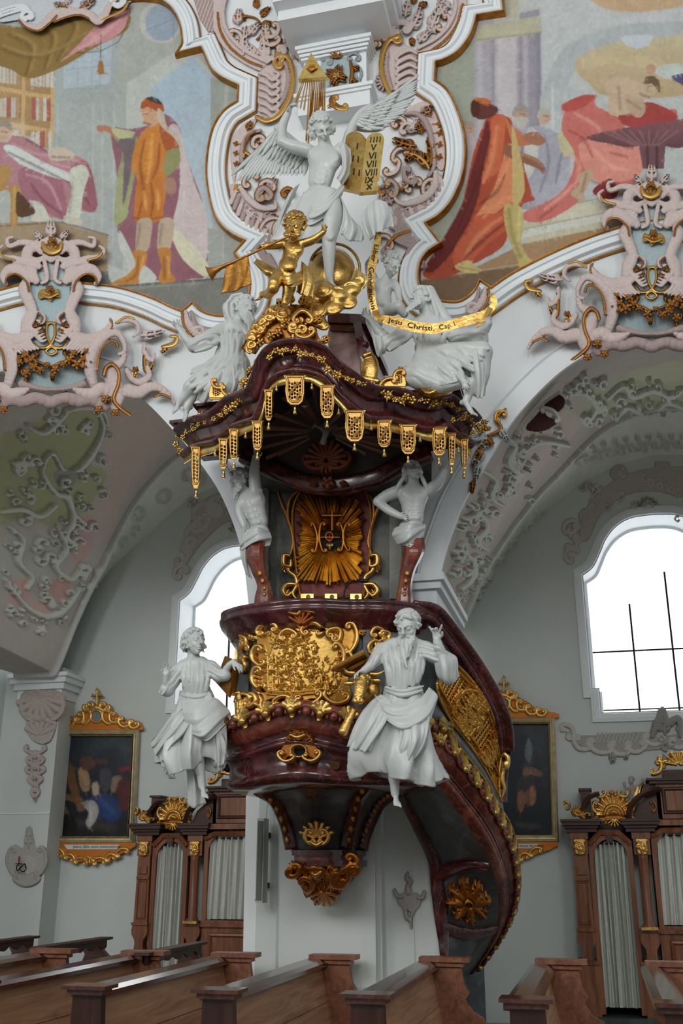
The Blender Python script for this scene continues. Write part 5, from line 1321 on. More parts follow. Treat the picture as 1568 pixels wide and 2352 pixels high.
# ---- stair: traced edges with their own depth, lofted into parapet, string and soffit
def stair():
 t=thing('pulpit_stair','curved pulpit stair with red marble rail, gilt lattice and grey underside','staircase',P(1095,2300,8.9))
 N=70
 def C(pts):
  q=smooth_path(np.array(pts,float),8);d=resample(q,.5);return d[np.linspace(0,len(d)-1,N).round().astype(int)]
 C0=C([(900,1790,7.30),(930,1850,7.55),(960,1912,7.66),(992,1980,7.74),(1000,2060,7.76),(1010,2150,7.77),(1018,2215,7.78),(1050,2250,8.2)])
 C1=C([(985,1785,6.75),(1001,1799,6.8),(1036,1843,6.95),(1068,1890,7.1),(1099,1937,7.3),(1127,1991,7.55),(1141,2038,7.8),(1145,2088,8.05),(1140,2126,8.25),(1121,2176,8.5),(1093,2217,8.7),(1077,2240,8.85)])
 C2=C([(990,1735,6.70),(1036,1786,6.9),(1074,1834,7.05),(1112,1884,7.22),(1137,1931,7.42),(1156,1978,7.65),(1167,2022,7.88),(1168,2063,8.08),(1162,2101,8.25),(1149,2139,8.42),(1127,2177,8.6),(1092,2228,8.84)])
 C3=C([(965,1662,6.64),(1030,1673,6.78),(1055,1714,6.9),(1086,1755,7.02),(1118,1799,7.16),(1149,1856,7.38),(1171,1893,7.55),(1187,1944,7.75),(1194,2000,7.98),(1193,2044,8.15),(1184,2088,8.32),(1162,2132,8.5),(1137,2173,8.66),(1096,2226,8.86)])
 C3g=C([(965,1662,6.66),(1030,1673,6.80),(1055,1714,6.92),(1086,1755,7.04),(1118,1799,7.18),(1149,1856,7.42),(1156,1885,7.5)])
 C4=C([(960,1600,6.62),(1005,1623,6.74),(1036,1667,6.86),(1074,1711,7.0),(1105,1755,7.12),(1130,1799,7.26),(1154,1843,7.45)])
 C5=C([(1004,1500,6.66),(1050,1530,6.78),(1080,1560,6.88),(1112,1604,7.0),(1132,1648,7.12),(1143,1690,7.25),(1150,1745,7.38),(1158,1800,7.45)])
 C5l=C([(1005,1560,6.7),(1008,1600,6.72),(1036,1655,6.86),(1074,1705,7.0),(1105,1750,7.12),(1130,1796,7.26),(1152,1840,7.42)])
 RL=C([(950,1404,6.56),(990,1410,6.66),(1012,1430,6.72),(1046,1476,6.82),(1085,1530,6.94),(1122,1592,7.06),(1146,1645,7.16),(1156,1690,7.26),(1157,1730,7.36)])
 P3=lambda c:P(c[:,0],c[:,1],c[:,2])
 def loft(name,A,B,mat,k=2,bulge=0.0,n=None):
  a,b=P3(A),P3(B);f=np.linspace(0,1,k)[:,None,None]
  S=a[None]*(1-f)+b[None]*f
  if bulge:S=S+np.array([.35,-1,0])*bulge*np.sin(math.pi*f)
  return obj(name,S.reshape(-1,3),grid_faces(k,len(a)),mat,t,True)
 loft('soffit',C0,C1,M['dgrey'],6)
 # string: moulded red band and gilt egg band
 loft('red_string',C1,C2,M['redo'],8,.05);loft('red_string',C2*.5+C1*.5,C2,M['redo'],8,.045)
 loft('gilt_band_ground',C2,C3,M['redo'],8,.04)
 a,b=P3(C2),P3(C3);mid=resample((a*.45+b*.55)+np.array([.02,-.045,0]),.004);edge=resample(b+np.array([.0,-.01,0]),.004)
 d=np.r_[0,np.cumsum(np.linalg.norm(np.diff(mid,axis=0),axis=1))];n=int(d[-1]/.075)
 for i in range(n):
  k=min(np.searchsorted(d,(i+.5)*d[-1]/n),len(mid)-2);f=k/(len(mid)-1)
  p=mid[k];e=edge[int(f*(len(edge)-1))];tg=mid[k+1]-mid[k-1];tg /= np.linalg.norm(tg)+1e-9;o=e-p;o /= np.linalg.norm(o)+1e-9;w=np.linalg.norm(e-p);mb=MB()
  if i % 2:
   for q in (-.8,-.3,.3,.8):mb.tube([p-o*.02,p+(o*math.cos(q)+tg*math.sin(q))*.03+np.array([0,-.012,0]),p+(o*math.cos(q)+tg*math.sin(q))*max(w*1.0,.05)],[.016,.026,.013],6)
   mb.ball(p+np.array([0,-.02,0]),.026,8);mb.build('gilt_shell',M['gold'],t,True)
  else:
   mb.tube([p+(tg*math.cos(a_)+o*math.sin(a_))*.036 for a_ in np.linspace(0,5.6,12)],.013,6);mb.ball(p,.021,8);mb.build('egg',M['redo'],t,True)
 mb=MB();mb.tube(resample(P3(C2)+np.array([0,-.03,0]),.03),.014,8);mb.build('bead_moulding',M['red'],t,True)
 mb=MB();mb.tube(resample(P3(C3)+np.array([0,-.005,0]),.03),.010,6);mb.build('gilt_edge',M['gold'],t,True)
 loft('grey_string',C3g,C4,M['grey'],5,.02)
 loft('inner_side',C4,RL,M['dgrey'],6,-.06)
 # pierced gilt lattice panel
 A,B=P3(C5l),P3(C5);K=120
 la,lb=[q[np.linspace(0,N-1,K).round().astype(int)] for q in (A,B)]
 def lat(U,V):
  i=np.clip(U/100*(K-1),0,K-1);i0=np.clip(i.astype(int),0,K-2);f=(i-i0)[...,None];g=(V/100)[...,None]
  return (lb[i0]*(1-f)+lb[i0+1]*f)*(1-g)+(la[i0]*(1-f)+la[i0+1]*f)*g
 cv=Canvas(0,0,100,100,.5);W=cv.U.shape;G=(200,146,66)
 cv.poly([(0,0),(100,0),(100,100),(0,100)],G,h=.012,metal=.9,smooth=False)
 hole=((np.mod(cv.U*1.0+1.5,3.0)<1.5) & (np.mod(cv.V+(np.floor((cv.U+1.5)/3.0) % 2)*4,8.0)<4.2))
 zone=(((cv.U-18)/17)**2+((cv.V-45)/34)**2<1) | (((cv.U-58)/12)**2+((cv.V-48)/34)**2<1) | (((cv.U-80)/8)**2+((cv.V-50)/30)**2<1)
 rg=np.random.RandomState(6)
 orn=Canvas(0,0,100,100,.5)
 for p,q,b in (((2,10),(4,90),-8),((4,96),(36,92),10),((36,8),(34,90),-8),((42,4),(44,96),8),((70,10),(70,90),6),((4,6),(34,6),-8),((46,6),(68,8),-6),((46,94),(68,92),6),((74,12),(92,50),-8),((74,90),(92,50),8),((92,20),(98,80),4)):orn.cs(p,q,b,3,2.2,GLD,.04,.95);orn.leaf(*p,rg.uniform(0,360),9,6,GLD,.035,.95,lobes=2)
 for k in range(60):x,y=rg.uniform(34,48),rg.uniform(4,96);orn.cs((x,y),(x+rg.uniform(-4,4),y+rg.uniform(6,14)),2.5,2,1.5,GLD,.045,.95)
 for k in range(24):x,y=rg.uniform(66,76),rg.uniform(8,92);orn.cs((x,y),(x+rg.uniform(-3,3),y+rg.uniform(6,12)),2,2,1.4,GLD,.045,.95)
 cv.H=np.maximum(cv.H,orn.H);cv.Mk &= ~(hole & zone & ~orn.Mk)
 cv.build('gilt_lattice',M['paint'],lat,t,(.35,-.93,0))
 mb=MB();mb.tube(resample(A+np.array([.0,-.02,0]),.03),.013,6);mb.build('lattice_border',M['gold'],t,True)
 mb=MB();mb.tube(resample(B+np.array([.0,-.02,0]),.03),.013,6);mb.build('lattice_border',M['gold'],t,True)
 # handrail
 mb=MB();r=resample(P3(RL),.04);pr=[(-.06,-.08),(-.065,.02),(-.05,.045),(-.02,.05),(-.012,.03),(.01,.03),(.02,.06),(.045,.075),(.062,.06),(.07,.02),(.065,-.08)]
 nn=np.array([.35,-.93,.0]);v,f=sweep(r,[(a,b) for a,b in pr],nn);obj('handrail',v,f,M['red'],t,True)
 e=P(1158,1760,7.42);mb=MB();mb.tube([P(1157,1728,7.38),P(1158,1760,7.42),P(1156,1790,7.44),P(1152,1842,7.45)],[.05,.035,.03,.04],10);mb.build('newel',M['red'],t,True)
 sc=Sculpt(1156,1770,7.34,1.2)
 sc.chain([(1150,1738,-4),(1158,1732,-8),(1166,1742,-8),(1164,1762,-8),(1154,1768,-8)],[3,5,5.5,5,3],2,n=4);sc.chain([(1156,1768,-6),(1152,1790,-6),(1158,1810,-4),(1152,1832,-4)],[4,4.5,3.5,2],2,n=4);sc.chain([(1150,1740,-4),(1146,1780,-4),(1148,1830,-2)],[2,2.5,2],1,n=4);sc.ell((1160,1756,-10),(6,9,5),2)
 sc.build('gilt_newel_scroll',M['goldp'],t)
 # soffit borders and gilt rosette
 def sof(U,V):
  a,b=P3(C0),P3(C1);i=np.clip(U/100*(N-1),0,N-1);i0=np.clip(i.astype(int),0,N-2);f=(i-i0)[...,None];g=(V/100)[...,None]
  return (a[i0]*(1-f)+a[i0+1]*f)*(1-g)+(b[i0]*(1-f)+b[i0+1]*f)*g
 def border(name,pts,w):
  q=resample(smooth_path(pts,8),1.0);p=sof(q[:,0],q[:,1]);dn=np.cross(np.gradient(p,axis=0),sof(q[:,0],q[:,1]+1)-p);dn /= np.linalg.norm(dn,axis=1)[:,None]+1e-9
  dn *= np.sign((dn*(np.array([0,0,CAM_Z])-p)).sum(1))[:,None]
  v,f=sweep(p,[(-w,-.01),(-w,.02),(-w*.6,.03),(w*.6,.03),(w,.02),(w,-.01)],dn);obj(name,v,f,M['red'],t,True)
 border('soffit_border',[(6,5),(30,5),(60,5),(97,6)],.05)
 border('soffit_border',[(50,4),(47,25),(46,50),(46,75),(48,97)],.045);border('soffit_border',[(73,4),(75,25),(77,50),(77,75),(76,97)],.045)
 def nrm(B):
  d0=np.gradient(B,axis=0);d1=np.gradient(B,axis=1);n=np.cross(d0,d1);n /= np.linalg.norm(n,axis=-1)[...,None]+1e-9
  return n*np.sign((n*(np.array([0,0,CAM_Z])-B)).sum(-1))[...,None]
 cv=Canvas(44,4,80,96,.35);O=(166,98,40);asp=1.0
 cx,cy=61.5,50
 for k in range(8):
  a=k*math.pi/4;x1,y1=cx+10.5*math.cos(a),cy+36*math.sin(a);xm,ym=cx+6*math.cos(a),cy+20*math.sin(a)
  for s in np.linspace(0,1,14):
   x,y=cx+(x1-cx)*s,cy+(y1-cy)*s;w=2.6*math.sin(math.pi*(.25+.7*s))*(1.0 if k % 2==0 else .8)
   W_=cv._win(x-w,y-w*3.4,x+w,y+w*3.4);dd=((cv.U[W_]-x)/w)**2+((cv.V[W_]-y)/(w*3.4))**2;ok=dd<1;z=.05*np.sqrt(np.clip(1-dd,0,1))+.01
   H=cv.H[W_];q=ok & (z>H);H[q]=z[q];cv.K[W_][q]=np.r_[lin(O),.7];mk=cv.Mk[W_];mk |= ok
 for k in range(16):
  a=(k+.5)*math.pi/8
  for rr_,sz in ((.62,1.2),(.86,.9)):
   x,y=cx+10.5*rr_*math.cos(a),cy+36*rr_*math.sin(a);dd=np.sqrt(((cv.U-x)/sz)**2+((cv.V-y)/(sz*3.4))**2);q=dd<1;z=.02+.03*np.sin(math.pi*np.clip(dd,0,1));u_=q & (z>cv.H);cv.H[u_]=z[u_];cv.K[u_]=np.r_[lin(GLB),.8];cv.Mk |= q
   cv.Mk &= ~(np.sqrt(((cv.U-x)/sz)**2+((cv.V-y)/(sz*3.4))**2)<.38)
 dd=((cv.U-cx)/2.6)**2+((cv.V-cy)/9)**2;q=dd<1;cv.H[q]=.05+.03*np.cos(np.sqrt(dd[q])*9);cv.K[q]=np.r_[lin(GLB),.8];cv.Mk |= q
 cv.build('gilt_rosette',M['paint'],sof,t,nrm)
 # foot block
 f0=[P(1018,2215,7.78),P(1077,2240,8.85),P(1095,2226,8.88)]
 mb=MB();base=np.array([[f0[0][0],7.8],[f0[1][0]+.0,8.82],[f0[2][0]+.05,8.95],[-1.2,9.2]]);z=.86
 mb.prism([(x,y,0) for x,y in base],(0,0,1),z);mb.build('foot_block',M['dgrey'],t)
stair()

# ---- back panel with the golden glory
def back_panel():
 Y=7.45;t=thing('pulpit_back_panel','grey marble pulpit back with golden ray glory round a heart emblem','panel',P(757,1380,Y))
 q=lambda u,v,d=0.0:P(u,v,Y-d)
 mb=MB();n=24;us=np.linspace(592,940,n);V=[]
 for v in (1470,1250,1120,1060):V.append([P(u,v,Y+.14*abs((u-766)/174.0)**3) for u in us])
 mb.add(np.array(V).reshape(-1,3),[tuple(x) for x in grid_faces(4,n)]);mb.build('marble_wall',M['greym'],t,True)
 for u0,u1 in ((600,622),(898,925)):
  mb=MB();mb.prism([q(u0,1380,-.05),q(u1,1380,-.05),q(u1,1120,-.05),q(u0,1120,-.05)],(0,-1,0),.07);mb.build('side_pilaster',M['greym'],t)
 mb=MB();mb.prism([q(690,1370,.02),q(832,1368,.02),q(846,1300,.02),q(850,1180,.02),q(836,1132,.02),q(690,1132,.02),q(674,1180,.02),q(680,1300,.02)],(0,1,0),.05);mb.build('red_panel',M['redm'],t)
 fr=corner_path([(690,1372),(690,1372),(834,1370),(834,1370),(846,1300),(852,1180),(838,1128),(838,1128),(690,1128),(690,1128),(672,1180),(680,1300),(690,1372)],4,6)
 mb=MB();mb.sweep([q(u,v,.03) for u,v in fr],[(-.012,0),(-.008,.015),(0,.02),(.008,.015),(.012,0)],(0,-1,0));mb.build('panel_moulding',M['goldm'],t)
 # rays
 rg=np.random.RandomState(9);c=np.array([758.,1240.])
 N=76
 for i in range(N):
  a=2*math.pi*i/N+rg.uniform(-.02,.02);dx,dy=math.cos(a),math.sin(a)
  L=min(78/max(abs(dx),1e-6),112/max(abs(dy),1e-6))*rg.uniform(.86,1.04);L=min(L,122)
  r0=24+rg.uniform(0,5);w0,w1=1.7,3.6+rg.uniform(-.6,.8)
  p0=c+r0*np.array([dx,dy]);p1=c+(L-5)*np.array([dx,dy]);p2=c+L*np.array([dx,dy]);nn=np.array([-dy,dx])
  A=[q(*(p0-nn*w0),.045),q(*(p0+nn*w0),.045),q(*(p1+nn*w1),.05),q(*p2,.045),q(*(p1-nn*w1),.05),q(*p0,.065),q(*p1,.075)]
  mb=MB();mb.add(A,[(0,5,6,4),(5,1,2,6),(6,2,3),(4,6,3),(0,1,5),(0,4,3,2,1)]);mb.build('ray',M['goldp'] if dy>-.1 else M['gold'],t)
 mb=MB();a=np.linspace(0,2*math.pi,28)[:-1];mb.prism([q(758+25*math.cos(x),1240+30*math.sin(x),.05) for x in a],(0,1,0),.02);mb.build('dark_oval',M['black'],t)
 cv=Canvas(715,1175,805,1290,.8);G=(176,112,48)
 cv.stroke([(742,1186),(786,1186)],3,G,.03,.9,smooth=False);cv.stroke([(764,1150),(764,1220)],2.4,G,.03,.9,smooth=False)
 for x,b in ((722,6),(738,-5)):cv.cs((x,1206),(x+4,1266),b,5,3,G,.03,.9)
 for x,b in ((784,5),(796,-8)):cv.cs((x,1206),(x+2,1264),b,5,3,G,.03,.9)
 cv.stroke([(740,1236),(780,1236)],2.6,G,.03,.9);cv.stroke([(758,1224),(758,1250)],2.4,(120,40,36),.03,.3);cv.stroke(np.stack([758+8*np.cos(np.linspace(0,6.28,16)),1234+10*np.sin(np.linspace(0,6.28,16))],1),1.8,G,.03,.9)
 cv.build('gilt_monogram',M['paint'],lambda U,V:q(U,V,.052),t)
 s=Sculpt(757,1256,Y-.07,1.0);s.ell((753.5,1251,0),(5,5,3.5),1);s.ell((761.5,1251,0),(5,5,3.5),1);s.chain([(757.5,1254,0),(757.5,1264,0)],[6,1],2);s.build('gilt_heart',M['goldp'],t)
 # side scroll frames
 for k,m in ((-1,766),(1,758)):
  X=lambda x:762+k*(x-762)
  cv=Canvas(640,1110,715,1390,1.0) if k>0 else Canvas(810,1110,885,1390,1.0)
  T=lambda pts:[(762+(-k)*(762-x),y) if k<0 else (x,y) for x,y in pts]
  ST=lambda p,*r,**kw:cv.stroke(T(p),*r,**kw)
  ST([(690,1128),(668,1150),(664,1190),(672,1220),(676,1250),(668,1280)],[3,4,4,4,5,3],GLB,.05,.85);ST([(640,1130),(650,1160),(662,1190),(672,1225)],[2,4,4,3],GLB,.045,.8)
  ST([(668,1280),(656,1280),(656,1300),(670,1304),(672,1290)],[4,6,6,5,3],GLD,.07,.95);ST([(660,1300),(668,1316),(682,1328),(684,1348),(676,1366),(684,1378)],[5,5,5,5,5,3],GLD,.06,.95)
  ST([(684,1346),(664,1346),(654,1360),(664,1372),(674,1364)],[4,6,6,5,3],GLD,.07,.95)
  a0=(656,1292);x,y=T([a0])[0];cv.leaf(x,y,90,24,12,GLD,.06,.95,lobes=2);x,y=T([(668,1356)])[0];cv.leaf(x,y,120 if k>0 else 60,26,14,GLD,.06,.95,lobes=3)
  cv.build('gilt_side_scroll',M['paint'],lambda U,V:q(U,V,.0),t)
 for u0,u1 in ((693,722),(748,776),(806,832)):
  mb=MB();mb.prism([q(u0,1378,.03),q(u1,1378,.03),q(u1,1366,.03),q(u0,1366,.03)],(0,-1,0),.03);mb.ball(q((u0+u1)/2,1371,.06),.02,8);mb.build('gilt_block',M['goldp'],t)
 m=thing('microphone','black gooseneck microphone standing before the golden rays','microphone',P(790,1385,6.9))
 sc=Sculpt(800,1350,6.9,1);mb=MB();mb.tube(sc.pt(smooth_path([(789,1412,0),(789,1392,0),(790,1366,0),(796,1346,0),(812,1336,0),(828,1335,0)],6)),.006,6);mb.build('gooseneck',M['iron'],m)
 mb=MB();mb.tube(sc.pt([(826,1335,0),(832,1334,0),(842,1334,0),(846,1335,0)]),[.009,.016,.016,.008],8);mb.build('capsule',M['iron'],m,True)
back_panel()

# ---- canopy (sounding board)
CU=np.array([395,445,500,545,575,610,640,690,740,790,830,880,920,1000,1040,1075,1110]);CY=np.array([7.25,6.85,6.62,6.47,6.35,6.22,6.16,6.12,6.14,6.2,6.3,6.42,6.53,6.68,6.8,7.0,7.3])
LOW=[(425,1052),(445,1034),(470,1026),(498,1020),(520,1004),(540,986),(566,976),(590,968),(604,939),(614,901),(635,873),(666,861),(700,861),(738,873),(762,897),(786,925),(814,949),(840,966),(862,970),(890,970),(920,976),(962,990),(1000,992),(1020,984),(1040,1000),(1062,1012),(1078,1030)]
def canopy():
 t=thing('pulpit_canopy','dark red marble canopy with swagged gilt valance over the pulpit','canopy',(-1.76,7.6,4.9))
 lo=smooth_path(LOW,6);Y=np.interp(lo[:,0],CU,CY);base=P(lo[:,0],lo[:,1],Y)
 tg=np.gradient(base,axis=0);n=np.stack([tg[:,1],-tg[:,0],0*tg[:,0]],1);n /= np.linalg.norm(n,axis=1)[:,None]
 k=np.ones(7)/7;n=np.stack([np.convolve(np.pad(n[:,i],3,'edge'),k,'valid') for i in range(3)],1);n /= np.linalg.norm(n,axis=1)[:,None]
 def part(name,prof,mat):
  # profile raised straight up so that arched parts keep their height
  pr=np.asarray(prof,float);v=base[:,None]+n[:,None]*pr[None,:,1:2]+np.array([0,0,1.0])*pr[None,:,0:1]
  return obj(name,v.reshape(-1,3),grid_faces(len(base),len(pr))[:,::-1],mat,t,True)
 part('lower_moulding',[(-.005,-.06),(-.005,.02),(.01,.045),(.03,.045),(.045,.025),(.05,0)],M['red'])
 part('frieze',[(.05,0),(.06,-.01),(.10,-.02),(.15,-.005),(.16,.0)],M['red'])
 part('upper_moulding',[(.16,0),(.165,.03),(.18,.05),(.19,.05),(.20,.09),(.22,.115),(.235,.115),(.245,.09),(.25,.06),(.25,-.25)],M['red'])
 # roof sloping up to the pier, and dark underside dome
 top=base+n*.05+(0,0,.25);R=[]
 cx=-1.80
 for f,z in ((0,0),(.35,.12),(.7,.32),(1.0,.6)):
  tgt=np.stack([cx+(top[:,0]-cx)*.42,np.full(len(top),7.7),np.full(len(top),top[:,2].max())],1)
  r=top*(1-f)+tgt*f;r[:,2]=top[:,2]*(1-f)+(top[:,2].max()+.1)*f+z*.25;R.append(r)
 R=np.array(R);obj('roof',R.reshape(-1,3),grid_faces(4,len(top))[:,::-1],M['red'],t,True)
 # dark underside: closed between the front mouldings and the curved back rim
 pts=smooth_path([(560,1046),(606,1070),(660,1096),(710,1112),(757,1118),(810,1112),(870,1096),(925,1066),(990,1040)],6)
 rim=P(pts[:,0],pts[:,1],7.22+0*pts[:,0]);mb=MB();mb.sweep(rim,[(-.07,-.02),(-.07,.03),(-.03,.06),(0,.05),(.03,.07),(.07,.04),(.07,-.02)],(0,-1,0));mb.build('back_rim',M['red'],t,True)
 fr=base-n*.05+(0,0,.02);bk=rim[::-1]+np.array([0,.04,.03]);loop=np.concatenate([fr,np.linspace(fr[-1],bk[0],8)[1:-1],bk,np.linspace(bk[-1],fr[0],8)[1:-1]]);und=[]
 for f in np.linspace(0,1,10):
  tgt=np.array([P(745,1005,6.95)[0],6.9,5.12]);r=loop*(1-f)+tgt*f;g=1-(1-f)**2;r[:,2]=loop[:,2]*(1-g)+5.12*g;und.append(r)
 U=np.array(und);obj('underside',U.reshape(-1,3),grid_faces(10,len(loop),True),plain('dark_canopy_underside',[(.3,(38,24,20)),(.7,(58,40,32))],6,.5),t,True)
 low=np.array([rim+np.array([0,.02,-.05]),P(pts[:,0],np.full(len(pts),1135.0),7.5+0*pts[:,0])]);obj('back_cove',low.reshape(-1,3),grid_faces(2,len(pts)),M['dgrey'],t,True)
 # rays and dove under the canopy
 rg=np.random.RandomState(3);c=P(742,990,6.9)
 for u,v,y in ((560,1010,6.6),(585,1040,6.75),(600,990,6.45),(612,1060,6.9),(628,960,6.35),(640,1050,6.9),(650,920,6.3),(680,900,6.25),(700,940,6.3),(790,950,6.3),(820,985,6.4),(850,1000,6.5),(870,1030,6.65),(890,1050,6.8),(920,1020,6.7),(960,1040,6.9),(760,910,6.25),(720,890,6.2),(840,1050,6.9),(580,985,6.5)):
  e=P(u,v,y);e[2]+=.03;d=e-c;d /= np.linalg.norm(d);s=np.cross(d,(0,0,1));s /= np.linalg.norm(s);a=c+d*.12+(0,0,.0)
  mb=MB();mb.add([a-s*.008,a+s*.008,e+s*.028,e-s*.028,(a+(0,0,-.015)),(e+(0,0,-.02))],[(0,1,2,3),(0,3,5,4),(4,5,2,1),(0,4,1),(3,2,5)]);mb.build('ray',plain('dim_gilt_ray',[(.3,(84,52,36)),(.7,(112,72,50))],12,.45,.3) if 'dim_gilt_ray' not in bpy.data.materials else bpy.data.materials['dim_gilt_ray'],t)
 sc=Sculpt(745,990,6.75,1.4);sc.ell((748,988,0),(9,17,9),3);sc.chain([(750,972,-4)],[7],2);sc.chain([(742,986,0),(724,974,4),(716,984,6)],[5,6,2],2);sc.chain([(754,986,0),(770,976,4),(778,988,6)],[5,6,2],2);sc.chain([(746,1000,0),(742,1016,4)],[6,7],2)
 tag(sc.build('dove',plain('grey_stone_dove',[(.3,(96,92,90)),(.7,(120,116,114))],20,.6)),'grey carved dove hanging under the dark canopy','sculpture')
 cv=Canvas(680,1015,830,1140,1.0);B=(120,66,44)
 cv.shell(752,1062,-90,44,190,B,.07,.5,n=11,w=6);cv.shell(752,1066,90,24,150,B,.06,.5,n=7);cv.cs((700,1060),(738,1080),-8,8,5,B,.06,.5);cv.cs((768,1080),(806,1056),-8,8,5,B,.06,.5);cv.flower(755,1112,14,B,.06,.5);cv.leaf(730,1112,180,18,10,B,.05,.5,lobes=2);cv.leaf(780,1112,0,18,10,B,.05,.5,lobes=2)
 cv.build('shell_ornament',M['paint'],lambda U,V:P(U,V,7.12+(V-1060)*.0004),t)
 # gilt lambrequins with tassels
 for u,v0,v1,w in ((450,1030,1122,22),(513,1012,1077,22),(537,990,1056,22),(591,972,1034,25),(617,900,966,20),(677,868,930,46),(751,890,961,34),(814,948,1014,46),(882,970,1027,34),(937,980,1043,38),(1008,986,1046,34),(1037,1000,1068,18),(1066,1012,1077,18)):
  y=float(np.interp(u,CU,CY))-.06
  cv=Canvas(u-w*.5-4,v0-8,u+w*.5+4,v1+3,.8);h=v1-v0;G=(206,164,98)
  out=[(u-w*.58,v0-6),(u+w*.58,v0-6),(u+w*.46,v0+4),(u+w*.47,v0+h*.55),(u+w*.38,v0+h*.88),(u+w*.2,v1),(u-w*.2,v1),(u-w*.38,v0+h*.88),(u-w*.47,v0+h*.55),(u-w*.46,v0+4)]
  cv.poly(out,G,h=.014,metal=.7,smooth=False);inn=[(u+(x-u)*.74,v0+6+(yy-v0-4)*.84) for x,yy in out]
  for p,q in zip(inn,inn[1:]+inn[:1]):cv.stroke([p,q],2.0,GLD,.026,.95,smooth=False,n=3)
  nc=max(2,int(w/8));cw=w*.66/nc;hole=np.zeros(cv.U.shape,bool)
  for r_ in range(int(h*.74/8)):
   for c_ in range(nc):
    x=u-w*.33+(c_+.5)*cw;yy=v0+12+r_*8+(2 if c_ % 2 else 0)
    if (r_+c_) % 4==3 and w>30:cv.flower(x,yy,4,GLD,.025,.95);continue
    hole |= (((cv.U-x)/(cw*.33))**2+((cv.V-yy)/2.5)**2<1)
  hole &= cv.inside([(u+(x-u)*.8,v0+6+(yy-v0-4)*.86) for x,yy in out],(slice(None),slice(None)));cv.Mk &= ~hole
  lam=cv.build('lambrequin',M['paint'],on_plane(y),t,(.2,-.9,-.4))
  q=cv.U.shape
  sc=Sculpt(u,v1+8,y-.01,1.0);ss=sc.s;mb=MB();mb.lathe([(0,0),(4.6*ss,0),(4.2*ss,3*ss),(3.0*ss,10*ss),(2.0*ss,12*ss),(3.0*ss,14*ss),(2.4*ss,17*ss),(.6*ss,18*ss),(.5*ss,22*ss)],sc.pt((u,v1+21,0)),12);mb.build('tassel',M['goldp'],lam,True)
 for u,v in ((635,888),(716,884),(777,942),(852,978),(895,986),(964,1004),(564,996),(494,1036),(672,868),(1052,1030)):
  y=float(np.interp(u,CU,CY))-.03;sc=Sculpt(u,v,y,1.0);ss=sc.s;mb=MB();mb.lathe([(0,0),(4.0*ss,0),(3.6*ss,3*ss),(2.4*ss,9*ss),(1.8*ss,11*ss),(2.6*ss,13*ss),(.5*ss,15*ss),(.5*ss,24*ss)],sc.pt((u,v+10,0)),12);mb.build('tassel',M['goldp'],t,True)
 # valance strip under the lower moulding, with scooped lower edge
 d=np.r_[0,np.cumsum(np.linalg.norm(np.diff(lo,axis=0),axis=1))];dep=.05+.028*np.abs(np.sin(d/30.0))
 a=base+n*.015;b=a-np.array([0,0,1.0])*dep[:,None];v=np.concatenate([a,b,b-n*.012,a-n*.012]);m=len(a);i=np.arange(m-1)
 F=np.concatenate([np.stack([i+r*m,i+1+r*m,i+1+(r+1) % 4*m,i+(r+1) % 4*m],1) for r in range(4)]);obj('valance_strip',v,F[:,::-1],M['goldp'],t,True)
 # flowers strung along the frieze
 fl=[]
 for kind in range(2):
  mb=MB()
  for j in range(5):
   a=j*2*math.pi/5;mb.ball((.55*math.cos(a),-.12,.55*math.sin(a)),(.42,.22,.42),6)
  mb.ball((0,-.32,0),.3,6)
  if kind:
   for a in (.6,2.6,4.4):mb.tube([(0,0,0),(.9*math.cos(a),-.1,.9*math.sin(a)),(1.5*math.cos(a),-.05,1.5*math.sin(a))],[.1,.34,.04],5,flat=.4)
  fl.append(mb.data('flower',M['gold'],True))
 rg=np.random.RandomState(17)
 def flower(u,v,r,dy=0.0):
  y=float(np.interp(u,CU,CY))-.10+dy;o=link('flower',fl[rg.randint(2)],t);s=r*pxm(u,v,y)
  p=P(u,v,y);o.location=tuple(p);o.scale=(s,s,s);o.rotation_euler=(rg.uniform(-.3,.3),rg.uniform(0,6.28),rg.uniform(-.5,.5))
 gar=smooth_path([(408,990),(430,978),(470,960),(500,945),(540,930),(560,880),(575,852),(600,826),(630,808),(668,806),(705,812),(740,830),(770,860),(800,868),(850,884),(880,905),(920,915),(960,918),(1000,922),(1040,932),(1070,950),(1090,975),(1110,985)],6)
 for i,(u,v) in enumerate(resample(gar,15.0)):flower(u+rg.uniform(-4,4),v+rg.uniform(-7,7),rg.uniform(7,13))
 for u,v in ((1050,940),(1062,960),(1080,960),(1095,960),(1100,980),(1085,995),(1112,970),(1122,985),(1040,965),(410,1000),(404,1020),(412,1036),(420,1004),(430,990),(445,985)):flower(u,v,rg.uniform(8,11))
 for p in smooth_path([(455,965),(490,952),(520,936)],4)[::2]:flower(p[0],p[1]+10,8)
 mb=MB();y=np.interp(gar[:,0],CU,CY)-.08;mb.tube(P(gar[:,0],gar[:,1],y),.012,6);mb.build('garland_stem',M['goldm'],t,True)
 # corner steps of the cornice where the saints sit
 for (u0,u1,v,h,dy) in ((455,545,930,26,.10),(400,475,968,22,.02),(900,1048,905,26,.12),(985,1050,888,14,.10)):
  ym=float(np.interp((u0+u1)/2,CU,CY))+dy;a,b=P(u0,v,ym),P(u1,v,ym);z0=P(u0,v+h,ym)[2]
  mb=MB();mb.box((a[0],ym,z0),(b[0],7.6,a[2]));mb.box((a[0]-.03,ym-.03,a[2]-.025),(b[0]+.03,7.6,a[2]));mb.build('corner_step',M['red'],t)
 # pedestal block with volute
 yb=6.72;q=lambda u,v,d=0:P(u,v,yb-d)
 mb=MB();mb.prism([q(762,722),q(832,724),q(828,752),q(838,770),q(858,880),q(760,880),q(752,770)],(0,1,0),.8);mb.build('pedestal',M['pinkm'],t)
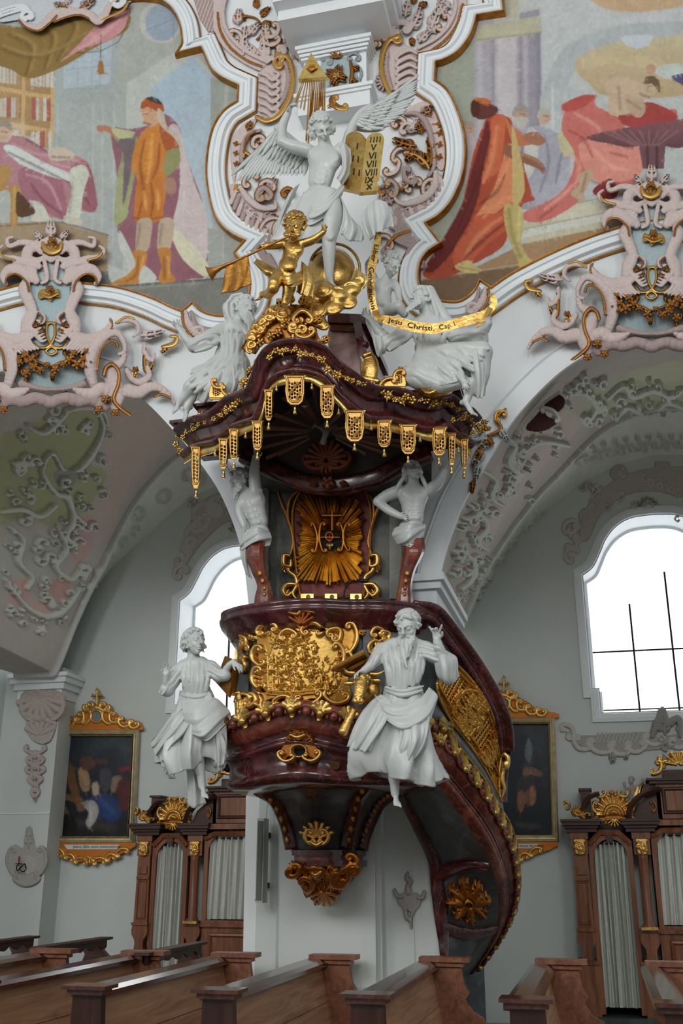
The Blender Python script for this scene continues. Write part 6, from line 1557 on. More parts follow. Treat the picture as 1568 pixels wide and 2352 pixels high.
 mb=MB();mb.prism([q(752,718,.05),q(838,722,.05),q(840,744,.05),q(752,740,.05)],(0,1,0),.9);mb.prism([q(758,742,.03),q(834,746,.03),q(832,762,.03),q(758,758,.03)],(0,1,0),.86);mb.build('pedestal_cornice',M['red'],t)
 mb=MB();v,f=sweep([q(826,752,.0),q(832,790,.03),q(842,830,.03),q(862,880,.02)],[(-.03,0),(-.03,.10),(.03,.10),(.03,0)],(0,-1,0));mb.add(v,f);mb.ball(q(840,792,.12),.03,10);mb.build('pedestal_volute',M['red'],t)
 # gilt lattice crest on the front, and small ones at the corners
 def crest(name,box,pts,y):
  cv=Canvas(*box,1.0);pts(cv);cv.build(name,M['paint'],on_plane(y),t,(.2,-.86,-.46))
 def front(cv):
  rg=np.random.RandomState(31)
  cv.poly([(560,800),(585,770),(615,745),(640,715),(670,700),(700,706),(722,735),(730,770),(745,800),(700,782),(660,778),(610,790)],GLB,h=.02,metal=.9)
  hole=((np.mod(cv.U,7)<3.6) & (np.mod(cv.V+(np.floor(cv.U/7) % 2)*3.5,7)<3.6)) & (((cv.U-695)/14)**2+((cv.V-748)/22)**2<1);cv.Mk &= ~hole
  for k in range(46):
   f=k/45;x=568+172*f;y=796-80*math.sin(math.pi*min(1,f*1.15)**.9)+rg.uniform(0,30);cv.cs((x,y),(x+rg.uniform(-16,16),y-rg.uniform(4,18)),rg.uniform(4,8),6,4.2,GLD,rg.uniform(.05,.1),.95)
  for x,y,a in ((620,740,-120),(645,712,-100),(668,700,-90),(690,704,-70),(720,742,-40),(600,766,-150),(736,784,-20)):cv.leaf(x,y,a,26,14,GLD,.08,.95,lobes=3)
  cv.cs((676,728),(716,728),14,8,5,GLD,.1,.95);cv.cs((684,770),(720,764),-8,7,4,GLD,.1,.95)
  for x,y in ((600,786),(640,764),(655,740),(624,772)):cv.flower(x,y,9,GLD,.09,.95)
 crest('gilt_crest',(552,670,760,810),front,6.26)
 def corner(x0,y0,k):
  def f(cv):
   cv.poly([(x0,y0),(x0+60*k,y0),(x0+58*k,y0-34),(x0+48*k,y0-44),(x0+40*k,y0-26),(x0+24*k,y0-16),(x0+8*k,y0-12)],GLD,h=.02,metal=.95)
   hole=((np.mod(cv.U,5)<2.4) & (np.mod(cv.V+(np.floor(cv.U/5) % 2)*2.5,5)<2.4)) & (((cv.U-x0-46*k)/10)**2+((cv.V-y0+20)/13)**2<1);cv.Mk &= ~hole
   cv.cs((x0+4*k,y0-6),(x0+34*k,y0-22),6,5,3.4,GLD,.05,.95);cv.cs((x0+36*k,y0-26),(x0+56*k,y0-40),6,5,3.4,GLD,.05,.95);cv.stroke([(x0,y0),(x0+60*k,y0)],3,GLD,.04,.95);cv.leaf(x0+52*k,y0-40,-90,14,8,GLD,.04,.95,lobes=2)
  return f
 crest('gilt_corner_crest',(865,842,935,896),corner(868,890,1),6.50);crest('gilt_corner_crest',(474,868,548,922),corner(544,916,-1),6.50)
 sc=Sculpt(845,850,6.6,1.6);sc.ell((848,845,6),(22,36,14),4);sc.chain([(838,818,0),(850,812,-4)],[8,6],3);sc.chain([(832,870,0),(868,876,0)],[8,6],3)
 tag(sc.build('gilt_drapery_boss',M['gold']),'smooth golden boss leaning against the red pedestal on the canopy','sculpture')
canopy()

# ================================================================== STATUES
def statue_root(name,label,cat,u,v,Y,group=None):
 return thing(name,label,cat,P(u,v,Y),group)
ST=M['statue']

# ---- bearded saint with the ox, right front of the pulpit
def saint_with_ox():
 Y=6.12;t=statue_root('saint_statue','white carved bearded saint with raised hand beside the golden ox head','statue',915,1790,Y)
 sc=Sculpt(920,1600,Y,1.8)
 carve_head(sc,(936,1440,-8),68,(-.35,.30,-.9),(-.12,-1,-.1),'curls',1.25,5)
 sc.chain([(940,1466,6),(932,1496,8)],[15,19],5)
 sc.ell((925,1522,6),(46,44,30),8);sc.ell((924,1562,8),(40,40,28),10);sc.ell((928,1600,10),(44,40,32),10)
 sc.chain([(880,1494,4),(905,1484,6),(945,1482,6),(976,1492,6)],[17,20,21,18],8)
 sc.chain([(976,1492,4),(1002,1505,-6),(1018,1512,-16)],[20,20,16],6)
 sc.chain([(1018,1513,-18),(1008,1487,-30),(1003,1470,-34)],[13,11,9],3)
 carve_hand(sc,(1003,1472,-34),(-.08,-1,-.25),(-.3,-.2,-.9),44,.25,1,.5,(0,.9,.9,0))
 sc.chain([(880,1494,4),(866,1512,-8),(850,1530,-16)],[18,16,12],5)
 sc.chain([(850,1530,-16),(836,1540,-24)],[11,9],3)
 carve_hand(sc,(838,1539,-24),(-.8,.25,-.3),(.1,.9,-.2),36,.9,-1)
 dress(sc,[[(884,1486,-8),(882,1525,-14),(892,1572,-14)],[(898,1482,-14),(902,1530,-23),(908,1580,-22)],[(922,1490,-17),(925,1535,-25),(925,1584,-23)],
    [(956,1480,-14),(948,1530,-23),(940,1580,-22)],[(978,1488,-6),(968,1535,-13),(955,1574,-14)]],18,5,4.5,2.5,3)
 dress(sc,[[(958,1478,-8),(990,1490,-16),(1016,1500,-22)],[(960,1500,-16),(990,1512,-22),(1014,1520,-26)]],5,4,3,1,4)
 folds_on(sc,[[(884,1578,-20),(925,1588,-34),(972,1576,-20)],[(886,1586,-18),(925,1598,-34),(970,1586,-20)]],5,3)
 sc.chain([(915,1640,0),(895,1705,-14),(905,1790,-6)],[30,24,13],6)
 sc.chain([(948,1640,6),(955,1720,6),(950,1770,10)],[28,22,14],6)
 sc.chain([(905,1780,-6),(907,1822,-6)],[12,9.5],3)
 carve_foot(sc,(907,1820,-6),(.25,.62,-.72),42)
 sc.wrinkle((925,1535,-10),(62,70,62),(.15,1),15,3.6);sc.wrinkle((992,1500,-10),(36,50,36),(1,.35),12,4);sc.wrinkle((868,1510,0),(30,50,34),(-.6,1),11,3.5)
 sc.build('figure',ST,t)
 drapery(sc,'robe',ST,t,[(926,1578,6,44,30),(925,1610,4,54,40),(910,1660,0,78,52),(900,1710,0,98,62),(904,1756,0,104,62),(918,1790,2,98,56)],
   n=132,folds=((4,.24,.6,3.0),(9,.24,2.0,3.0),(15,.10,.4,2.0)),hem=9,asym=10,seed=4,grow=(.12,1.0),twist=.5)
 cloth(sc,'mantle',ST,t,[[(858,1592,-26),(880,1610,-44),(925,1618,-52),(965,1602,-44),(985,1578,-20)],
        [(864,1606,-34),(884,1632,-58),(925,1646,-66),(978,1630,-56),(1004,1596,-22)],
        [(862,1620,-32),(890,1654,-60),(932,1676,-70),(982,1656,-56),(1002,1616,-20)],
        [(870,1632,-28),(900,1668,-48),(940,1696,-52),(976,1676,-42),(988,1632,-14)]],ripple=(1.2,5,2.6),nsub=8,sub=10)
 cloth(sc,'mantle',ST,t,[[(922,1650,-58),(945,1655,-66),(988,1640,-50)],[(916,1690,-64),(948,1700,-78),(984,1680,-58)],
        [(908,1716,-64),(938,1734,-76),(976,1716,-54)],[(924,1752,-58),(935,1756,-64),(950,1748,-54)]],ripple=(3.2,6,.5),nsub=16)
 cloth(sc,'mantle',ST,t,[[(872,1594,-24),(886,1600,-38),(900,1612,-46)],[(838,1625,-30),(862,1640,-56),(888,1655,-60)],
        [(812,1670,-34),(836,1690,-60),(862,1700,-62)],[(796,1716,-30),(822,1724,-54),(850,1728,-58)]],ripple=(2.2,6,.3),nsub=14)
 cloth(sc,'sleeve',ST,t,[[(988,1484,-8),(1012,1488,-30),(1036,1500,-8)],[(996,1520,-16),(1022,1526,-42),(1050,1512,-10)],
        [(1002,1550,-10),(1026,1560,-36),(1052,1542,-6)],[(1012,1566,0),(1034,1574,-18),(1056,1554,0)]],ripple=(2.2,4,.3),nsub=14)
 b=thing('open_book','open gilded book propped above the golden ox head','book',sc.pt((812,1528,-20)))
 def leafblock(name,q,th,mat):
  mb=MB();mb.prism(sc.pt(q),(0,.35,-.94),th);mb.build(name,mat,b)
 leafblock('page_block',[(764,1531,-44),(834,1491,-38),(843,1505,10),(790,1534,0)],.028,M['goldp'])
 leafblock('cover',[(760,1537,-46),(836,1496,-40),(846,1510,14),(788,1540,4)],.014,M['goldm'])
 leafblock('page_block',[(790,1540,-6),(843,1508,0),(850,1520,20),(806,1546,16)],.028,M['goldp'])
 leafblock('cover',[(786,1546,-8),(842,1513,-2),(852,1526,22),(804,1552,18)],.014,M['goldm'])
 t2=statue_root('ox_head','golden ox head with spread horns looking out beside the bearded saint','sculpture',830,1580,Y)
 s2=Sculpt(828,1580,Y,1.5)
 s2.ell((832,1558,4),(22,21,22),6);s2.chain([(831,1557,-10),(827,1582,-26),(823,1604,-36)],[20,15.5,12],6)
 s2.ell((822,1609,-40),(14,9.5,9),3)
 for sd in (1,-1):
  s2.chain([(830+sd*16,1567,-24)],[5.5],2,neg=True);s2.chain([(830+sd*14.5,1567,-20)],[4],.8)
  s2.chain([(831+sd*19,1559,-18),(829+sd*8,1556,-29)],[4,3.4],2)
  s2.chain([(827+sd*9,1574,-32),(823+sd*8,1596,-42)],[2.5,2.5],3)
  s2.chain([(822+sd*6,1607,-49)],[3.2],1,neg=True)
  s2.ell((832+sd*31,1566-3*sd,-2),(13,6,4),2)
 s2.chain([(815,1546,-10),(798,1544,-14),(786,1531,-18)],[7,5.4,1.8],2,n=5);s2.chain([(848,1547,-8),(866,1549,-10),(884,1540,-12)],[7,5.4,1.8],2,n=5)
 s2.chain([(812,1617,-42),(822,1619,-48),(832,1617,-42)],[2]*3,.6,neg=True)
 rg=np.random.RandomState(3)
 for i in range(22):
  x=rg.uniform(-15,15);s2.chain([(831+x,1542+rg.uniform(-3,6),-22+abs(x)*.5),(831+x*1.3,1551+rg.uniform(0,6),-29+abs(x)*.5)],[3.2,2.4],.6)
 s2.ell((850,1585,30),(26,36,34),8)
 s2.build('head',M['gold'],t2)
 s3=Sculpt(790,1670,Y,1.5)
 s3.chain([(812,1632,-20),(803,1650,-26),(794,1668,-28)],[8,8.5,10],3);s3.chain([(794,1668,-28),(788,1680,-31)],[10.5,11.5],2)
 s3.chain([(789,1672,-46),(785,1690,-46)],[2.2,2.6],.8,neg=True)
 s3.build('hoof',M['gold'],t2)
saint_with_ox()

# ---- young saint with upturned face, left front of the pulpit
def youth_saint():
 Y=6.3;t=statue_root('saint_statue','white carved youthful saint looking up, one palm open, beside the left edge of the pulpit','statue',460,1800,Y)
 sc=Sculpt(450,1620,Y,1.8)
 carve_head(sc,(446,1477,-4),60,(.58,-.2,-.78),(.18,-1,0),'curls',0,11,hairlen=.32)
 sc.chain([(443,1495,6),(446,1520,8)],[13,16],5)
 sc.chain([(430,1516,2),(446,1520,-8),(466,1514,0)],[4,5,4],2)
 sc.ell((450,1546,6),(36,34,25),8);sc.ell((449,1578,8),(31,26,23),8);sc.ell((455,1606,10),(38,34,28),10)
 sc.chain([(422,1532,4),(440,1524,4),(462,1524,4),(484,1532,4)],[13,16,16,13],7)
 # raised open hand on the left, sleeve falling from the elbow
 sc.chain([(422,1532,2),(400,1556,-4),(384,1584,-12)],[17,18,17],5)
 sc.chain([(386,1580,-14),(382,1566,-24),(382,1550,-30)],[10,8.5,7],3)
 carve_hand(sc,(382,1554,-30),(-.05,-1,-.2),(.2,-.5,-.9),33,.35,-1,.5)
 # hand laid on the book
 sc.chain([(484,1532,2),(502,1552,-4),(518,1552,-10)],[16,16,13],4);sc.chain([(514,1546,-10),(526,1528,-16),(536,1520,-18)],[9,7.5,6.5],3)
 carve_hand(sc,(534,1521,-18),(.75,.45,-.3),(0,.7,.5),34,.7,-1)
 dress(sc,[[(420,1532,-4),(418,1556,-10),(428,1590,-10)],[(434,1528,-9),(436,1556,-18),(440,1594,-16)],[(450,1528,-12),(452,1556,-20),(452,1596,-18)],
    [(468,1528,-9),(466,1556,-18),(463,1594,-16)],[(484,1534,-4),(480,1558,-10),(474,1590,-10)]],17,4.2,4.5,2.5,8)
 dress(sc,[[(420,1528,-6),(400,1548,-12),(380,1576,-20)],[(424,1546,-8),(406,1564,-14),(388,1590,-18)]],6,3.6,3,1,5)
 folds_on(sc,[[(416,1596,-8),(450,1602,-24),(486,1594,-6)],[(418,1604,-8),(452,1612,-24),(488,1602,-6)]],4.5,3)
 sc.chain([(440,1636,4),(448,1700,-20),(458,1770,-8)],[27,20,11],6);sc.chain([(470,1636,6),(490,1690,0),(498,1752,10)],[26,20,11],6)
 sc.chain([(458,1752,-8),(464,1806,-6)],[11,8.5],3)
 carve_foot(sc,(465,1804,-6),(.25,.55,-.72),38)
 sc.wrinkle((450,1560,-8),(48,56,50),(.1,1),13,4);sc.wrinkle((402,1555,-4),(30,44,36),(-.7,1),11,3.5);sc.wrinkle((500,1545,-4),(30,40,30),(1,.5),11,3.5)
 sc.build('figure',ST,t)
 cloth(sc,'sleeve',ST,t,[[(404,1552,-10),(388,1566,-26),(376,1574,-10)],[(392,1582,-14),(376,1592,-30),(366,1584,-12)],[(380,1590,-10),(370,1598,-20),(362,1590,-8)]],ripple=(2,3,.2),nsub=12)
 drapery(sc,'robe',ST,t,[(450,1586,8,36,26),(452,1612,6,44,34),(447,1655,2,56,40),(438,1700,0,66,46),(430,1735,0,70,48),(430,1764,2,66,44)],
   n=140,folds=((5,.26,1.6,3.0),(8,.22,.8,2.0),(13,.12,.4,2.0)),hem=14,asym=-8,seed=9,grow=(.12,1.0),twist=-.5)
 # flying tail of the mantle to the left and overskirt swags
 cloth(sc,'mantle',ST,t,[[(420,1612,-14),(432,1626,-30),(448,1640,-38)],[(388,1650,-14),(400,1668,-34),(424,1684,-44)],[(358,1690,-8),(370,1710,-30),(398,1716,-38)],
        [(345,1706,0),(358,1736,-20),(386,1760,-26)]],ripple=(3.2,7,.6),nsub=16)
 cloth(sc,'mantle',ST,t,[[(416,1602,-22),(450,1612,-40),(492,1602,-24),(516,1620,0)],[(420,1640,-36),(454,1656,-54),(500,1640,-34),(528,1634,4)],
        [(432,1676,-40),(466,1690,-54),(504,1668,-32),(530,1650,6)],[(446,1690,-34),(474,1700,-44),(502,1682,-26),(522,1660,8)]],ripple=(1.3,5,2.6),nsub=10,sub=10)
 cloth(sc,'mantle',ST,t,[[(486,1676,-24),(500,1680,-30),(520,1664,-10)],[(490,1716,-22),(504,1722,-30),(522,1708,-8)],[(494,1756,-18),(506,1762,-26),(520,1746,-6)]],ripple=(2.2,5,.3),nsub=14)
 cloth(sc,'mantle',ST,t,[[(424,1740,6),(440,1748,-8),(458,1740,6)],[(430,1790,14),(444,1796,0),(456,1786,14)],[(430,1850,20),(446,1856,8),(474,1846,20)]],ripple=(1.6,4,.2),nsub=12)
 b=thing('closed_book','tall gilded book held upright under the hand of the youthful saint','book',sc.pt((516,1560,0)))
 q=[(508,1510,14),(528,1516,-8),(526,1604,-4),(490,1562,22)]
 mb=MB();mb.prism(sc.pt([(516,1506,22),(538,1518,-10),(526,1602,-8),(494,1566,24)]),(.35,.85,0),.018);mb.build('cover',M['goldm'],b)
 mb=MB();mb.prism(sc.pt([(523,1510,26),(540,1520,-2),(530,1598,0),(504,1568,28)]),(.35,.85,0),.04);mb.build('page_block',M['goldp'],b)
 mb=MB();mb.prism(sc.pt([(532,1513,36),(548,1522,10),(538,1598,10),(512,1570,38)]),(.35,.85,0),.018);mb.build('cover',M['goldm'],b)
 # small golden eagle by the feet of the scroll panel
 t2=statue_root('eagle','small golden eagle perched at the left lower corner of the gilt relief panel','sculpture',548,1640,6.32)
 s2=Sculpt(548,1620,6.32,1.3)
 s2.ell((552,1622,0),(10,19,10),3);s2.chain([(550,1606,-4),(548,1592,-6)],[7.5,6.5],3);s2.chain([(548,1590,-8),(541,1592,-13),(538,1596,-14)],[4,2.8,1.3],1)
 for sd in (1,-1):
  s2.chain([(551+8*sd,1610,0),(555+10*sd,1632,4),(551+7*sd,1650,8)],[6,6,2],1.5)
  s2.chain([(550+5*sd,1636,-4),(547+5*sd,1648,-6)],[4,3],2)
 for i in range(18):s2.chain([(545+(i % 4)*4,1608+i*1.6,-9+abs(i % 4-1.5)*2),(545+(i % 4)*4,1613+i*1.6,-10+abs(i % 4-1.5)*2)],[2.2,1.6],.6)
 s2.build('body',M['gold'],t2)
youth_saint()

# ---- seated saint with veil, right side of the canopy
def veiled_saint():
 Y=6.6;t=statue_root('saint_statue','white carved veiled saint seated on the right of the canopy with the gilt scroll','statue',1010,900,Y)
 sc=Sculpt(1000,780,Y,1.8)
 carve_head(sc,(966,690,0),56,(-.72,-.38,-.55),(-.35,-1,0),'curls',1.0,21)
 sc.chain([(975,708,6),(986,738,8)],[14,18],5)
 sc.ell((985,762,6),(36,40,26),8);sc.ell((988,800,8),(36,30,26),8)
 sc.chain([(948,748,2),(970,740,4),(1004,742,4),(1026,756,2)],[14,17,18,15],7)
 # veil down the back of the head and shoulders
 sc.chain([(962,662,2),(986,668,4),(998,694,6),(1014,724,8),(1034,742,6)],[7,13,14,16,10],5)
 sc.chain([(984,664,-6),(994,692,-6),(1004,722,-8),(1006,748,-14)],[5,5,6,4],2)
 sc.chain([(972,660,-8),(976,670,-14)],[5,4],2)
 # arm to the left, forearm up
 sc.chain([(948,752,0),(920,772,-8),(893,790,-14)],[18,18,17],6)
 sc.chain([(893,788,-16),(868,758,-22),(852,736,-24)],[15,11,8],5);sc.chain([(860,746,-22),(848,732,-24)],[9,7],2)
 carve_hand(sc,(850,734,-24),(-.6,-.6,-.3),(.3,-.3,-.9),34,.5,1,.4)
 # right arm out and up
 sc.chain([(1026,756,0),(1052,776,-8),(1086,782,-14)],[19,20,17],6)
 sc.chain([(1086,782,-14),(1110,766,-20),(1122,744,-24)],[13,10,8],4)
 carve_hand(sc,(1121,748,-24),(.1,-1,-.2),(-.7,0,-.7),34,.6,-1)
 dress(sc,[[(950,756,-14),(954,784,-20),(966,812,-18)],[(972,748,-20),(974,784,-26),(984,818,-22)],[(998,748,-20),(1000,784,-26),(1000,818,-22)],[(1022,758,-12),(1018,786,-18),(1012,812,-16)]],13,4.4,4,2,12)
 dress(sc,[[(946,744,-10),(916,764,-20),(884,776,-26)],[(950,766,-12),(922,790,-18),(894,806,-20)]],6,4,3,2,2)
 dress(sc,[[(1030,748,-10),(1060,766,-20),(1092,770,-24)],[(1028,770,-12),(1060,796,-18),(1094,796,-20)]],6,4,3,2,2)
 # lap and legs
 sc.chain([(980,826,0),(1030,818,-28),(1104,810,-44)],[32,30,26],8)
 sc.chain([(1104,812,-44),(1106,860,-40),(1098,900,-36)],[24,18,13],6)
 sc.chain([(978,838,0),(966,868,-34),(1010,884,-44),(1062,878,-46)],[32,26,20,14],8)
 dress(sc,[[(985,818,-28),(950,840,-30),(925,864,-26)],[(992,822,-32),(985,855,-52),(990,884,-58)],[(996,822,-32),(1030,840,-58),(1062,866,-62)],[(1002,816,-30),(1060,818,-66),(1110,840,-66)],[(1005,808,-26),(1060,794,-60),(1118,802,-66)]],16,5.2,4.5,4,31)
 sc.chain([(1084,880,-44),(1076,905,-42),(1070,922,-42)],[13,10,8.5],3)
 carve_foot(sc,(1070,922,-42),(.75,.55,-.35),44)
 sc.chain([(1056,862,-60),(1066,878,-66)],[9,7],2);carve_hand(sc,(1064,872,-66),(.25,1,-.2),(.2,0,.9),30,.8,1)
 sc.wrinkle((985,780,-8),(50,56,50),(-.1,1),14,3.4);sc.wrinkle((910,780,-10),(50,54,40),(1,-.5),13,3.4);sc.wrinkle((1075,782,-8),(56,54,44),(1,.1),13,3.4);sc.ell((1020,850,-16),(70,36,40),14);sc.ell((960,860,-10),(40,30,34),12);sc.wrinkle((1020,845,-50),(100,70,60),(.8,.6),20,4)
 sc.build('figure',ST,t)
 cloth(sc,'robe',ST,t,[[(930,838,-24),(985,860,-56),(1056,862,-64)],[(920,862,-20),(985,882,-56),(1050,880,-60)],[(926,886,-10),(985,896,-44),(1048,888,-50)]],ripple=(1.4,5,2.2),nsub=14,sub=10)
 cloth(sc,'robe',ST,t,[[(1066,806,-58),(1094,800,-74),(1120,806,-50)],[(1078,846,-56),(1100,850,-72),(1120,846,-46)],[(1084,886,-46),(1102,890,-62),(1116,884,-40)],[(1088,912,-40),(1102,916,-54),(1114,910,-34)]],ripple=(2.4,6,.3),nsub=14)
 cloth(sc,'sleeve',ST,t,[[(884,762,-24),(868,770,-34),(852,760,-20)],[(890,790,-26),(872,800,-36),(858,790,-20)],[(884,812,-14),(868,820,-24),(862,806,-10)]],ripple=(2,4,.2),nsub=12)
 cloth(sc,'sleeve',ST,t,[[(1060,768,-24),(1088,768,-36),(1120,762,-24)],[(1062,792,-24),(1092,796,-36),(1122,782,-20)],[(1070,800,-12),(1096,806,-22),(1118,790,-10)]],ripple=(2,4,.2),nsub=12)
 c=Sculpt(995,895,Y,1.6);c.ell((997,894,-16),(44,20,34),4)
 for i in range(5):c.chain(smooth_path([(958+8*i,884+i,-36),(985+4*i,904-2*i,-52),(1034-4*i,886-i,-38)],4),2.2,2)
 tag(c.build('seat_cushion',M['gold']),'gilded ribbed seat boss under the veiled saint on the canopy','cushion')
veiled_saint()

# ---- hooded bearded saint, left side of the canopy
def hooded_saint():
 Y=6.75;t=statue_root('saint_statue','white carved hooded saint leaning back on the left shoulder of the canopy','statue',500,920,Y)
 sc=Sculpt(500,810,Y,1.8)
 carve_head(sc,(563,712,-4),60,(.45,-.22,-.85),(.3,-1,0),'curls',1.1,33)
 sc.chain([(540,690,10),(526,708,8),(530,732,6),(546,748,8)],[14,16,14,12],5)
 sc.chain([(554,676,2),(534,680,-4),(519,702,-8),(522,724,-10),(534,744,-10)],[5,5,5,5,4],2)
 sc.chain([(554,730,6),(540,756,8)],[15,19],5)
 sc.ell((533,780,8),(34,42,26),8);sc.ell((528,820,8),(36,32,28),8)
 sc.chain([(508,760,2),(532,750,4),(564,760,6)],[16,18,16],7)
 sc.chain([(508,762,0),(474,782,-10),(446,794,-14)],[18,19,17],6)
 sc.chain([(446,794,-14),(428,778,-20),(414,760,-22)],[14,10,8],4)
 carve_hand(sc,(416,763,-22),(-.5,-.85,-.2),(.5,-.4,-.8),34,.3,-1,.5)
 sc.chain([(564,764,8),(588,780,2),(596,764,-4)],[15,13,9],5)
 carve_hand(sc,(596,766,-4),(.5,-.7,-.3),(-.6,0,-.7),28,.7,1)
 dress(sc,[[(512,764,-14),(506,792,-18),(512,824,-18)],[(530,758,-18),(524,790,-26),(524,828,-24)],[(548,762,-18),(544,792,-24),(540,826,-22)],[(562,772,-10),(560,794,-14),(552,824,-14)]],13,4.4,4,2,14)
 dress(sc,[[(508,754,-12),(476,774,-22),(444,782,-26)],[(510,778,-12),(478,800,-18),(448,808,-20)]],6,4,3,2,2)
 sc.chain([(520,836,0),(482,860,-24),(440,890,-34)],[32,27,19],8);sc.chain([(440,890,-34),(424,912,-32),(412,926,-30)],[16,11,8.5],5)
 sc.chain([(545,840,0),(530,880,-30),(500,900,-36)],[30,26,18],8);sc.chain([(470,880,-24),(440,916,-24),(428,938,-24)],[14,10,8.5],4)
 carve_foot(sc,(414,922,-30),(-.75,.5,-.35),38);carve_foot(sc,(430,936,-24),(-.55,.75,-.3),38)
 dress(sc,[[(505,822,-24),(470,850,-46),(432,880,-54)],[(520,828,-30),(490,868,-54),(452,902,-52)],[(535,830,-30),(524,870,-60),(500,910,-56)],[(552,826,-22),(556,870,-44),(548,900,-40)]],14,5,4.5,4,7)
 sc.wrinkle((532,795,-8),(48,60,50),(.1,1),14,3.4);sc.wrinkle((476,782,-8),(50,50,40),(1,-.25),13,3.4);sc.wrinkle((490,865,-30),(80,70,60),(-.8,1),17,3.5);sc.wrinkle((530,710,0),(30,50,30),(.2,1),11,3)
 sc.build('figure',ST,t)
 cloth(sc,'robe',ST,t,[[(462,866,-46),(490,858,-60),(520,842,-50)],[(458,896,-46),(482,892,-58),(510,880,-50)],[(450,920,-36),(472,926,-48),(496,916,-38)]],ripple=(2.2,5,.3),nsub=14)
 cloth(sc,'robe',ST,t,[[(518,840,-46),(542,836,-50),(568,822,-20)],[(520,876,-56),(544,876,-54),(566,860,-22)],[(512,900,-50),(538,906,-46),(560,888,-16)]],ripple=(2.2,6,.3),nsub=14)
 cloth(sc,'robe',ST,t,[[(520,824,-26),(480,830,-34),(440,846,-26)],[(516,834,-30),(474,846,-40),(436,862,-30)]],ripple=(1.5,3,.8),nsub=10)
 b=thing('closed_book','gilded book leaning under the arm of the hooded saint','book',sc.pt((580,790,0)))
 mb=MB();mb.prism(sc.pt([(553,800,-26),(590,738,-30),(600,742,-20),(566,806,-16)]),(.3,.9,-.2),.05);mb.build('page_block',M['goldp'],b)
 mb=MB();mb.prism(sc.pt([(561,805,-30),(600,742,-34),(622,752,-2),(585,812,2)]),(.3,.9,-.2),.014);mb.build('cover',M['gold'],b)
hooded_saint()

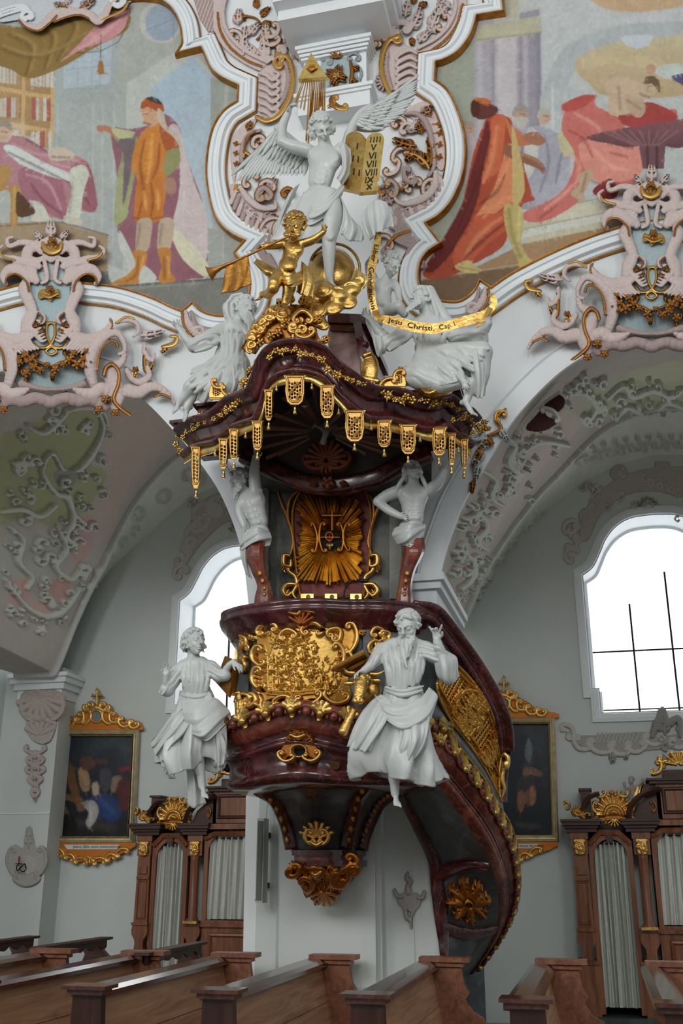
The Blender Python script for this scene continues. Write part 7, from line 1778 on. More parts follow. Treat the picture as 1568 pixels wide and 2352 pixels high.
# ---- great angel with the tablets on top
def angel():
 Y=6.5;t=statue_root('angel_statue','white winged angel standing on the golden globe with one arm raised','statue',755,655,Y)
 sc=Sculpt(745,450,Y,1.8)
 carve_head(sc,(738,293,-6),62,(.30,.38,-.88),(-.24,-1,0),'curls',0,41,hairlen=.45)
 sc.chain([(742,312,4),(747,338,6)],[13,16],5)
 carve_torso(sc,(747,334,4),(745,366,2),(735,414,4),(735,448,6),48,.58,True,6,(-.1,0,-1))
 # raised arm
 sc.chain([(706,346,2),(676,338,-8),(648,326,-14)],[16,15,12.5],5,n=4);sc.chain([(648,326,-14),(648,292,-20),(662,258,-24)],[12,11,7.5],4,n=4)
 carve_hand(sc,(661,262,-24),(.35,-1,-.2),(.8,.3,-.5),36,1.0,-1)
 # other arm, wrapped, reaching behind the tablets
 sc.chain([(784,344,4),(800,380,14),(826,410,26)],[17,15,12],5);sc.chain([(826,410,26),(856,424,20),(876,424,4)],[11,9,7],3)
 carve_hand(sc,(870,426,6),(.5,-.75,-.5),(-.8,0,-.4),32,.8,1)
 sc.ell((737,456,6),(38,26,28),8)
 # bare leg standing on the globe, the other covered
 sc.chain([(757,458,-2),(762,496,-14),(756,544,-14)],[27,25,17],6,n=4);sc.chain([(756,544,-14),(755,574,-10),(756,640,-8)],[15.5,15,8.5],4,n=5)
 sc.ell((757,542,-24),(10,11,8),4)
 carve_foot(sc,(757,636,-8),(.28,.35,-.85),42)
 sc.chain([(716,462,0),(690,510,-10),(672,560,0)],[26,24,15],8)
 sc.build('figure',ST,t)
 # drapery over the left-hand leg, swinging down behind the golden putto
 drapery(sc,'drapery',ST,t,[(728,450,6,42,30),(718,480,2,52,38),(704,520,0,56,40),(692,556,2,62,42)],n=110,folds=((4,.2,.3,3),(8,.2,1.0,3),(13,.1,.4,2)),hem=8,seed=14,grow=(.2,1),arc=(-350,-40))
 cloth(sc,'drapery',ST,t,[[(696,440,-8),(720,462,-30),(756,450,-34),(786,420,-10)],[(692,454,-16),(722,480,-40),(760,464,-40),(790,432,-8)],[(688,470,-18),(716,498,-42),(752,486,-36),(782,456,-6)],[(684,492,-14),(708,516,-36),(738,506,-30),(764,484,-12)]],ripple=(1.2,4,2.6),nsub=10,sub=10)
 cloth(sc,'drapery',ST,t,[[(690,420,10),(676,430,0),(662,446,12)],[(670,462,8),(656,474,-6),(644,486,8)],[(654,506,8),(642,514,-6),(632,524,8)],[(644,540,8),(636,546,-2),(627,548,8)]],ripple=(1.6,4,.3),nsub=12)
 cloth(sc,'drapery',ST,t,[[(770,432,-16),(782,450,-14),(784,470,0)],[(784,462,-22),(796,480,-26),(804,500,-4)],[(790,500,-22),(812,520,-30),(830,524,-4)],[(782,540,-14),(808,556,-22),(836,552,0)]],ripple=(1.8,6,.4),nsub=12)
 cloth(sc,'drapery',ST,t,[[(826,500,0),(846,470,-10),(864,458,0),(888,464,4)],[(838,530,-6),(850,506,-24),(872,496,-16),(902,500,4)],[(850,556,0),(862,540,-24),(880,530,-18),(904,520,4)]],ripple=(2.4,7,.5),nsub=12)
 cloth(sc,'drapery',ST,t,[[(778,334,-16),(792,330,-10),(806,344,4)],[(784,356,-20),(796,358,-16),(806,370,4)],[(784,384,-20),(794,392,-16),(803,400,4)],[(772,410,-22),(782,420,-18),(790,424,0)]],ripple=(2,4,.3),nsub=12)
 fd=feather_data(ST)
 def wing(name,arm,rows,seed):
  s2=Sculpt(arm[1][0],arm[1][1],Y,1.8);s2.chain([a[:3] for a in arm],[a[3] for a in arm],4,n=4)
  w=s2.build(name,ST,t)
  rg=np.random.RandomState(seed)
  for a,b,c,d,n,W,dz in rows:       # roots from a to b, tips from c to d
   for i in range(n):
    f=i/(n-1);p0=np.array(a)*(1-f)+np.array(b)*f;p1=np.array(c)*(1-f)+np.array(d)*f
    p0=np.r_[p0,dz+.9*i % 2];p1=np.r_[p1,dz+3+1.5*(i % 2)]
    p1[:2]+=rg.uniform(-2,2,2)
    put_feather(w,fd,s2,p0,p1,W,.3)
  return w
 wing('wing',[(706,352,22,12),(676,330,26,11),(650,306,26,9),(634,294,24,6)],
   [((636,296),(612,330),(588,362),(529,404),9,6.5,34),((622,318),(650,340),(540,420),(616,402),9,7,32),((655,336),(704,360),(622,404),(698,402),9,8,30),
   ((632,300),(700,352),(592,356),(676,392),10,7,25),((640,296),(704,346),(618,336),(684,372),9,6.5,20),((646,300),(702,340),(632,322),(690,358),7,6,16)],2)
 wing('wing',[(790,350,26,13),(806,300,30,12),(828,262,32,10),(850,246,32,7)],
   [((880,240),(846,262),(962,170),(958,214),9,6.5,40),((852,268),(826,286),(954,226),(926,262),9,7,38),((828,288),(812,296),(918,268),(880,300),8,7,36),
   ((866,246),(820,290),(920,206),(874,296),10,7,31),((848,250),(814,286),(894,228),(852,298),9,6.5,27),((836,256),(812,280),(868,240),(834,292),8,6,23)],3)
 # tablets of the law
 tb=thing('law_tablets','pair of golden round-topped tablets with black numerals held by the angel','tablet',sc.pt((830,380,-8)))
 def tablet(bl,br,tl,tr,th,mat):
  bl,br,tl,tr=[np.array(x,float) for x in (bl,br,tl,tr)]
  f=lambda x,y:(bl*(1-x)+br*x)*(1-y)+(tl*(1-x)+tr*x)*y
  out=[f(0,0),f(1,0)]+[f(.5+.5*math.cos(a),.86+.14*math.sin(a)) for a in np.linspace(0,math.pi,13)]
  p=sc.pt(out);n=np.cross(p[1]-p[0],p[-1]-p[0]);n /= np.linalg.norm(n);n=n if n[1]>0 else -n
  mb=MB();mb.prism(p,n,th);ob=mb.build('tablet',mat,tb)
  def num(rows):
   for (y,txt,cx,hh,ww) in rows:
    adv={'I':.42,'V':1.0,'X':1.0};tot=sum(adv[c] for c in txt)*ww;x=cx-tot/2
    for c in txt:
     w=adv[c]*ww
     segs={'I':[(.5,0,.5,1)],'V':[(.08,1,.5,0),(.5,0,.92,1)],'X':[(.08,0,.92,1),(.08,1,.92,0)]}[c]
     m=MB()
     for x0,y0,x1,y1 in segs:
      a=sc.pt(f(x+w*x0,y+hh*y0))-n*.002;b=sc.pt(f(x+w*x1,y+hh*y1))-n*.002
      d=b-a;d /= np.linalg.norm(d);q=np.cross(d,n)*.0042
      m.prism([a-q,a+q,b+q,b-q],-n,.003)
     m.build('numeral',M['ink'],ob);x+=w
  return num
 tablet((781,431,6),(827,441,-14),(796,299,16),(841,306,-4),.05,M['gold'])([(.71,'I',.62,.10,.5),(.49,'II',.60,.10,.62),(.27,'III',.58,.10,.66)])
 tablet((827,441,-14),(868,437,2),(842,305,-4),(884,303,12),.05,M['goldp'])([(.835,'IIII',.52,.085,.40),(.70,'V',.47,.095,.30),(.555,'VI',.47,.10,.32),(.41,'VII',.46,.105,.32),(.265,'VIII',.50,.105,.32),(.145,'IX',.42,.095,.36),(.03,'X',.48,.09,.30)])
 # eye in the triangle with its rays
 sb=thing('eye_triangle','golden triangle with an eye above a fan of gilt rays','sculpture',P(718,200,Y+.25))
 s3=Sculpt(718,160,Y+.2,1.6)
 mb=MB();mb.prism(s3.pt([(684,182,0),(751,176,0),(714,121,0)]),(0,1,0),.05);mb.build('triangle',M['goldp'],sb)
 mb=MB();mb.tube([s3.pt((716,160,10)),P(716,160,7.66)],.012,6);mb.build('wall_rod',M['goldm'],sb)
 s4=Sculpt(718,157,Y+.2,1.2);s4.ell((716,156,-2),(10,5.5,4),1);s4.chain([(704,157,-2),(710,150,-4),(722,149,-4),(728,155,-2)],[1.5,2,2,1.5],.5);s4.chain([(705,158,-2),(714,163,-4),(727,157,-2)],[1.4,1.8,1.4],.5)
 s4.build('eye',M['goldm'],sb)
 rg=np.random.RandomState(5)
 tips=[(675,240),(682,234),(690,246),(698,250),(703,322),(708,330),(712,300),(716,262),(722,260),(727,258),(732,258),(736,242),(740,256),(745,262)]
 for i,(x,y) in enumerate(tips):
  x0=696+50*i/13;dx=2.4
  a=[(x0-dx*.5,183,4),(x0+dx*.5,183,4),(x+dx,y,2),(x,y+6,0),(x-dx,y,2)]
  mb=MB();p=s3.pt(a);q=s3.pt([(x0,183,0),(x,y,-4)])
  v=np.r_[p,q];mb.add(v,[(0,5,6,4),(5,1,2,6),(4,6,3),(6,2,3),(0,4,3,2,1),(0,1,5)]);mb.build('ray',M['goldp'],sb)
angel()

# ---- golden putto blowing a trumpet
def gold_putto():
 Y=6.05;t=statue_root('putto','golden putto blowing a long trumpet on the crest of the canopy','statue',655,700,Y)
 sc=Sculpt(660,600,Y,1.5)
 carve_head(sc,(676,521,-4),62,(-.22,.1,-.95),(.08,-1,0),'putto',0,6)
 for sd in (1,-1):sc.ell((671+13*sd,538,-20),(8,7,7),3)
 sc.chain([(675,544,4),(674,556,4)],[11,14],4)
 carve_torso(sc,(675,552,4),(673,572,2),(662,606,-2),(654,626,4),30,.66,True,5)
 sc.ell((661,608,-8),(21,19,17),5)
 sc.chain([(654,560,0),(628,564,-10),(604,567,-16)],[10.5,9.5,6.5],4,n=3);carve_hand(sc,(608,567,-16),(-1,-.15,-.2),(0,.8,-.5),24,1.1,-1)
 sc.chain([(692,560,0),(718,552,-6),(742,534,-10)],[10.5,9.5,6.5],4,n=3);carve_hand(sc,(740,536,-10),(.35,-1,-.1),(-.5,-.2,-.8),24,.4,1,.5)
 sc.chain([(642,632,-4),(630,652,-22),(626,664,-24)],[17,15,12],5);sc.chain([(628,662,-24),(616,676,4),(602,676,20)],[12,11,7],4);carve_foot(sc,(604,676,20),(-.85,.3,.3),26)
 sc.chain([(665,636,4),(664,662,-4),(655,694,2)],[18,15,9],5);carve_foot(sc,(655,692,2),(-.3,.4,-.8),28)
 sc.build('figure',M['gold'],t)
 cloth(sc,'sash',M['gold'],t,[[(636,618,0),(614,606,6),(590,594,4)],[(634,630,-4),(612,622,-6),(582,604,-2)],[(630,640,0),(606,630,2),(580,600,4)]],ripple=(1.6,4,.4))
 cloth(sc,'sash',M['gold'],t,[[(634,620,-12),(660,634,-32),(690,622,-10)],[(636,634,-14),(662,648,-32),(696,634,-8)],[(640,646,-10),(666,660,-26),(700,650,-4)]],ripple=(1.2,3,2.2),nsub=8)
 cloth(sc,'sash',M['gold'],t,[[(692,600,4),(700,606,0),(712,618,6)],[(688,634,-6),(702,642,-10),(722,648,2)],[(680,672,-2),(698,680,-8),(718,686,4)]],ripple=(2.4,4,.4),nsub=10)
 tr=thing('trumpet','long golden trumpet with a hanging banner held by the golden putto','trumpet',sc.pt((570,585,-20)))
 mb=MB();ax=sc.pt([(667,541,-28),(600,572,-24),(540,600,-20),(508,614,-18),(494,621,-18),(486,626,-18),(480,629,-18)])
 mb.tube(ax,np.array([2.2,2.6,3.4,5,8,13,19])*sc.s,18,False);mb.tube(ax[3:] ,np.array([4,7,12,18.2])*sc.s,18,False);mb.build('tube',M['goldm'],tr,True)
 cloth(sc,'banner',M['goldm'],tr,[[(518,612,-20),(544,600,-22),(570,586,-24)],[(514,640,-16),(546,628,-26),(574,616,-20)],[(507,676,-16),(544,668,-28),(578,652,-20)]],ripple=(1.5,4,.4),nsub=10)
 g=thing('globe','golden globe with a serpent-like band beneath the foot of the angel','globe',P(760,622,6.55))
 s2=Sculpt(760,622,6.55,1.8);s2.ell((760,622,64),(57,57,57),1);s2.build('sphere',M['gold'],g)
 mb=MB();a=np.linspace(math.radians(-160),math.radians(35),26);mb.tube(s2.pt(np.stack([768+58*np.cos(a),618+58*np.sin(a),40+0*a],1)),3.5*s2.s,8);mb.build('band',M['gold'],g,True)
 cl=Sculpt(750,680,6.3,1.8);rg=np.random.RandomState(8)
 for c,r in (((740,664,-6),26),((712,690,0),24),((776,676,-2),24),((806,664,6),22),((824,646,4),14),((730,712,-8),22),((764,704,0),24),((800,694,8),20),((728,736,-8),17),((742,748,-8),13),((702,720,0),17)):
  cl.ell(c,(r,r*.8,r*.8),13)
  for k in range(3):
   a0=rg.rand()*6.28;p=[(c[0]+r*.8*math.cos(a0+.5*j),c[1]+r*.66*math.sin(a0+.5*j),c[2]-r*.55) for j in range(5)];cl.chain(p,[1.5,3,4,3,1.5],2)
 tag(cl.build('cloud_bank',M['gold']),'billowing golden clouds carrying the globe on the canopy','clouds')
 s5=Sculpt(830,630,6.35,1.6)
 v,f=sheet(s5,[[(816,614,0),(826,622,-14),(842,634,-6)],[(806,640,-4),(824,650,-20),(846,642,-8)],[(800,664,0),(816,672,-14),(836,664,-4)]],ripple=(2,5,.4),nsub=10);tag(obj('gilt_cloth',v,f,M['goldp'],None,True),'bright gilded cloth tip flaring beside the golden globe','cloth')
gold_putto()

# ---- white putto with the gilt scroll
def white_putto():
 Y=6.75;t=statue_root('putto','white putto peeping down behind the hanging gilt scroll','statue',890,720,Y)
 sc=Sculpt(885,650,Y,1.5)
 carve_head(sc,(899,608,-4),52,(.55,.42,-.7),(.1,-1,0),'putto',0,16)
 sc.chain([(893,628,6),(886,644,6)],[9,12],4)
 carve_torso(sc,(886,640,4),(881,658,4),(880,690,2),(882,708,6),28,.66,True,5)
 sc.ell((880,690,-5),(19,18,15),5)
 sc.chain([(904,650,2),(914,668,-4),(916,684,-10)],[10,9,6.5],4);carve_hand(sc,(915,681,-10),(.15,1,-.2),(-.4,0,-.8),22,.5,-1)
 sc.chain([(862,648,4),(850,630,2),(858,606,-4)],[10,9,6.5],4);carve_hand(sc,(857,610,-4),(.3,-1,-.2),(.6,0,-.8),22,.9,1)
 sc.chain([(872,716,2),(868,740,-8)],[15,12],4);sc.chain([(892,714,0),(916,706,-20),(928,720,-14)],[16,13,10],4)
 sc.build('figure',ST,t)
 fd=feather_data(ST)
 s2=Sculpt(845,605,Y,1.6);s2.chain([(862,640,18),(848,614,20),(850,592,20)],[7,7,4],3);w=s2.build('wing',ST,t)
 for i in range(9):put_feather(w,fd,s2,(850+i*1.2,594+i*5,16),(838+i*.8,612+i*7.5,20),5)
 for i in range(6):put_feather(w,fd,s2,(851+i*1.5,594+i*6,12),(842+i*1.2,604+i*7,16),4.5)
white_putto()

# ---- gilt scroll with lettering
def text_mesh(body):
 c=bpy.data.curves.new('letters','FONT');c.body=body;c.size=1.0;c.extrude=0.0
 o=bpy.data.objects.new('letters',c);COL.objects.link(o)
 dg=bpy.context.evaluated_depsgraph_get();me=bpy.data.meshes.new_from_object(o.evaluated_get(dg))
 v=np.array([w.co[:] for w in me.vertices]);f=[tuple(p.vertices) for p in me.polygons]
 bpy.data.objects.remove(o);bpy.data.curves.remove(c);bpy.data.meshes.remove(me)
 return v,f
def inscription(name,body,mat,parent,fn,w,h,italic=0.0):
 """letters laid along x in 0..1, y in 0..1, mapped by fn(x, y) to points"""
 v,f=text_mesh(body);x=v[:,0]+italic*v[:,1];y=v[:,1]
 x=(x-x.min())/np.ptp(x);y=(y-y.min())/np.ptp(y)
 return obj(name,fn(x,y),f,mat,parent)
def scroll():
 Y=6.45;t=thing('gilt_scroll','long gilt writing scroll hanging beside the white putto and across the veiled saint','scroll',P(880,720,Y))
 sc=Sculpt(900,700,Y,1.6)
 def strip(name,pts,hw):
  p=smooth_path(pts,8);d=np.gradient(p[:,:2],axis=0);d /= np.linalg.norm(d,axis=1)[:,None];nn=np.stack([-d[:,1],d[:,0]],1)
  h=np.interp(np.linspace(0,1,len(p)),np.linspace(0,1,len(hw)),hw)
  a=np.c_[p[:,:2]-nn*h[:,None],p[:,2]];b=np.c_[p[:,:2]+nn*h[:,None],p[:,2]+1]
  q=np.stack([a,b],1);n=len(p);o=sc.pt(q);bk=sc.pt(q+np.array([0,0,2.0]));F=grid_faces(n,2);m=2*n
  r=np.arange(n-1)*2
  E=np.r_[np.stack([r,r+m,r+2+m,r+2],1),np.stack([r+1,r+3,r+3+m,r+1+m],1)]
  ob=obj(name,np.r_[o.reshape(-1,3),bk.reshape(-1,3)],np.r_[F,F[:,::-1]+m,E,[[0,1,m+1,m],[m-2,2*m-2,2*m-1,m-1]]],M['gold'],t,False)
  L=np.linspace(0,1,n)
  def at(x,y):
   c=np.stack([np.interp(x,L,p[:,k]) for k in range(3)],-1);nx=np.stack([np.interp(x,L,nn[:,k]*h) for k in (0,1)],-1)
   c[:,:2]+=nx*((0.5-y)*1.25)[:,None];c[:,2] -= 1.2
   return sc.pt(c)
  return ob,at
 o1,at1=strip('ribbon',[(870,530,0),(866,556,-4),(859,588,-8),(852,622,-10),(851,652,-12),(853,684,-10),(860,716,-8)],[6,8,9,9.5,9,8.5,9])
 inscription('lettering','Liber  Generationis',M['ink'],o1,lambda x,y:at1(.20+.76*x,y),1,1)
 o2,at2=strip('ribbon',[(880,733,-20),(912,740,-26),(950,750,-32),(990,755,-36),(1024,750,-38),(1052,741,-38),(1084,733,-36),(1112,722,-34),(1128,708,-32)],[9,12.5,12.5,12,11,11,12,10,7])
 inscription('lettering','Jesu  Christi.  Cap. I',M['ink'],o2,lambda x,y:at2(.05+.54*x,y),1,1)
 strip('curled_end',[(1126,712,-32),(1134,696,-36),(1130,680,-38),(1122,678,-34)],[7,8,6,3])
 strip('curled_end',[(1126,706,-34),(1112,730,-40),(1094,752,-38)],[5,5,2])
 strip('curled_end',[(862,712,-8),(866,728,-14),(880,732,-20)],[8,8,8])
scroll()

# ---- herms carrying the canopy
def herm(side):
 Y=7.1
 if side<0:
  t=statue_root('herm_figure','pale herm with one arm raised straight up, left of the golden ray panel','statue',600,1370,Y)
  sc=Sculpt(585,1170,Y,1.8)
  carve_head(sc,(548,1106,4),52,(-.6,.2,-.7),(-.2,-1,0),'curls',.5,51)
  sc.chain([(558,1124,8),(572,1140,8)],[12,15],5)
  carve_torso(sc,(570,1126,6),(578,1152,6),(592,1196,6),(592,1226,6),40,.6,True,6,(-.3,0,-1))
  sc.chain([(588,1134,2),(584,1092,-4),(588,1050,-4)],[15,13,9],5,n=4);carve_hand(sc,(588,1054,-4),(.1,-1,0),(0,0,-1),32,.5,1)
  sc.chain([(560,1144,4),(550,1172,-2),(560,1206,-8)],[14,12,8],5,n=3);carve_hand(sc,(559,1203,-8),(.4,.9,0),(.7,0,-.5),30,.6,1)
  sc.build('figure',ST,t)
  cloth(sc,'drapery',ST,t,[[(560,1222,-16),(590,1210,-36),(620,1222,-12)],[(552,1246,-18),(590,1232,-42),(624,1238,-14)],[(550,1266,-10),(580,1252,-30),(618,1258,-8)]],ripple=(1.5,5,1.8),nsub=12,sub=8)
  cloth(sc,'drapery',ST,t,[[(554,1232,-12),(566,1236,-24),(578,1240,-14)],[(552,1276,-6),(562,1284,-18),(572,1284,-8)],[(564,1320,0),(572,1326,-8),(578,1330,0)]],ripple=(1.8,4,.3),nsub=12)
  path=[(590,1236,0),(586,1270,-14),(594,1310,-8),(606,1345,6),(606,1378,10),(606,1440,12)];wd=[26,23,18,16,22,22]
 else:
  t=statue_root('herm_figure','pale herm with hand on hip, right of the golden ray panel','statue',930,1375,Y)
  sc=Sculpt(945,1160,Y,1.8)
  carve_head(sc,(948,1084,0),52,(.35,-.75,-.5),(.1,-1,.4),'curls',.7,52)
  sc.chain([(948,1102,4),(948,1122,6)],[13,16],5)
  carve_torso(sc,(948,1110,6),(948,1140,4),(948,1186,2),(944,1214,4),42,.6,True,6,(.2,0,-1))
  sc.chain([(914,1128,2),(886,1140,-4),(868,1152,-6)],[15,14,11],5,n=3);sc.chain([(868,1152,-6),(892,1172,-16),(920,1186,-22)],[11,10,7.5],4,n=3);carve_hand(sc,(914,1184,-22),(1,.2,0),(0,.3,.9),30,.4,1)
  sc.chain([(982,1128,4),(1004,1110,0),(1018,1082,-4)],[15,13,9],5,n=3);carve_hand(sc,(1016,1086,-4),(.2,-1,0),(0,0,-1),30,.5,-1)
  folds_on(sc,[[(906,1132,-10),(918,1110,-16),(934,1086,-10)],[(984,1132,-8),(974,1108,-14),(964,1086,-10)]],5,3)
  sc.build('figure',ST,t)
  cloth(sc,'drapery',ST,t,[[(906,1212,-8),(944,1202,-40),(978,1204,-6)],[(900,1230,-12),(938,1226,-46),(976,1216,-10)],[(912,1250,-8),(940,1256,-34),(970,1240,-6)]],ripple=(1.4,5,2.2),nsub=12,sub=8)
  path=[(948,1236,0),(950,1268,-12),(936,1310,-4),(930,1345,8),(928,1378,10),(928,1440,12)];wd=[26,24,18,16,20,20]
 q=smooth_path(np.c_[np.array(path,float),wd],6);mb=MB();V=[]
 for u,v,w,h in q:
  V.append(sc.pt([(u-h,v,w),(u-h*.75,v,w-h*.7),(u-h*.4,v,w-h),(u+h*.4,v,w-h),(u+h*.75,v,w-h*.7),(u+h,v,w),(u+h,v,w+50),(u-h,v,w+50)]))
 V=np.array(V);mb.add(V.reshape(-1,3),[tuple(x) for x in grid_faces(len(q),8,True)]+[tuple(range(8)),tuple(range((len(q)-1)*8,len(q)*8))])
 mb.build('scroll_pedestal',M['redo'],t)
 for i in range(6):
  u,v,w,h=q[int(len(q)*(.45+.09*i))];s5=Sculpt(u,v,Y,1.3);rr=5.5-.5*i
  s5.ell((u,v,w-h-1),(rr,rr*1.2,3),1);s5.build('bellflower',M['goldm'],t)
herm(-1);herm(1)

# ================================================================== NAVE STUCCO
def S78(d):return on_plane(YN-d)
def rel(name,cv,surf,parent=None,mat='paint',blur=0,n=None):
 if n is None:      # high relief leans out and down into the nave
  q=surf(np.array(cv.U.mean()),np.array(cv.V.mean()));n=np.array([0,.3,CAM_Z])-q;n /= np.linalg.norm(n)
 return cv.build(name,M[mat],surf,parent,normal=n,blur=blur)

# ---- pilaster with entablature at the top centre
def top_pilaster():
 t=[]
 mb=MB();a,b=P(699,160,7.66),P(842,160,7.66)
 mb.box((a[0],7.64,P(770,212,7.66)[2]),(b[0],7.8,11));struct(mb.build('trim_11',M['mould']))
 mb=MB()
 for v0,v1,o in ((98,106,.07),(106,112,.05),(113,119,.035),(120,125,.02)):mb.box((a[0]-o,7.62-o,P(770,v1,7.6)[2]),(b[0]+o,7.8,P(770,v0,7.6)[2]))
 struct(mb.build('trim_12',M['mould']))
 mb=MB()
 for v0,v1,o in ((62,70,.03),(54,62,.07),(44,54,.12),(24,44,.16)):mb.box((P(690,60,7.6)[0]-o,7.6-o,P(770,v1,7.55)[2]),(P(852,60,7.6)[0]+o,7.8,P(770,v0,7.55)[2]))
 mb.box((P(640,30,7.3)[0],7.28,P(770,22,7.28)[2]),(P(880,30,7.3)[0],7.8,P(770,22,7.28)[2]+.12));mb.box((P(628,10,7.2)[0],7.16,P(770,22,7.28)[2]+.12),(P(892,10,7.2)[0],7.8,P(770,22,7.28)[2]+.24));mb.box((P(620,10,7.2)[0],7.10,P(770,22,7.28)[2]+.24),(P(900,10,7.2)[0],7.8,P(770,22,7.28)[2]+.9))
 struct(mb.build('trim_13',M['mould']))
 mb=MB()
 for v0,v1,o in ((206,214,.07),(214,220,.05),(220,252,.03)):mb.box((a[0]-.01-o,7.63-o,P(770,v1,7.6)[2]),(b[0]+.01+o,7.8,P(770,v0,7.6)[2]))
 struct(mb.build('trim_14',M['mould']))
 c=thing('gilt_pilaster_ornament','blue-grey panel with a gilt four-petalled flower and flame scrolls on the top pilaster','ornament',P(775,165,7.62))
 cv=Canvas(725,120,835,215,1.0)
 cv.poly([(738,140),(760,130),(800,132),(818,146),(820,190),(806,204),(748,206),(736,190)],BLU,h=.012)
 for p,q,bu in (((742,128),(762,140),6),((800,128),(824,128),6),((820,150),(826,180),6),((808,206),(830,196),-6),((736,200),(760,206),-6)):cv.cs(p,q,bu,6,3,(150,158,162),.035)
 rel('panel',cv,on_plane(7.64),c)
 cv=Canvas(725,95,835,260,1.0)
 for k in range(4):cv.leaf(772,173,20+90*k,24,16,GLB,.06,.9,lobes=2)
 cv.flower(772,173,8,GLD,.08,.9)
 for a0,L in ((-90,30),(-125,22),(-55,22)):cv.leaf(770,134,a0,L,13,GLB,.05,.9,bend=.4 if a0>-90 else -.4,lobes=3)
 cv.stroke([(804,140),(808,165),(804,190)],[3,5,3],GLB,.05,.9);cv.leaf(806,160,-20,20,10,GLB,.05,.9,lobes=2);cv.leaf(806,180,30,18,9,GLB,.05,.9,lobes=2)
 cv.stroke([(772,195),(770,215),(762,232),(776,246),(792,244)],[4,6,8,8,3],GLB,.07,.9);cv.cs((764,226),(790,250),-8,6,5,GLD,.07,.9);cv.leaf(766,236,140,18,10,GLB,.06,.9,lobes=2)
 rel('gilt_flower',cv,on_plane(7.63),c)
top_pilaster()

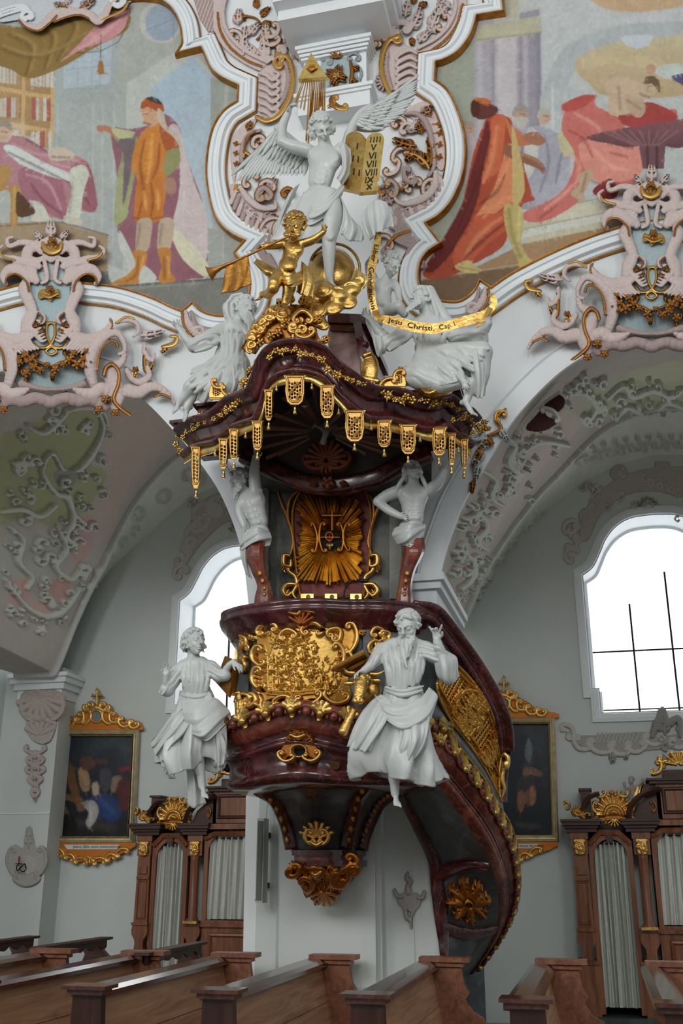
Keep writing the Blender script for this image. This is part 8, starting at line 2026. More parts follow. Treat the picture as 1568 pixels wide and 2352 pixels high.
# ---- stucco inside the central frame
def central():
 c=thing('stucco_cartouche','pink and white rocaille stucco with gilt edges filling the frame behind the angel','stucco',P(780,400,YN))
 # left upper C shells
 cv=Canvas(490,-10,700,300,1.4)
 cv.stroke([(510,-10),(500,20),(504,60),(522,96),(552,124),(590,146),(630,160)],[16,15,15,15,14,14,10],PK,.05,prof='flat')
 cv.stroke([(520,-10),(512,24),(516,60),(534,90),(560,114),(600,136),(634,150)],[4,5,5,5,4],PK,.09);cv.stroke([(500,30),(506,70),(528,108),(566,138),(600,152)],3,GLB,.075,.7,ribs=(10,.6))
 cv.cs((610,132),(650,122),-8,9,7,PK,.10);cv.leaf(560,130,-100,74,22,PK,.08,bend=.5,lobes=4);cv.leaf(600,138,-70,62,22,PK,.09,bend=-.6,lobes=4);cv.leaf(590,134,-125,40,20,PK,.08,lobes=3)
 for p,a,L in (((598,40),-60,34),((540,30),20,30),((600,60),-30,26),((560,36),160,26),((590,20),-100,26)):cv.leaf(*p,a,L,13,GLB,.06,.85,bend=.5,lobes=3)
 cv.stroke([(536,40),(560,36),(590,44),(604,70),(590,90)],2.4,GLB,.05,.8)
 cv.poly([(600,160),(640,130),(664,150),(672,190),(660,236),(630,272),(606,270),(590,230),(590,180)],PK,h=.03)
 for y in range(168,262,17):cv.stroke([(596,y),(612,y+4),(626,y+14),(640,y+2),(628,y-4)],[3,5,5,4,2],PK,.07,base=.02)
 cv.stroke([(636,124),(656,128),(668,150),(672,186),(662,226),(640,262),(612,276),(590,268)],[6,6,6,6,5],GLD,.10,.9)
 cv.stroke([(646,134),(658,156),(660,190),(650,226),(632,254)],[4,5,4],PKD,.08,ribs=(9,.7));cv.cs((632,150),(636,128),5,8,5,GLD,.10,.9)
 cv.cs((640,112),(690,116),12,9,6,PKD,.09,edge=GLB);cv.leaf(634,108,-60,24,10,GLB,.07,.8,lobes=2)
 rel('stucco_scroll',cv,S78(.0),c)
 # right upper mirrored
 cv=Canvas(840,-10,1160,230,1.4)
 cv.stroke([(1056,-10),(1056,20),(1040,60),(1014,92),(980,116),(944,130)],[15,15,15,14,12,8],PK,.05,prof='flat');cv.stroke([(1046,-10),(1044,24),(1028,60),(1000,88),(960,110)],[5,5,4],PK,.09);cv.stroke([(1062,10),(1052,50),(1026,88),(990,116)],3,GLB,.075,.7,ribs=(10,.6))
 cv.leaf(990,70,-80,66,22,PK,.09,bend=.5,lobes=4);cv.leaf(940,70,-50,60,22,PK,.09,bend=-.5,lobes=4);cv.leaf(1020,40,-110,40,18,PK,.08,lobes=3);cv.leaf(930,40,-80,40,18,PK,.09,lobes=3)
 for p,a,L in (((950,10),-90,24),((940,14),150,22),((960,14),-20,22),((946,84),90,20)):cv.leaf(*p,a,L,12,GLB,.07,.85,lobes=3)
 cv.cs((900,66),(936,56),10,9,7,PK,.10);cv.cs((852,96),(884,76),12,8,6,PKD,.09,edge=GLB);cv.leaf(890,84,200,30,12,GLB,.07,.7,lobes=2)
 cv.poly([(886,100),(910,90),(940,110),(960,130),(960,200),(930,226),(898,200),(880,160)],PK,h=.03)
 for y in range(122,200,17):cv.stroke([(956,y),(940,y-8),(918,y+2),(910,y+14),(926,y+16)],[3,5,5,4,2],PK,.07,base=.02)
 cv.stroke([(916,82),(896,90),(882,112),(876,146),(880,176),(892,206),(904,222)],[6,6,6,6,5],GLD,.10,.9);cv.cs((912,96),(918,84),-5,7,5,GLD,.1,.9)
 cv.stroke([(890,120),(888,160),(900,204)],[4,5,4],PKD,.08,ribs=(9,.7));cv.shell(886,186,170,22,120,PKD,.06,n=6)
 rel('stucco_scroll',cv,S78(.0),c)
 # left lower
 cv=Canvas(505,270,760,640,1.4)
 cv.poly([(530,330),(560,285),(590,276),(560,330),(545,390),(536,420)],PK,h=.02)
 cv.stroke([(598,300),(574,308),(560,330),(554,360),(560,384)],[4,6,6,4],PKD,.08);cv.leaf(566,300,-60,24,13,GLB,.07,.8,lobes=3);cv.stroke([(586,302),(566,318),(560,350)],2.5,GLB,.09,.8)
 for y in (330,352,376):cv.flower(542,y,6,GLB,.04,.8,petals=4);cv.stroke([(542,y),(556,y+2)],1.6,GLB,.03,.8)
 cv.cs((562,350),(574,372),7,6,4,GLD,.08,.9);cv.leaf(560,372,60,26,12,GLB,.07,.8,lobes=2)
 cv.poly([(530,424),(560,428),(580,460),(620,478),(640,470),(650,520),(640,560),(590,545),(550,510),(532,470)],PK,h=.03)
 for k in range(12):
  f=k/11;x=534+100*f**1.1;y=440+100*math.sin(f*1.45);cv.stroke([(x+8,y-2),(x+2,y+12),(x-4+8*f,y+26)],[4,6,5],PKD if k % 2 else PK,.07)
 cv.stroke([(552,430),(570,456),(598,476),(630,478),(632,462)],[5,8,8,5,3],PK,.10);cv.leaf(586,450,-60,32,16,PK,.09,bend=.8,lobes=3);cv.cs((590,446),(620,440),12,9,6,PKD,.10,edge=GLB);cv.leaf(606,452,-30,28,14,PKD,.08,lobes=3,tip=GLB);cv.flower(546,432,9,GLD,.06,.9)
 cv.cs((648,440),(670,436),6,6,4,GLB,.08,.8)
 for x,y in ((600,570),(620,600),(640,620),(700,540)):cv.shell(x,y,200,40,70,PKD,.06,n=6)
 rel('stucco_scroll',cv,S78(.0),c)
 # right lower
 cv=Canvas(800,230,1060,690,1.4)
 cv.poly([(930,260),(960,236),(990,240),(1010,290),(1022,340),(1018,390),(1000,380),(992,330),(970,290)],PK,h=.02)
 cv.stroke([(930,262),(958,262),(980,286),(992,330),(996,380),(984,404)],[4,7,6,6,4],PKD,.08);cv.leaf(962,262,-30,36,15,PKD,.09,lobes=3,tip=GLB);cv.leaf(990,270,-120,30,13,GLB,.07,.8,lobes=3)
 for y in (286,306,332,360):cv.flower(1009,y,7,GLB,.04,.8,petals=4);cv.stroke([(1009,y),(992,y)],1.6,GLB,.03,.8)
 cv.leaf(986,392,-110,74,24,GLB,.11,.9,bend=-1.2,lobes=5,tip=GLD);cv.leaf(986,384,-75,70,20,GLB,.09,.9,bend=-.7,lobes=4);cv.leaf(960,336,185,62,22,GLB,.10,.9,bend=.4,lobes=4);cv.leaf(946,346,120,30,14,GLB,.09,.9,lobes=3);cv.leaf(970,310,-110,34,14,GLB,.08,.9,lobes=3)
 cv.cs((920,300),(944,286),8,6,4,PK,.07);cv.leaf(950,290,-60,26,10,PK,.07,lobes=3)
 cv.poly([(900,470),(930,466),(990,440),(1012,400),(1020,440),(1000,480),(960,504),(914,500)],PK,h=.03)
 for k in range(13):
  f=k/12;x=1014-104*f**1.1;y=410+86*math.sin(f*1.5);cv.stroke([(x-8,y-6),(x-2,y+6),(x+4-6*f,y+18)],[4,6,5],PKD if k % 2 else PK,.07)
 cv.stroke([(1000,396),(996,430),(970,456),(930,468),(908,458),(910,444)],[5,8,9,8,5,3],PK,.10);cv.cs((928,390),(946,420),-8,7,5,PKD,.10);cv.leaf(920,440,-70,40,18,PK,.09,bend=.6,lobes=4,tip=GLB);cv.cs((898,414),(908,446),8,7,5,PKD,.09,edge=GLB);cv.leaf(950,430,-100,34,16,PK,.09,lobes=3)
 cv.leaf(876,470,-90,30,14,PKD,.08,lobes=3);cv.cs((872,440),(884,420),6,6,4,GLB,.08,.8)
 for x,y in ((930,530),(940,560),(926,596),(900,550),(890,520)):cv.shell(x,y,-20,44,80,PKD,.07,n=7)
 cv.stroke([(890,560),(910,540),(940,530)],4,GLB,.08,.7)
 rel('stucco_scroll',cv,S78(.0),c)
 cv=Canvas(500,-10,1060,620,1.5)
 for p,q,b in (((560,420),(586,396),8),((600,420),(630,424),8),((650,500),(630,540),-9),((600,520),(640,500),9),((900,360),(930,340),8),((890,400),(916,372),-8),((930,430),(960,410),9),((970,440),(986,410),7),((900,500),(940,520),9),((870,540),(900,560),9),((580,330),(600,312),7),((900,280),(926,274),8),((860,100),(880,60),9),((668,96),(690,60),-8),((536,70),(556,96),8),((1030,40),(1012,70),8),((640,60),(620,86),8),((606,96),(640,96),-8)):cv.cs(p,q,b,7,4.5,PK,.07,edge=GLB)
 for x,y,a,L in ((570,84,-60,44),(548,60,-100,40),(616,96,-110,46),(1000,80,-120,46),(1036,20,-150,40),(960,100,-60,40),(930,480,-40,36),(620,440,-80,34),(940,330,60,34),(560,480,20,36),(600,500,-20,34),(980,470,150,36),(926,300,-20,34),(880,590,-70,34),(900,470,-120,30)):cv.leaf(x,y,a,L,18,PK if L>35 else PKD,.075,bend=.5,lobes=4)
 rel('stucco_leaves',cv,S78(.0),c)
central()

# ---- great cartouches over the arch crowns
def cartouche(name,x0,y0,mirror,label,crown_dy):
 """x0,y0: monogram centre; drawn for the left one and shifted, with the visible half in full"""
 def X(x):return x0+(x-117)*(-1 if mirror else 1)
 T=lambda pts:[(X(x),y0+(y-770)) for x,y in pts]
 c=thing(name,label,'stucco',P(x0,y0,YN))
 U0,U1=(x0-240,x0+290) if not mirror else (x0-340,x0+300)
 bulge=lambda U,V:P(U,V,YN-.03-.20*np.exp(-(((U-x0)/120.0)**2+((V-y0-40)/130.0)**2)))
 k=-1 if mirror else 1
 L=lambda cv,x,y,a,*r,**kw:cv.leaf(X(x),y0+y-770,a if not mirror else 180-a,*r,**{**kw,'bend':kw.get('bend',0)*k})
 CS=lambda cv,p,q,b,*r,**kw:cv.cs(T([p])[0],T([q])[0],b*k,*r,**kw)
 def ST(cv,p,w,col,*r,**kw):
  if col in (PK,PKD) and np.max(w)>7:kw.setdefault('ribs',(7,.45))
  cv.stroke(T(p),w,col,*r,**kw)
 FL=lambda cv,x,y,*r,**kw:cv.flower(X(x),y0+y-770,*r,**kw)
 # blue-grey field
 cv=Canvas(U0,y0-210,U1,y0+130,1.4)
 cv.poly(T([(80,600),(150,600),(160,650),(165,720),(200,790),(210,850),(160,890),(60,890),(10,850),(30,790),(68,720),(70,650)]),BLU,h=.02);cv.poly(T([(95,590),(140,590),(148,640),(90,640)]),(176,192,198),h=.02)
 rel('blue_field',cv,bulge,c)
 # pink scroll work
 cv=Canvas(U0,y0-280,U1,y0+180,1.3)
 for s in (1,-1):
  m=(lambda p:[(117+s*(x-117),y) for x,y in p])
  ST(cv,m([(170,640),(178,665),(168,690),(160,716),(172,742),(176,760)]),[8,14,13,12,15,10],PK,.12,ribs=(9,.35))
  ST(cv,m([(150,560),(168,575),(172,600),(160,624),(152,644)]),[8,13,12,10,10],PK,.11)
  ST(cv,m([(160,640),(186,622),(210,618),(226,634),(220,652)]),[10,13,12,8,5],PK,.13);ST(cv,m([(168,668),(174,646),(196,630),(216,636),(221,652)]),2.6,GLB,.135,.8)
  ST(cv,m([(146,612),(170,604),(200,602)]),[8,9,4],PK,.12);ST(cv,m([(154,622),(176,604),(200,594),(228,590),(238,576),(228,566)]),[6,8,7,6,5,3],PK,.11);ST(cv,m([(200,598),(222,592),(232,582)]),2.6,GLD,.13,.9)
  ST(cv,m([(140,580),(160,562),(186,558),(212,566),(216,550),(204,546)]),[6,9,7,6,5,3],PK,.11)
  ST(cv,m([(132,600),(126,640),(138,650)]),[5,6,4],PK,.09)
  for j in range(5):ST(cv,m([(176-6*j,742+5*j),(160-5*j,758+6*j),(140-3*j,752+7*j)]),[6,5,2],PK,.11)
  ST(cv,m([(150,716),(134,726),(136,740),(148,736)]),[3,5,4,3],PK,.10);ST(cv,m([(146,718),(136,728),(140,738)]),2,GLB,.12,.8)
  # shoulder shells
  ST(cv,m([(160,768),(190,780),(214,778),(240,762),(254,742),(252,732)]),[8,15,14,10,7,3],PK,.13);ST(cv,m([(218,790),(240,774),(256,750),(253,734)]),2.4,GLB,.11,.7)
  for j in range(6):ST(cv,m([(170+10*j,776+j),(160+9*j,792),(146+8*j,800+2*j)]),[5,5,2.5],PK,.12)
  for (x,y,a) in ((160,752,200),(184,800,150),(196,812,120),(150,768,220)):L(cv,117+s*(x-117),y,a if s>0 else 180-a,22,9,GLB,.12,.8,lobes=2)
  # side volute with the big opening
  ST(cv,m([(214,880),(206,840),(216,800),(240,772),(266,764),(282,784),(284,806),(272,812)]),[10,14,13,11,10,8,6,4],PK,.16);ST(cv,m([(222,846),(228,806),(246,784),(262,782),(268,796)]),3,GLB,.17,.8)
  ST(cv,m([(220,850),(204,830),(198,806)]),[6,8,5],PK,.13)
  ST(cv,m([(284,812),(278,830),(262,842),(250,850),(262,880),(268,910),(262,930)]),[6,9,14,18,20,18,12],PK,.17)
  ST(cv,m([(236,858),(242,840),(256,834),(270,852),(268,880),(258,910),(270,930),(296,950)]),4,GLB,.19,.85)
  ST(cv,m([(268,740),(292,734),(312,742),(316,760),(306,772)]),[4,6,6,5,3],PK,.10);ST(cv,m([(266,742),(286,728),(306,732)]),2.4,GLD,.11,.9)
  L(cv,117+s*(316-117),770,0 if s>0 else 180,62,18,PK,.10,bend=-.35*s,lobes=4);L(cv,117+s*(380-117),792,100 if s>0 else 80,22,10,GLD,.09,.95,bend=.9*s,lobes=2);ST(cv,m([(390,772),(404,774),(396,790),(372,796)]),[3,5,6,4],GLD,.10,.95)
  ST(cv,m([(330,790),(332,812),(346,826),(354,812)]),[4,6,6,3],PK,.10);ST(cv,m([(332,800),(330,826),(334,852),(350,830)]),[3,4,4,3],GLB,.10,.85)
  ST(cv,m([(290,850),(300,866),(320,876),(340,862),(336,842)]),[6,8,8,7,5],PK,.12);FL(cv,117+s*(306-117),860,9,GLD,.1,.9);FL(cv,117+s*(310-117),848,7,GLB,.1,.9)
  L(cv,117+s*(334-117),860,-60 if s>0 else 240,30,12,GLB,.09,.85,lobes=3)
  ST(cv,m([(264,900),(290,896),(316,900),(340,888),(366,890),(390,912),(398,926)]),[10,16,15,12,9,7,3],PK,.15,ribs=(12,.3));ST(cv,m([(352,908),(366,902),(386,910)]),3,GLB,.15,.8)
  ST(cv,m([(250,900),(232,890),(214,902),(190,900),(170,890)]),[10,14,14,12,6],PK,.18,ribs=(13,.4));ST(cv,m([(238,930),(210,912),(180,918),(150,912),(120,922)]),[14,18,16,14,14],PKD,.17,ribs=(16,.3))
  for x,y in ((240,912),(224,936),(262,944)):FL(cv,117+s*(x-117),y,9,GLB,.2,.85)
 for (x,y) in ((85,590),(117,586),(149,590)):ST(cv,[(x-16,y),(x,y+10),(x+16,y)],[4,8,4],PK,.10)
 ST(cv,[(80,575),(96,560),(117,552),(138,560),(154,575)],[5,8,9,8,5],PK,.10);L(cv,117,548,-90,40,20,PK,.10,lobes=4);L(cv,96,552,-130,30,13,PK,.09,lobes=3);L(cv,138,552,-50,30,13,PK,.09,lobes=3)
 ST(cv,[(50,880),(90,890),(117,892),(150,890),(190,880)],[8,5,4,5,8],PKD,.16)
 rel('stucco_scroll',cv,bulge,c)
 # gilt pieces
 cv=Canvas(x0-110,y0-290,x0+110,y0-60,1.1)
 for a in (-150,-120,-90,-60,-30):L(cv,119,578,a,22,13,GLD,.14,.95,lobes=2)
 ST(cv,[(98,558),(104,572),(119,578),(134,572),(140,558)],[4,7,8,7,4],GLD,.15,.95);FL(cv,119,552,9,GLB,.16,.9)
 rel('gilt_crest',cv,bulge,c)
 cv=Canvas(x0-60,y0-130,x0+60,y0-60,1.1)
 cv.poly(T([(88,672),(100,664),(117,670),(134,664),(136,682),(124,682),(117,692),(106,684),(90,686)]),GLD,h=.07,metal=.95);FL(cv,113,664,9,GLB,.10,.9);ST(cv,[(94,676),(112,682),(132,674)],3,GLD,.10,.95)
 rel('gilt_leaf',cv,bulge,c)
 cv=Canvas(x0-80,y0-50,x0+80,y0+50,1.0)
 ST(cv,[(104,742),(122,742),(126,760),(122,780),(108,796),(90,798),(80,790)],3.2,GLD,.06,.95);ST(cv,[(126,742),(110,742),(106,760),(110,780),(124,796),(142,798),(152,788)],3.2,GLD,.06,.95)
 ST(cv,[(104,806),(117,796),(130,806),(117,814),(104,806)],2.6,GLD,.06,.95);ST(cv,[(88,764),(82,756),(82,746)],[3,4,3],GLD,.07,.95);ST(cv,[(138,772),(146,780),(152,772)],[3,4,3],GLD,.06,.95)
 rel('gilt_monogram',cv,bulge,c)
 cv=Canvas(x0-130,y0+20,x0+130,y0+110,1.1)
 ST(cv,[(10,832),(40,834),(70,826),(100,836),(117,842),(140,832),(170,830),(200,836)],3,GLB,.08,.8)
 for x,y,r in ((44,832,9),(58,816,10),(70,826,13),(60,856,10),(78,842,10),(92,850,9),(126,848,10),(158,826,10),(168,812,9),(176,836,12),(190,824,10),(194,840,9),(206,830,8),(108,838,7),(146,836,8),(120,862,6),(196,806,7)):FL(cv,x,y,r,GLB,.12,.75)
 for x,y,a in ((84,820,-80),(150,818,-100),(186,806,-70),(50,846,100),(60,866,90),(120,858,90)):L(cv,x,y,a,16,9,GLB,.10,.8,lobes=2)
 rel('gilt_garland',cv,bulge,c)
cartouche('cartouche',117,770,False,'pink rocaille cartouche with gilt monogram over the left arch',0)
cartouche('cartouche',1496,642,True,'pink rocaille cartouche with gilt monogram over the right arch',0)

# ---- stucco scroll corner in the upper left of the left painting
def corner_scroll():
 c=thing('stucco_scroll_corner','white and pink stucco scroll with gilt edge at the top left corner','stucco',P(120,40,YN))
 cv=Canvas(-6,-8,300,90,1.3)
 cv.poly([(-6,-8),(300,-8),(290,8),(250,16),(240,38),(220,46),(200,26),(150,22),(110,34),(100,58),(70,64),(50,46),(-6,48)],(198,204,208),h=.02)
 for o in (0,7,14):cv.stroke([(-6,40-o),(30,28-o),(60,22-o*.6),(72,34)],3.2,WHT,.06)
 cv.cs((50,36),(72,30),8,7,5,WHT,.08);cv.stroke([(46,46),(62,58),(86,64),(104,52),(124,30),(160,18)],[5,8,9,8,7,4],PK,.10);cv.stroke([(44,46),(60,62),(88,70),(110,56),(130,36)],2.6,GLB,.11,.85)
 cv.stroke([(120,44),(150,30),(180,26),(206,34),(224,48),(240,34),(250,14),(262,0)],[5,8,9,9,10,9,8,5],PK,.10);cv.stroke([(124,50),(156,38),(182,34),(202,42)],2.6,GLB,.11,.85)
 cv.cs((256,4),(284,2),-10,8,6,WHT,.09);cv.stroke([(232,46),(250,38),(280,24),(292,8)],3,GLD,.1,.9);cv.leaf(180,20,-30,44,18,PKD,.09,lobes=4,tip=GLB);cv.leaf(160,20,200,40,16,PKD,.09,lobes=3,tip=GLB);cv.leaf(150,12,-60,30,12,PK,.08,lobes=3)
 rel('stucco_scroll',cv,S78(.03),c)
 c2=thing('stucco_lattice','pink stucco lattice field with white scroll beside the upper left frame','stucco',P(460,40,YN))
 cv=Canvas(436,-8,520,120,1.3)
 cv.poly([(440,-8),(510,-8),(500,30),(500,70),(480,74),(462,50)],PKD,h=.015)
 for i in range(-8,10):cv.stroke([(446+i*8,74),(476+i*8,-8)],1.6,PK,.03,smooth=False)
 cv.Mk &= cv.inside([(442,-8),(508,-8),(498,30),(499,72),(478,74),(460,46)],(slice(None),slice(None)))
 rel('lattice',cv,S78(.0),c2)
corner_scroll()

# ---- ornaments fixed on the arch faces
def arch_details():
 for (x,y,k,lab) in ((436,742,1,'small gilt-edged shell on the left frame peak beside the hooded saint'),(1104,688,-1,'small gilt-edged shell on the right frame peak above the veiled saint')):
  cv=Canvas(x-40,y-40,x+40,y+50,1.2)
  cv.stroke([(x-10*k,y-26),(x-4*k,y),(x+14*k,y+28)],[4,9,6],PK,.1,ribs=(7,.5));cv.stroke([(x-18*k,y-24),(x-14*k,y+4),(x+6*k,y+34)],3,GLB,.1,.85);cv.stroke([(x+4*k,y-26),(x+12*k,y+4),(x+28*k,y+20)],[3,5,3],PKD,.09)
  cv.cs((x+14*k,y+10),(x+30*k,y+24),8*k,6,4,PK,.1)
  tag(rel('stucco_shell',cv,S78(.09)),lab,'stucco')
 c=thing('stucco_foliage','gilt and grey stucco foliage along the right arch edge beside the canopy','stucco',P(1130,1000,YN))
 cv=Canvas(1060,900,1180,1160,1.3)
 GR=(186,190,190)
 cv.stroke([(1160,940),(1140,960),(1150,985),(1120,1000)],[3,4,4,3],GLB,.06,.85);cv.cs((1136,962),(1156,944),8,6,3,GLD,.06,.85);cv.leaf(1128,1000,130,46,18,GR,.07,lobes=4,tip=GLB);cv.leaf(1146,980,60,40,16,GR,.06,lobes=4);cv.leaf(1110,1030,120,50,20,GR,.08,lobes=4,tip=GLB);cv.leaf(1100,1060,100,46,16,GR,.07,lobes=4)
 cv.flower(1100,1040,9,GLB,.08,.8);cv.flower(1126,1016,8,GLB,.08,.8);cv.leaf(1086,1100,95,36,12,GLB,.06,.8,lobes=2);cv.cs((1090,1010),(1110,990),-8,7,4,GR,.07)
 rel('foliage',cv,S78(.03),c)
arch_details()

# ================================================================== CHAPEL WALL STUCCO
GST=(198,192,186)
def wall_stucco():
 LOWN=np.array([.15,-.97,-.2]);SD=on_plane(YD-.004);SL=on_plane(YL-.004)
 c=thing('window_stucco','grey stucco scrolls arching round the right window head','stucco',P(1420,1150,YD))
 cv=Canvas(1285,1060,1576,1320,1.3)
 for p,q,b in (((1300,1285),(1316,1255),8),((1312,1262),(1322,1228),-8),((1318,1236),(1344,1206),10),((1294,1215),(1316,1196),7),((1340,1212),(1362,1176),10),((1356,1160),(1390,1136),12),((1386,1150),(1420,1120),10),((1418,1112),(1460,1098),12),((1462,1110),(1500,1090),10),((1500,1100),(1540,1108),10),((1540,1104),(1576,1124),10)):cv.cs(p,q,b,8,5,GST,.035)
 for x,y,r in ((1346,1185,18),(1420,1086,20),(1520,1070,18)):cv.poly(np.stack([x+r*np.cos(np.linspace(0,6.28,16)),y+r*np.sin(np.linspace(0,6.28,16))],1),(182,178,172),h=.015)
 cv.poly([(1330,1230),(1350,1160),(1400,1110),(1470,1080),(1576,1076),(1576,1140),(1500,1128),(1430,1140),(1380,1180),(1350,1240)],(186,178,172),h=.012)
 rocaille(cv,21,(1340,1085,1570,1190),20,GST,.03,(10,20))
 for a in range(5):cv.leaf(1486,1166,-150+a*30,26,10,(206,200,190),.06,lobes=2)
 rel('stucco_scroll',cv,SD,c,n=LOWN)
 c=thing('window_stucco','grey stucco scrolls arching round the left window head','stucco',P(480,1200,YD))
 cv=Canvas(385,1100,600,1340,1.3)
 cv.poly([(430,1230),(450,1170),(490,1136),(560,1130),(590,1190),(520,1200),(470,1240),(440,1270)],(186,178,170),h=.012)
 for p,q,b in (((400,1320),(424,1300),8),((414,1296),(432,1262),-8),((426,1270),(436,1236),8),((432,1250),(450,1200),12),((446,1190),(476,1156),12),((476,1166),(520,1140),12),((520,1150),(570,1150),10),((450,1220),(480,1190),-8)):cv.cs(p,q,b,8,5,GST,.035)
 cv.poly(np.stack([494+20*np.cos(np.linspace(0,6.28,16)),1172+18*np.sin(np.linspace(0,6.28,16))],1),(196,194,186),h=.02);rocaille(cv,22,(440,1140,590,1210),12,GST,.03,(10,20))
 for a in range(4):cv.leaf(548,1222,-160+a*34,24,9,(216,214,180),.06,lobes=2)
 rel('stucco_scroll',cv,SD,c,n=LOWN)
 c=thing('window_stucco','grey stucco frieze with pointed drops under the right window sill','stucco',P(1440,1700,YD))
 cv=Canvas(1285,1620,1576,1770,1.3);q=(160,158,154)
 cv.poly([(1300,1680),(1340,1690),(1400,1686),(1480,1682),(1530,1690),(1576,1684),(1576,1716),(1530,1720),(1480,1724),(1430,1730),(1370,1728),(1330,1712),(1310,1700)],(166,164,160),h=.015)
 for x in range(1366,1460,9):cv.stroke([(x+8,1684),(x,1706)],2,(190,190,186),.03,smooth=False)
 for p,q2,b in (((1296,1664),(1316,1690),8),((1316,1700),(1350,1720),-10),((1350,1710),(1400,1726),-10),((1400,1716),(1440,1730),-9),((1440,1720),(1480,1716),-9),((1480,1700),(1520,1700),-10),((1540,1710),(1576,1704),-10)):cv.cs(p,q2,b,8,5,GST,.035)
 for x,y in ((1406,1724),(1522,1730)):cv.leaf(x,y,90,30,14,q,.04,lobes=3)
 cv.leaf(1436,1726,90,20,10,q,.04,lobes=2)
 cv.stroke([(1496,1690),(1506,1664),(1520,1630),(1530,1660),(1556,1650),(1560,1690)],[6,9,7,10,7,5],(150,146,142),.06);cv.leaf(1524,1690,-90,50,22,(150,146,142),.06,lobes=4);rocaille(cv,23,(1490,1660,1560,1710),8,q,.04,(10,18))
 rel('stucco_scroll',cv,SD,c,n=LOWN)
 # left pier pendants
 c=thing('stucco_pendant','pinkish grey stucco shell pendant under the left capital','stucco',P(90,1660,YL))
 cv=Canvas(40,1575,160,1850,1.2);q=(186,172,166)
 cv.poly([(52,1592),(90,1576),(148,1594),(142,1630),(130,1652),(96,1668),(64,1652),(50,1620)],(178,166,160),h=.03);cv.poly([(62,1656),(96,1670),(130,1656),(118,1700),(92,1708),(68,1690)],(182,174,164),h=.03)
 cv.shell(94,1600,90,50,150,q,.07,n=8);cv.cs((58,1600),(66,1650),-10,7,5,q,.06);cv.cs((142,1600),(130,1650),10,7,5,q,.06);cv.stroke([(70,1660),(96,1650),(124,1660)],[4,8,4],q,.06);cv.shell(92,1690,-90,34,120,q,.05,n=6);cv.leaf(90,1596,-90,22,12,q,.06,lobes=3)
 for y,w in ((1722,22),(1748,18),(1770,20),(1792,14),(1820,8)):cv.leaf(82,y,90,22,w,q,.05,lobes=2);cv.cs((82-w,y),(82+w,y),-8,5,3.5,q,.045)
 rel('stucco_scroll',cv,SL,c,n=LOWN)
 c=thing('sconce_plaque','grey stucco plaque with pointed top behind the candle on the left wall','stucco',P(60,1980,YL))
 cv=Canvas(12,1888,116,2040,1.2);q=(168,164,158)
 cv.poly([(20,1958),(34,1940),(52,1948),(58,1930),(68,1896),(78,1928),(84,1948),(104,1946),(106,1980),(96,2006),(78,2028),(60,2032),(40,2026),(26,2004),(18,1984)],(174,170,164),h=.02);cv.leaf(67,1950,-90,52,18,q,.04,lobes=4)
 cv.poly(np.stack([62+22*np.cos(np.linspace(0,6.28,18)),1986+22*np.sin(np.linspace(0,6.28,18))],1),(186,182,176),h=.03);cv.cs((24,1950),(30,2006),-9,7,4,q,.04);cv.cs((102,1950),(94,2006),9,7,4,q,.04);cv.cs((36,2022),(88,2022),-10,7,4,q,.04)
 rel('stucco_scroll',cv,SL,c,n=LOWN)
 k=thing('candle_sconce','black iron wall sconce holding a red candle on the left wall','candle',P(45,1990,YL-.1))
 sc=Sculpt(45,1990,YL-.10,1.0);s_=sc.s
 mb=MB();mb.tube(sc.pt(smooth_path([(60,1996,12),(56,1984,4),(48,1992,0),(40,2000,0),(38,1990,0),(43,1985,0)],6)),1.3*s_,6);mb.tube(sc.pt(smooth_path([(58,1998,10),(54,2002,2),(46,1998,-2),(52,1988,0)],6)),1.1*s_,6);mb.lathe([(0,0),(8*s_,.5*s_),(8*s_,2*s_),(0,2*s_)],sc.pt((43,1985,0)),12);mb.build('bracket',M['iron'],k)
 mb=MB();mb.lathe([(0,0),(2.2*s_,0),(2.0*s_,16*s_),(0,16.5*s_)],sc.pt((43,1984,0)),10);mb.build('candle',M['candle'],k)
 # stucco cartouche on the pier, right of the pendant
 c=thing('stucco_plaque','flat grey stucco cartouche with curled ears on the pier beside the stair','stucco',P(938,2050,7.78))
 cv=Canvas(896,1990,984,2140,1.1);q=(158,152,148)
 cv.poly([(916,2058),(926,2050),(934,2046),(944,2050),(956,2050),(966,2060),(964,2078),(952,2092),(944,2100),(940,2092),(926,2084),(914,2072)],q,h=.02);cv.stroke([(906,2044),(912,2056),(924,2058)],[4,5,3],q,.04);cv.stroke([(974,2048),(970,2060),(958,2060)],[4,5,3],q,.04)
 cv.stroke([(936,2004),(934,2016),(942,2024),(936,2036),(938,2048)],[3,6,7,6,9],q,.035);cv.stroke([(930,2086),(934,2106),(942,2112),(944,2130)],[5,5,4,2],q,.035);cv.stroke([(950,2090),(944,2106),(944,2118)],[4,4,2],q,.03)
 rel('plaque',cv,on_plane(7.776),c,n=LOWN)
 mb=MB();x=nx(950,2080)[0];mb.box((x-.004,7.772,.8),(x+.004,7.79,nx(950,1905)[2]));struct(mb.build('trim_15',M['chapel']))
wall_stucco()

# ================================================================== FURNITURE
def copy_tree(o,dx,label=None,parent=None,keep=None):
 c=o.copy();COL.objects.link(c)
 if parent is None:c.location=Vector(o.location)+Vector(dx)
 else:
  m=o.matrix_parent_inverse.copy();c.parent=parent;c.matrix_parent_inverse=m
 if parent is None and label:c['label']=label
 for ch in list(o.children):
  copy_tree(ch,dx,None,c)
 return c

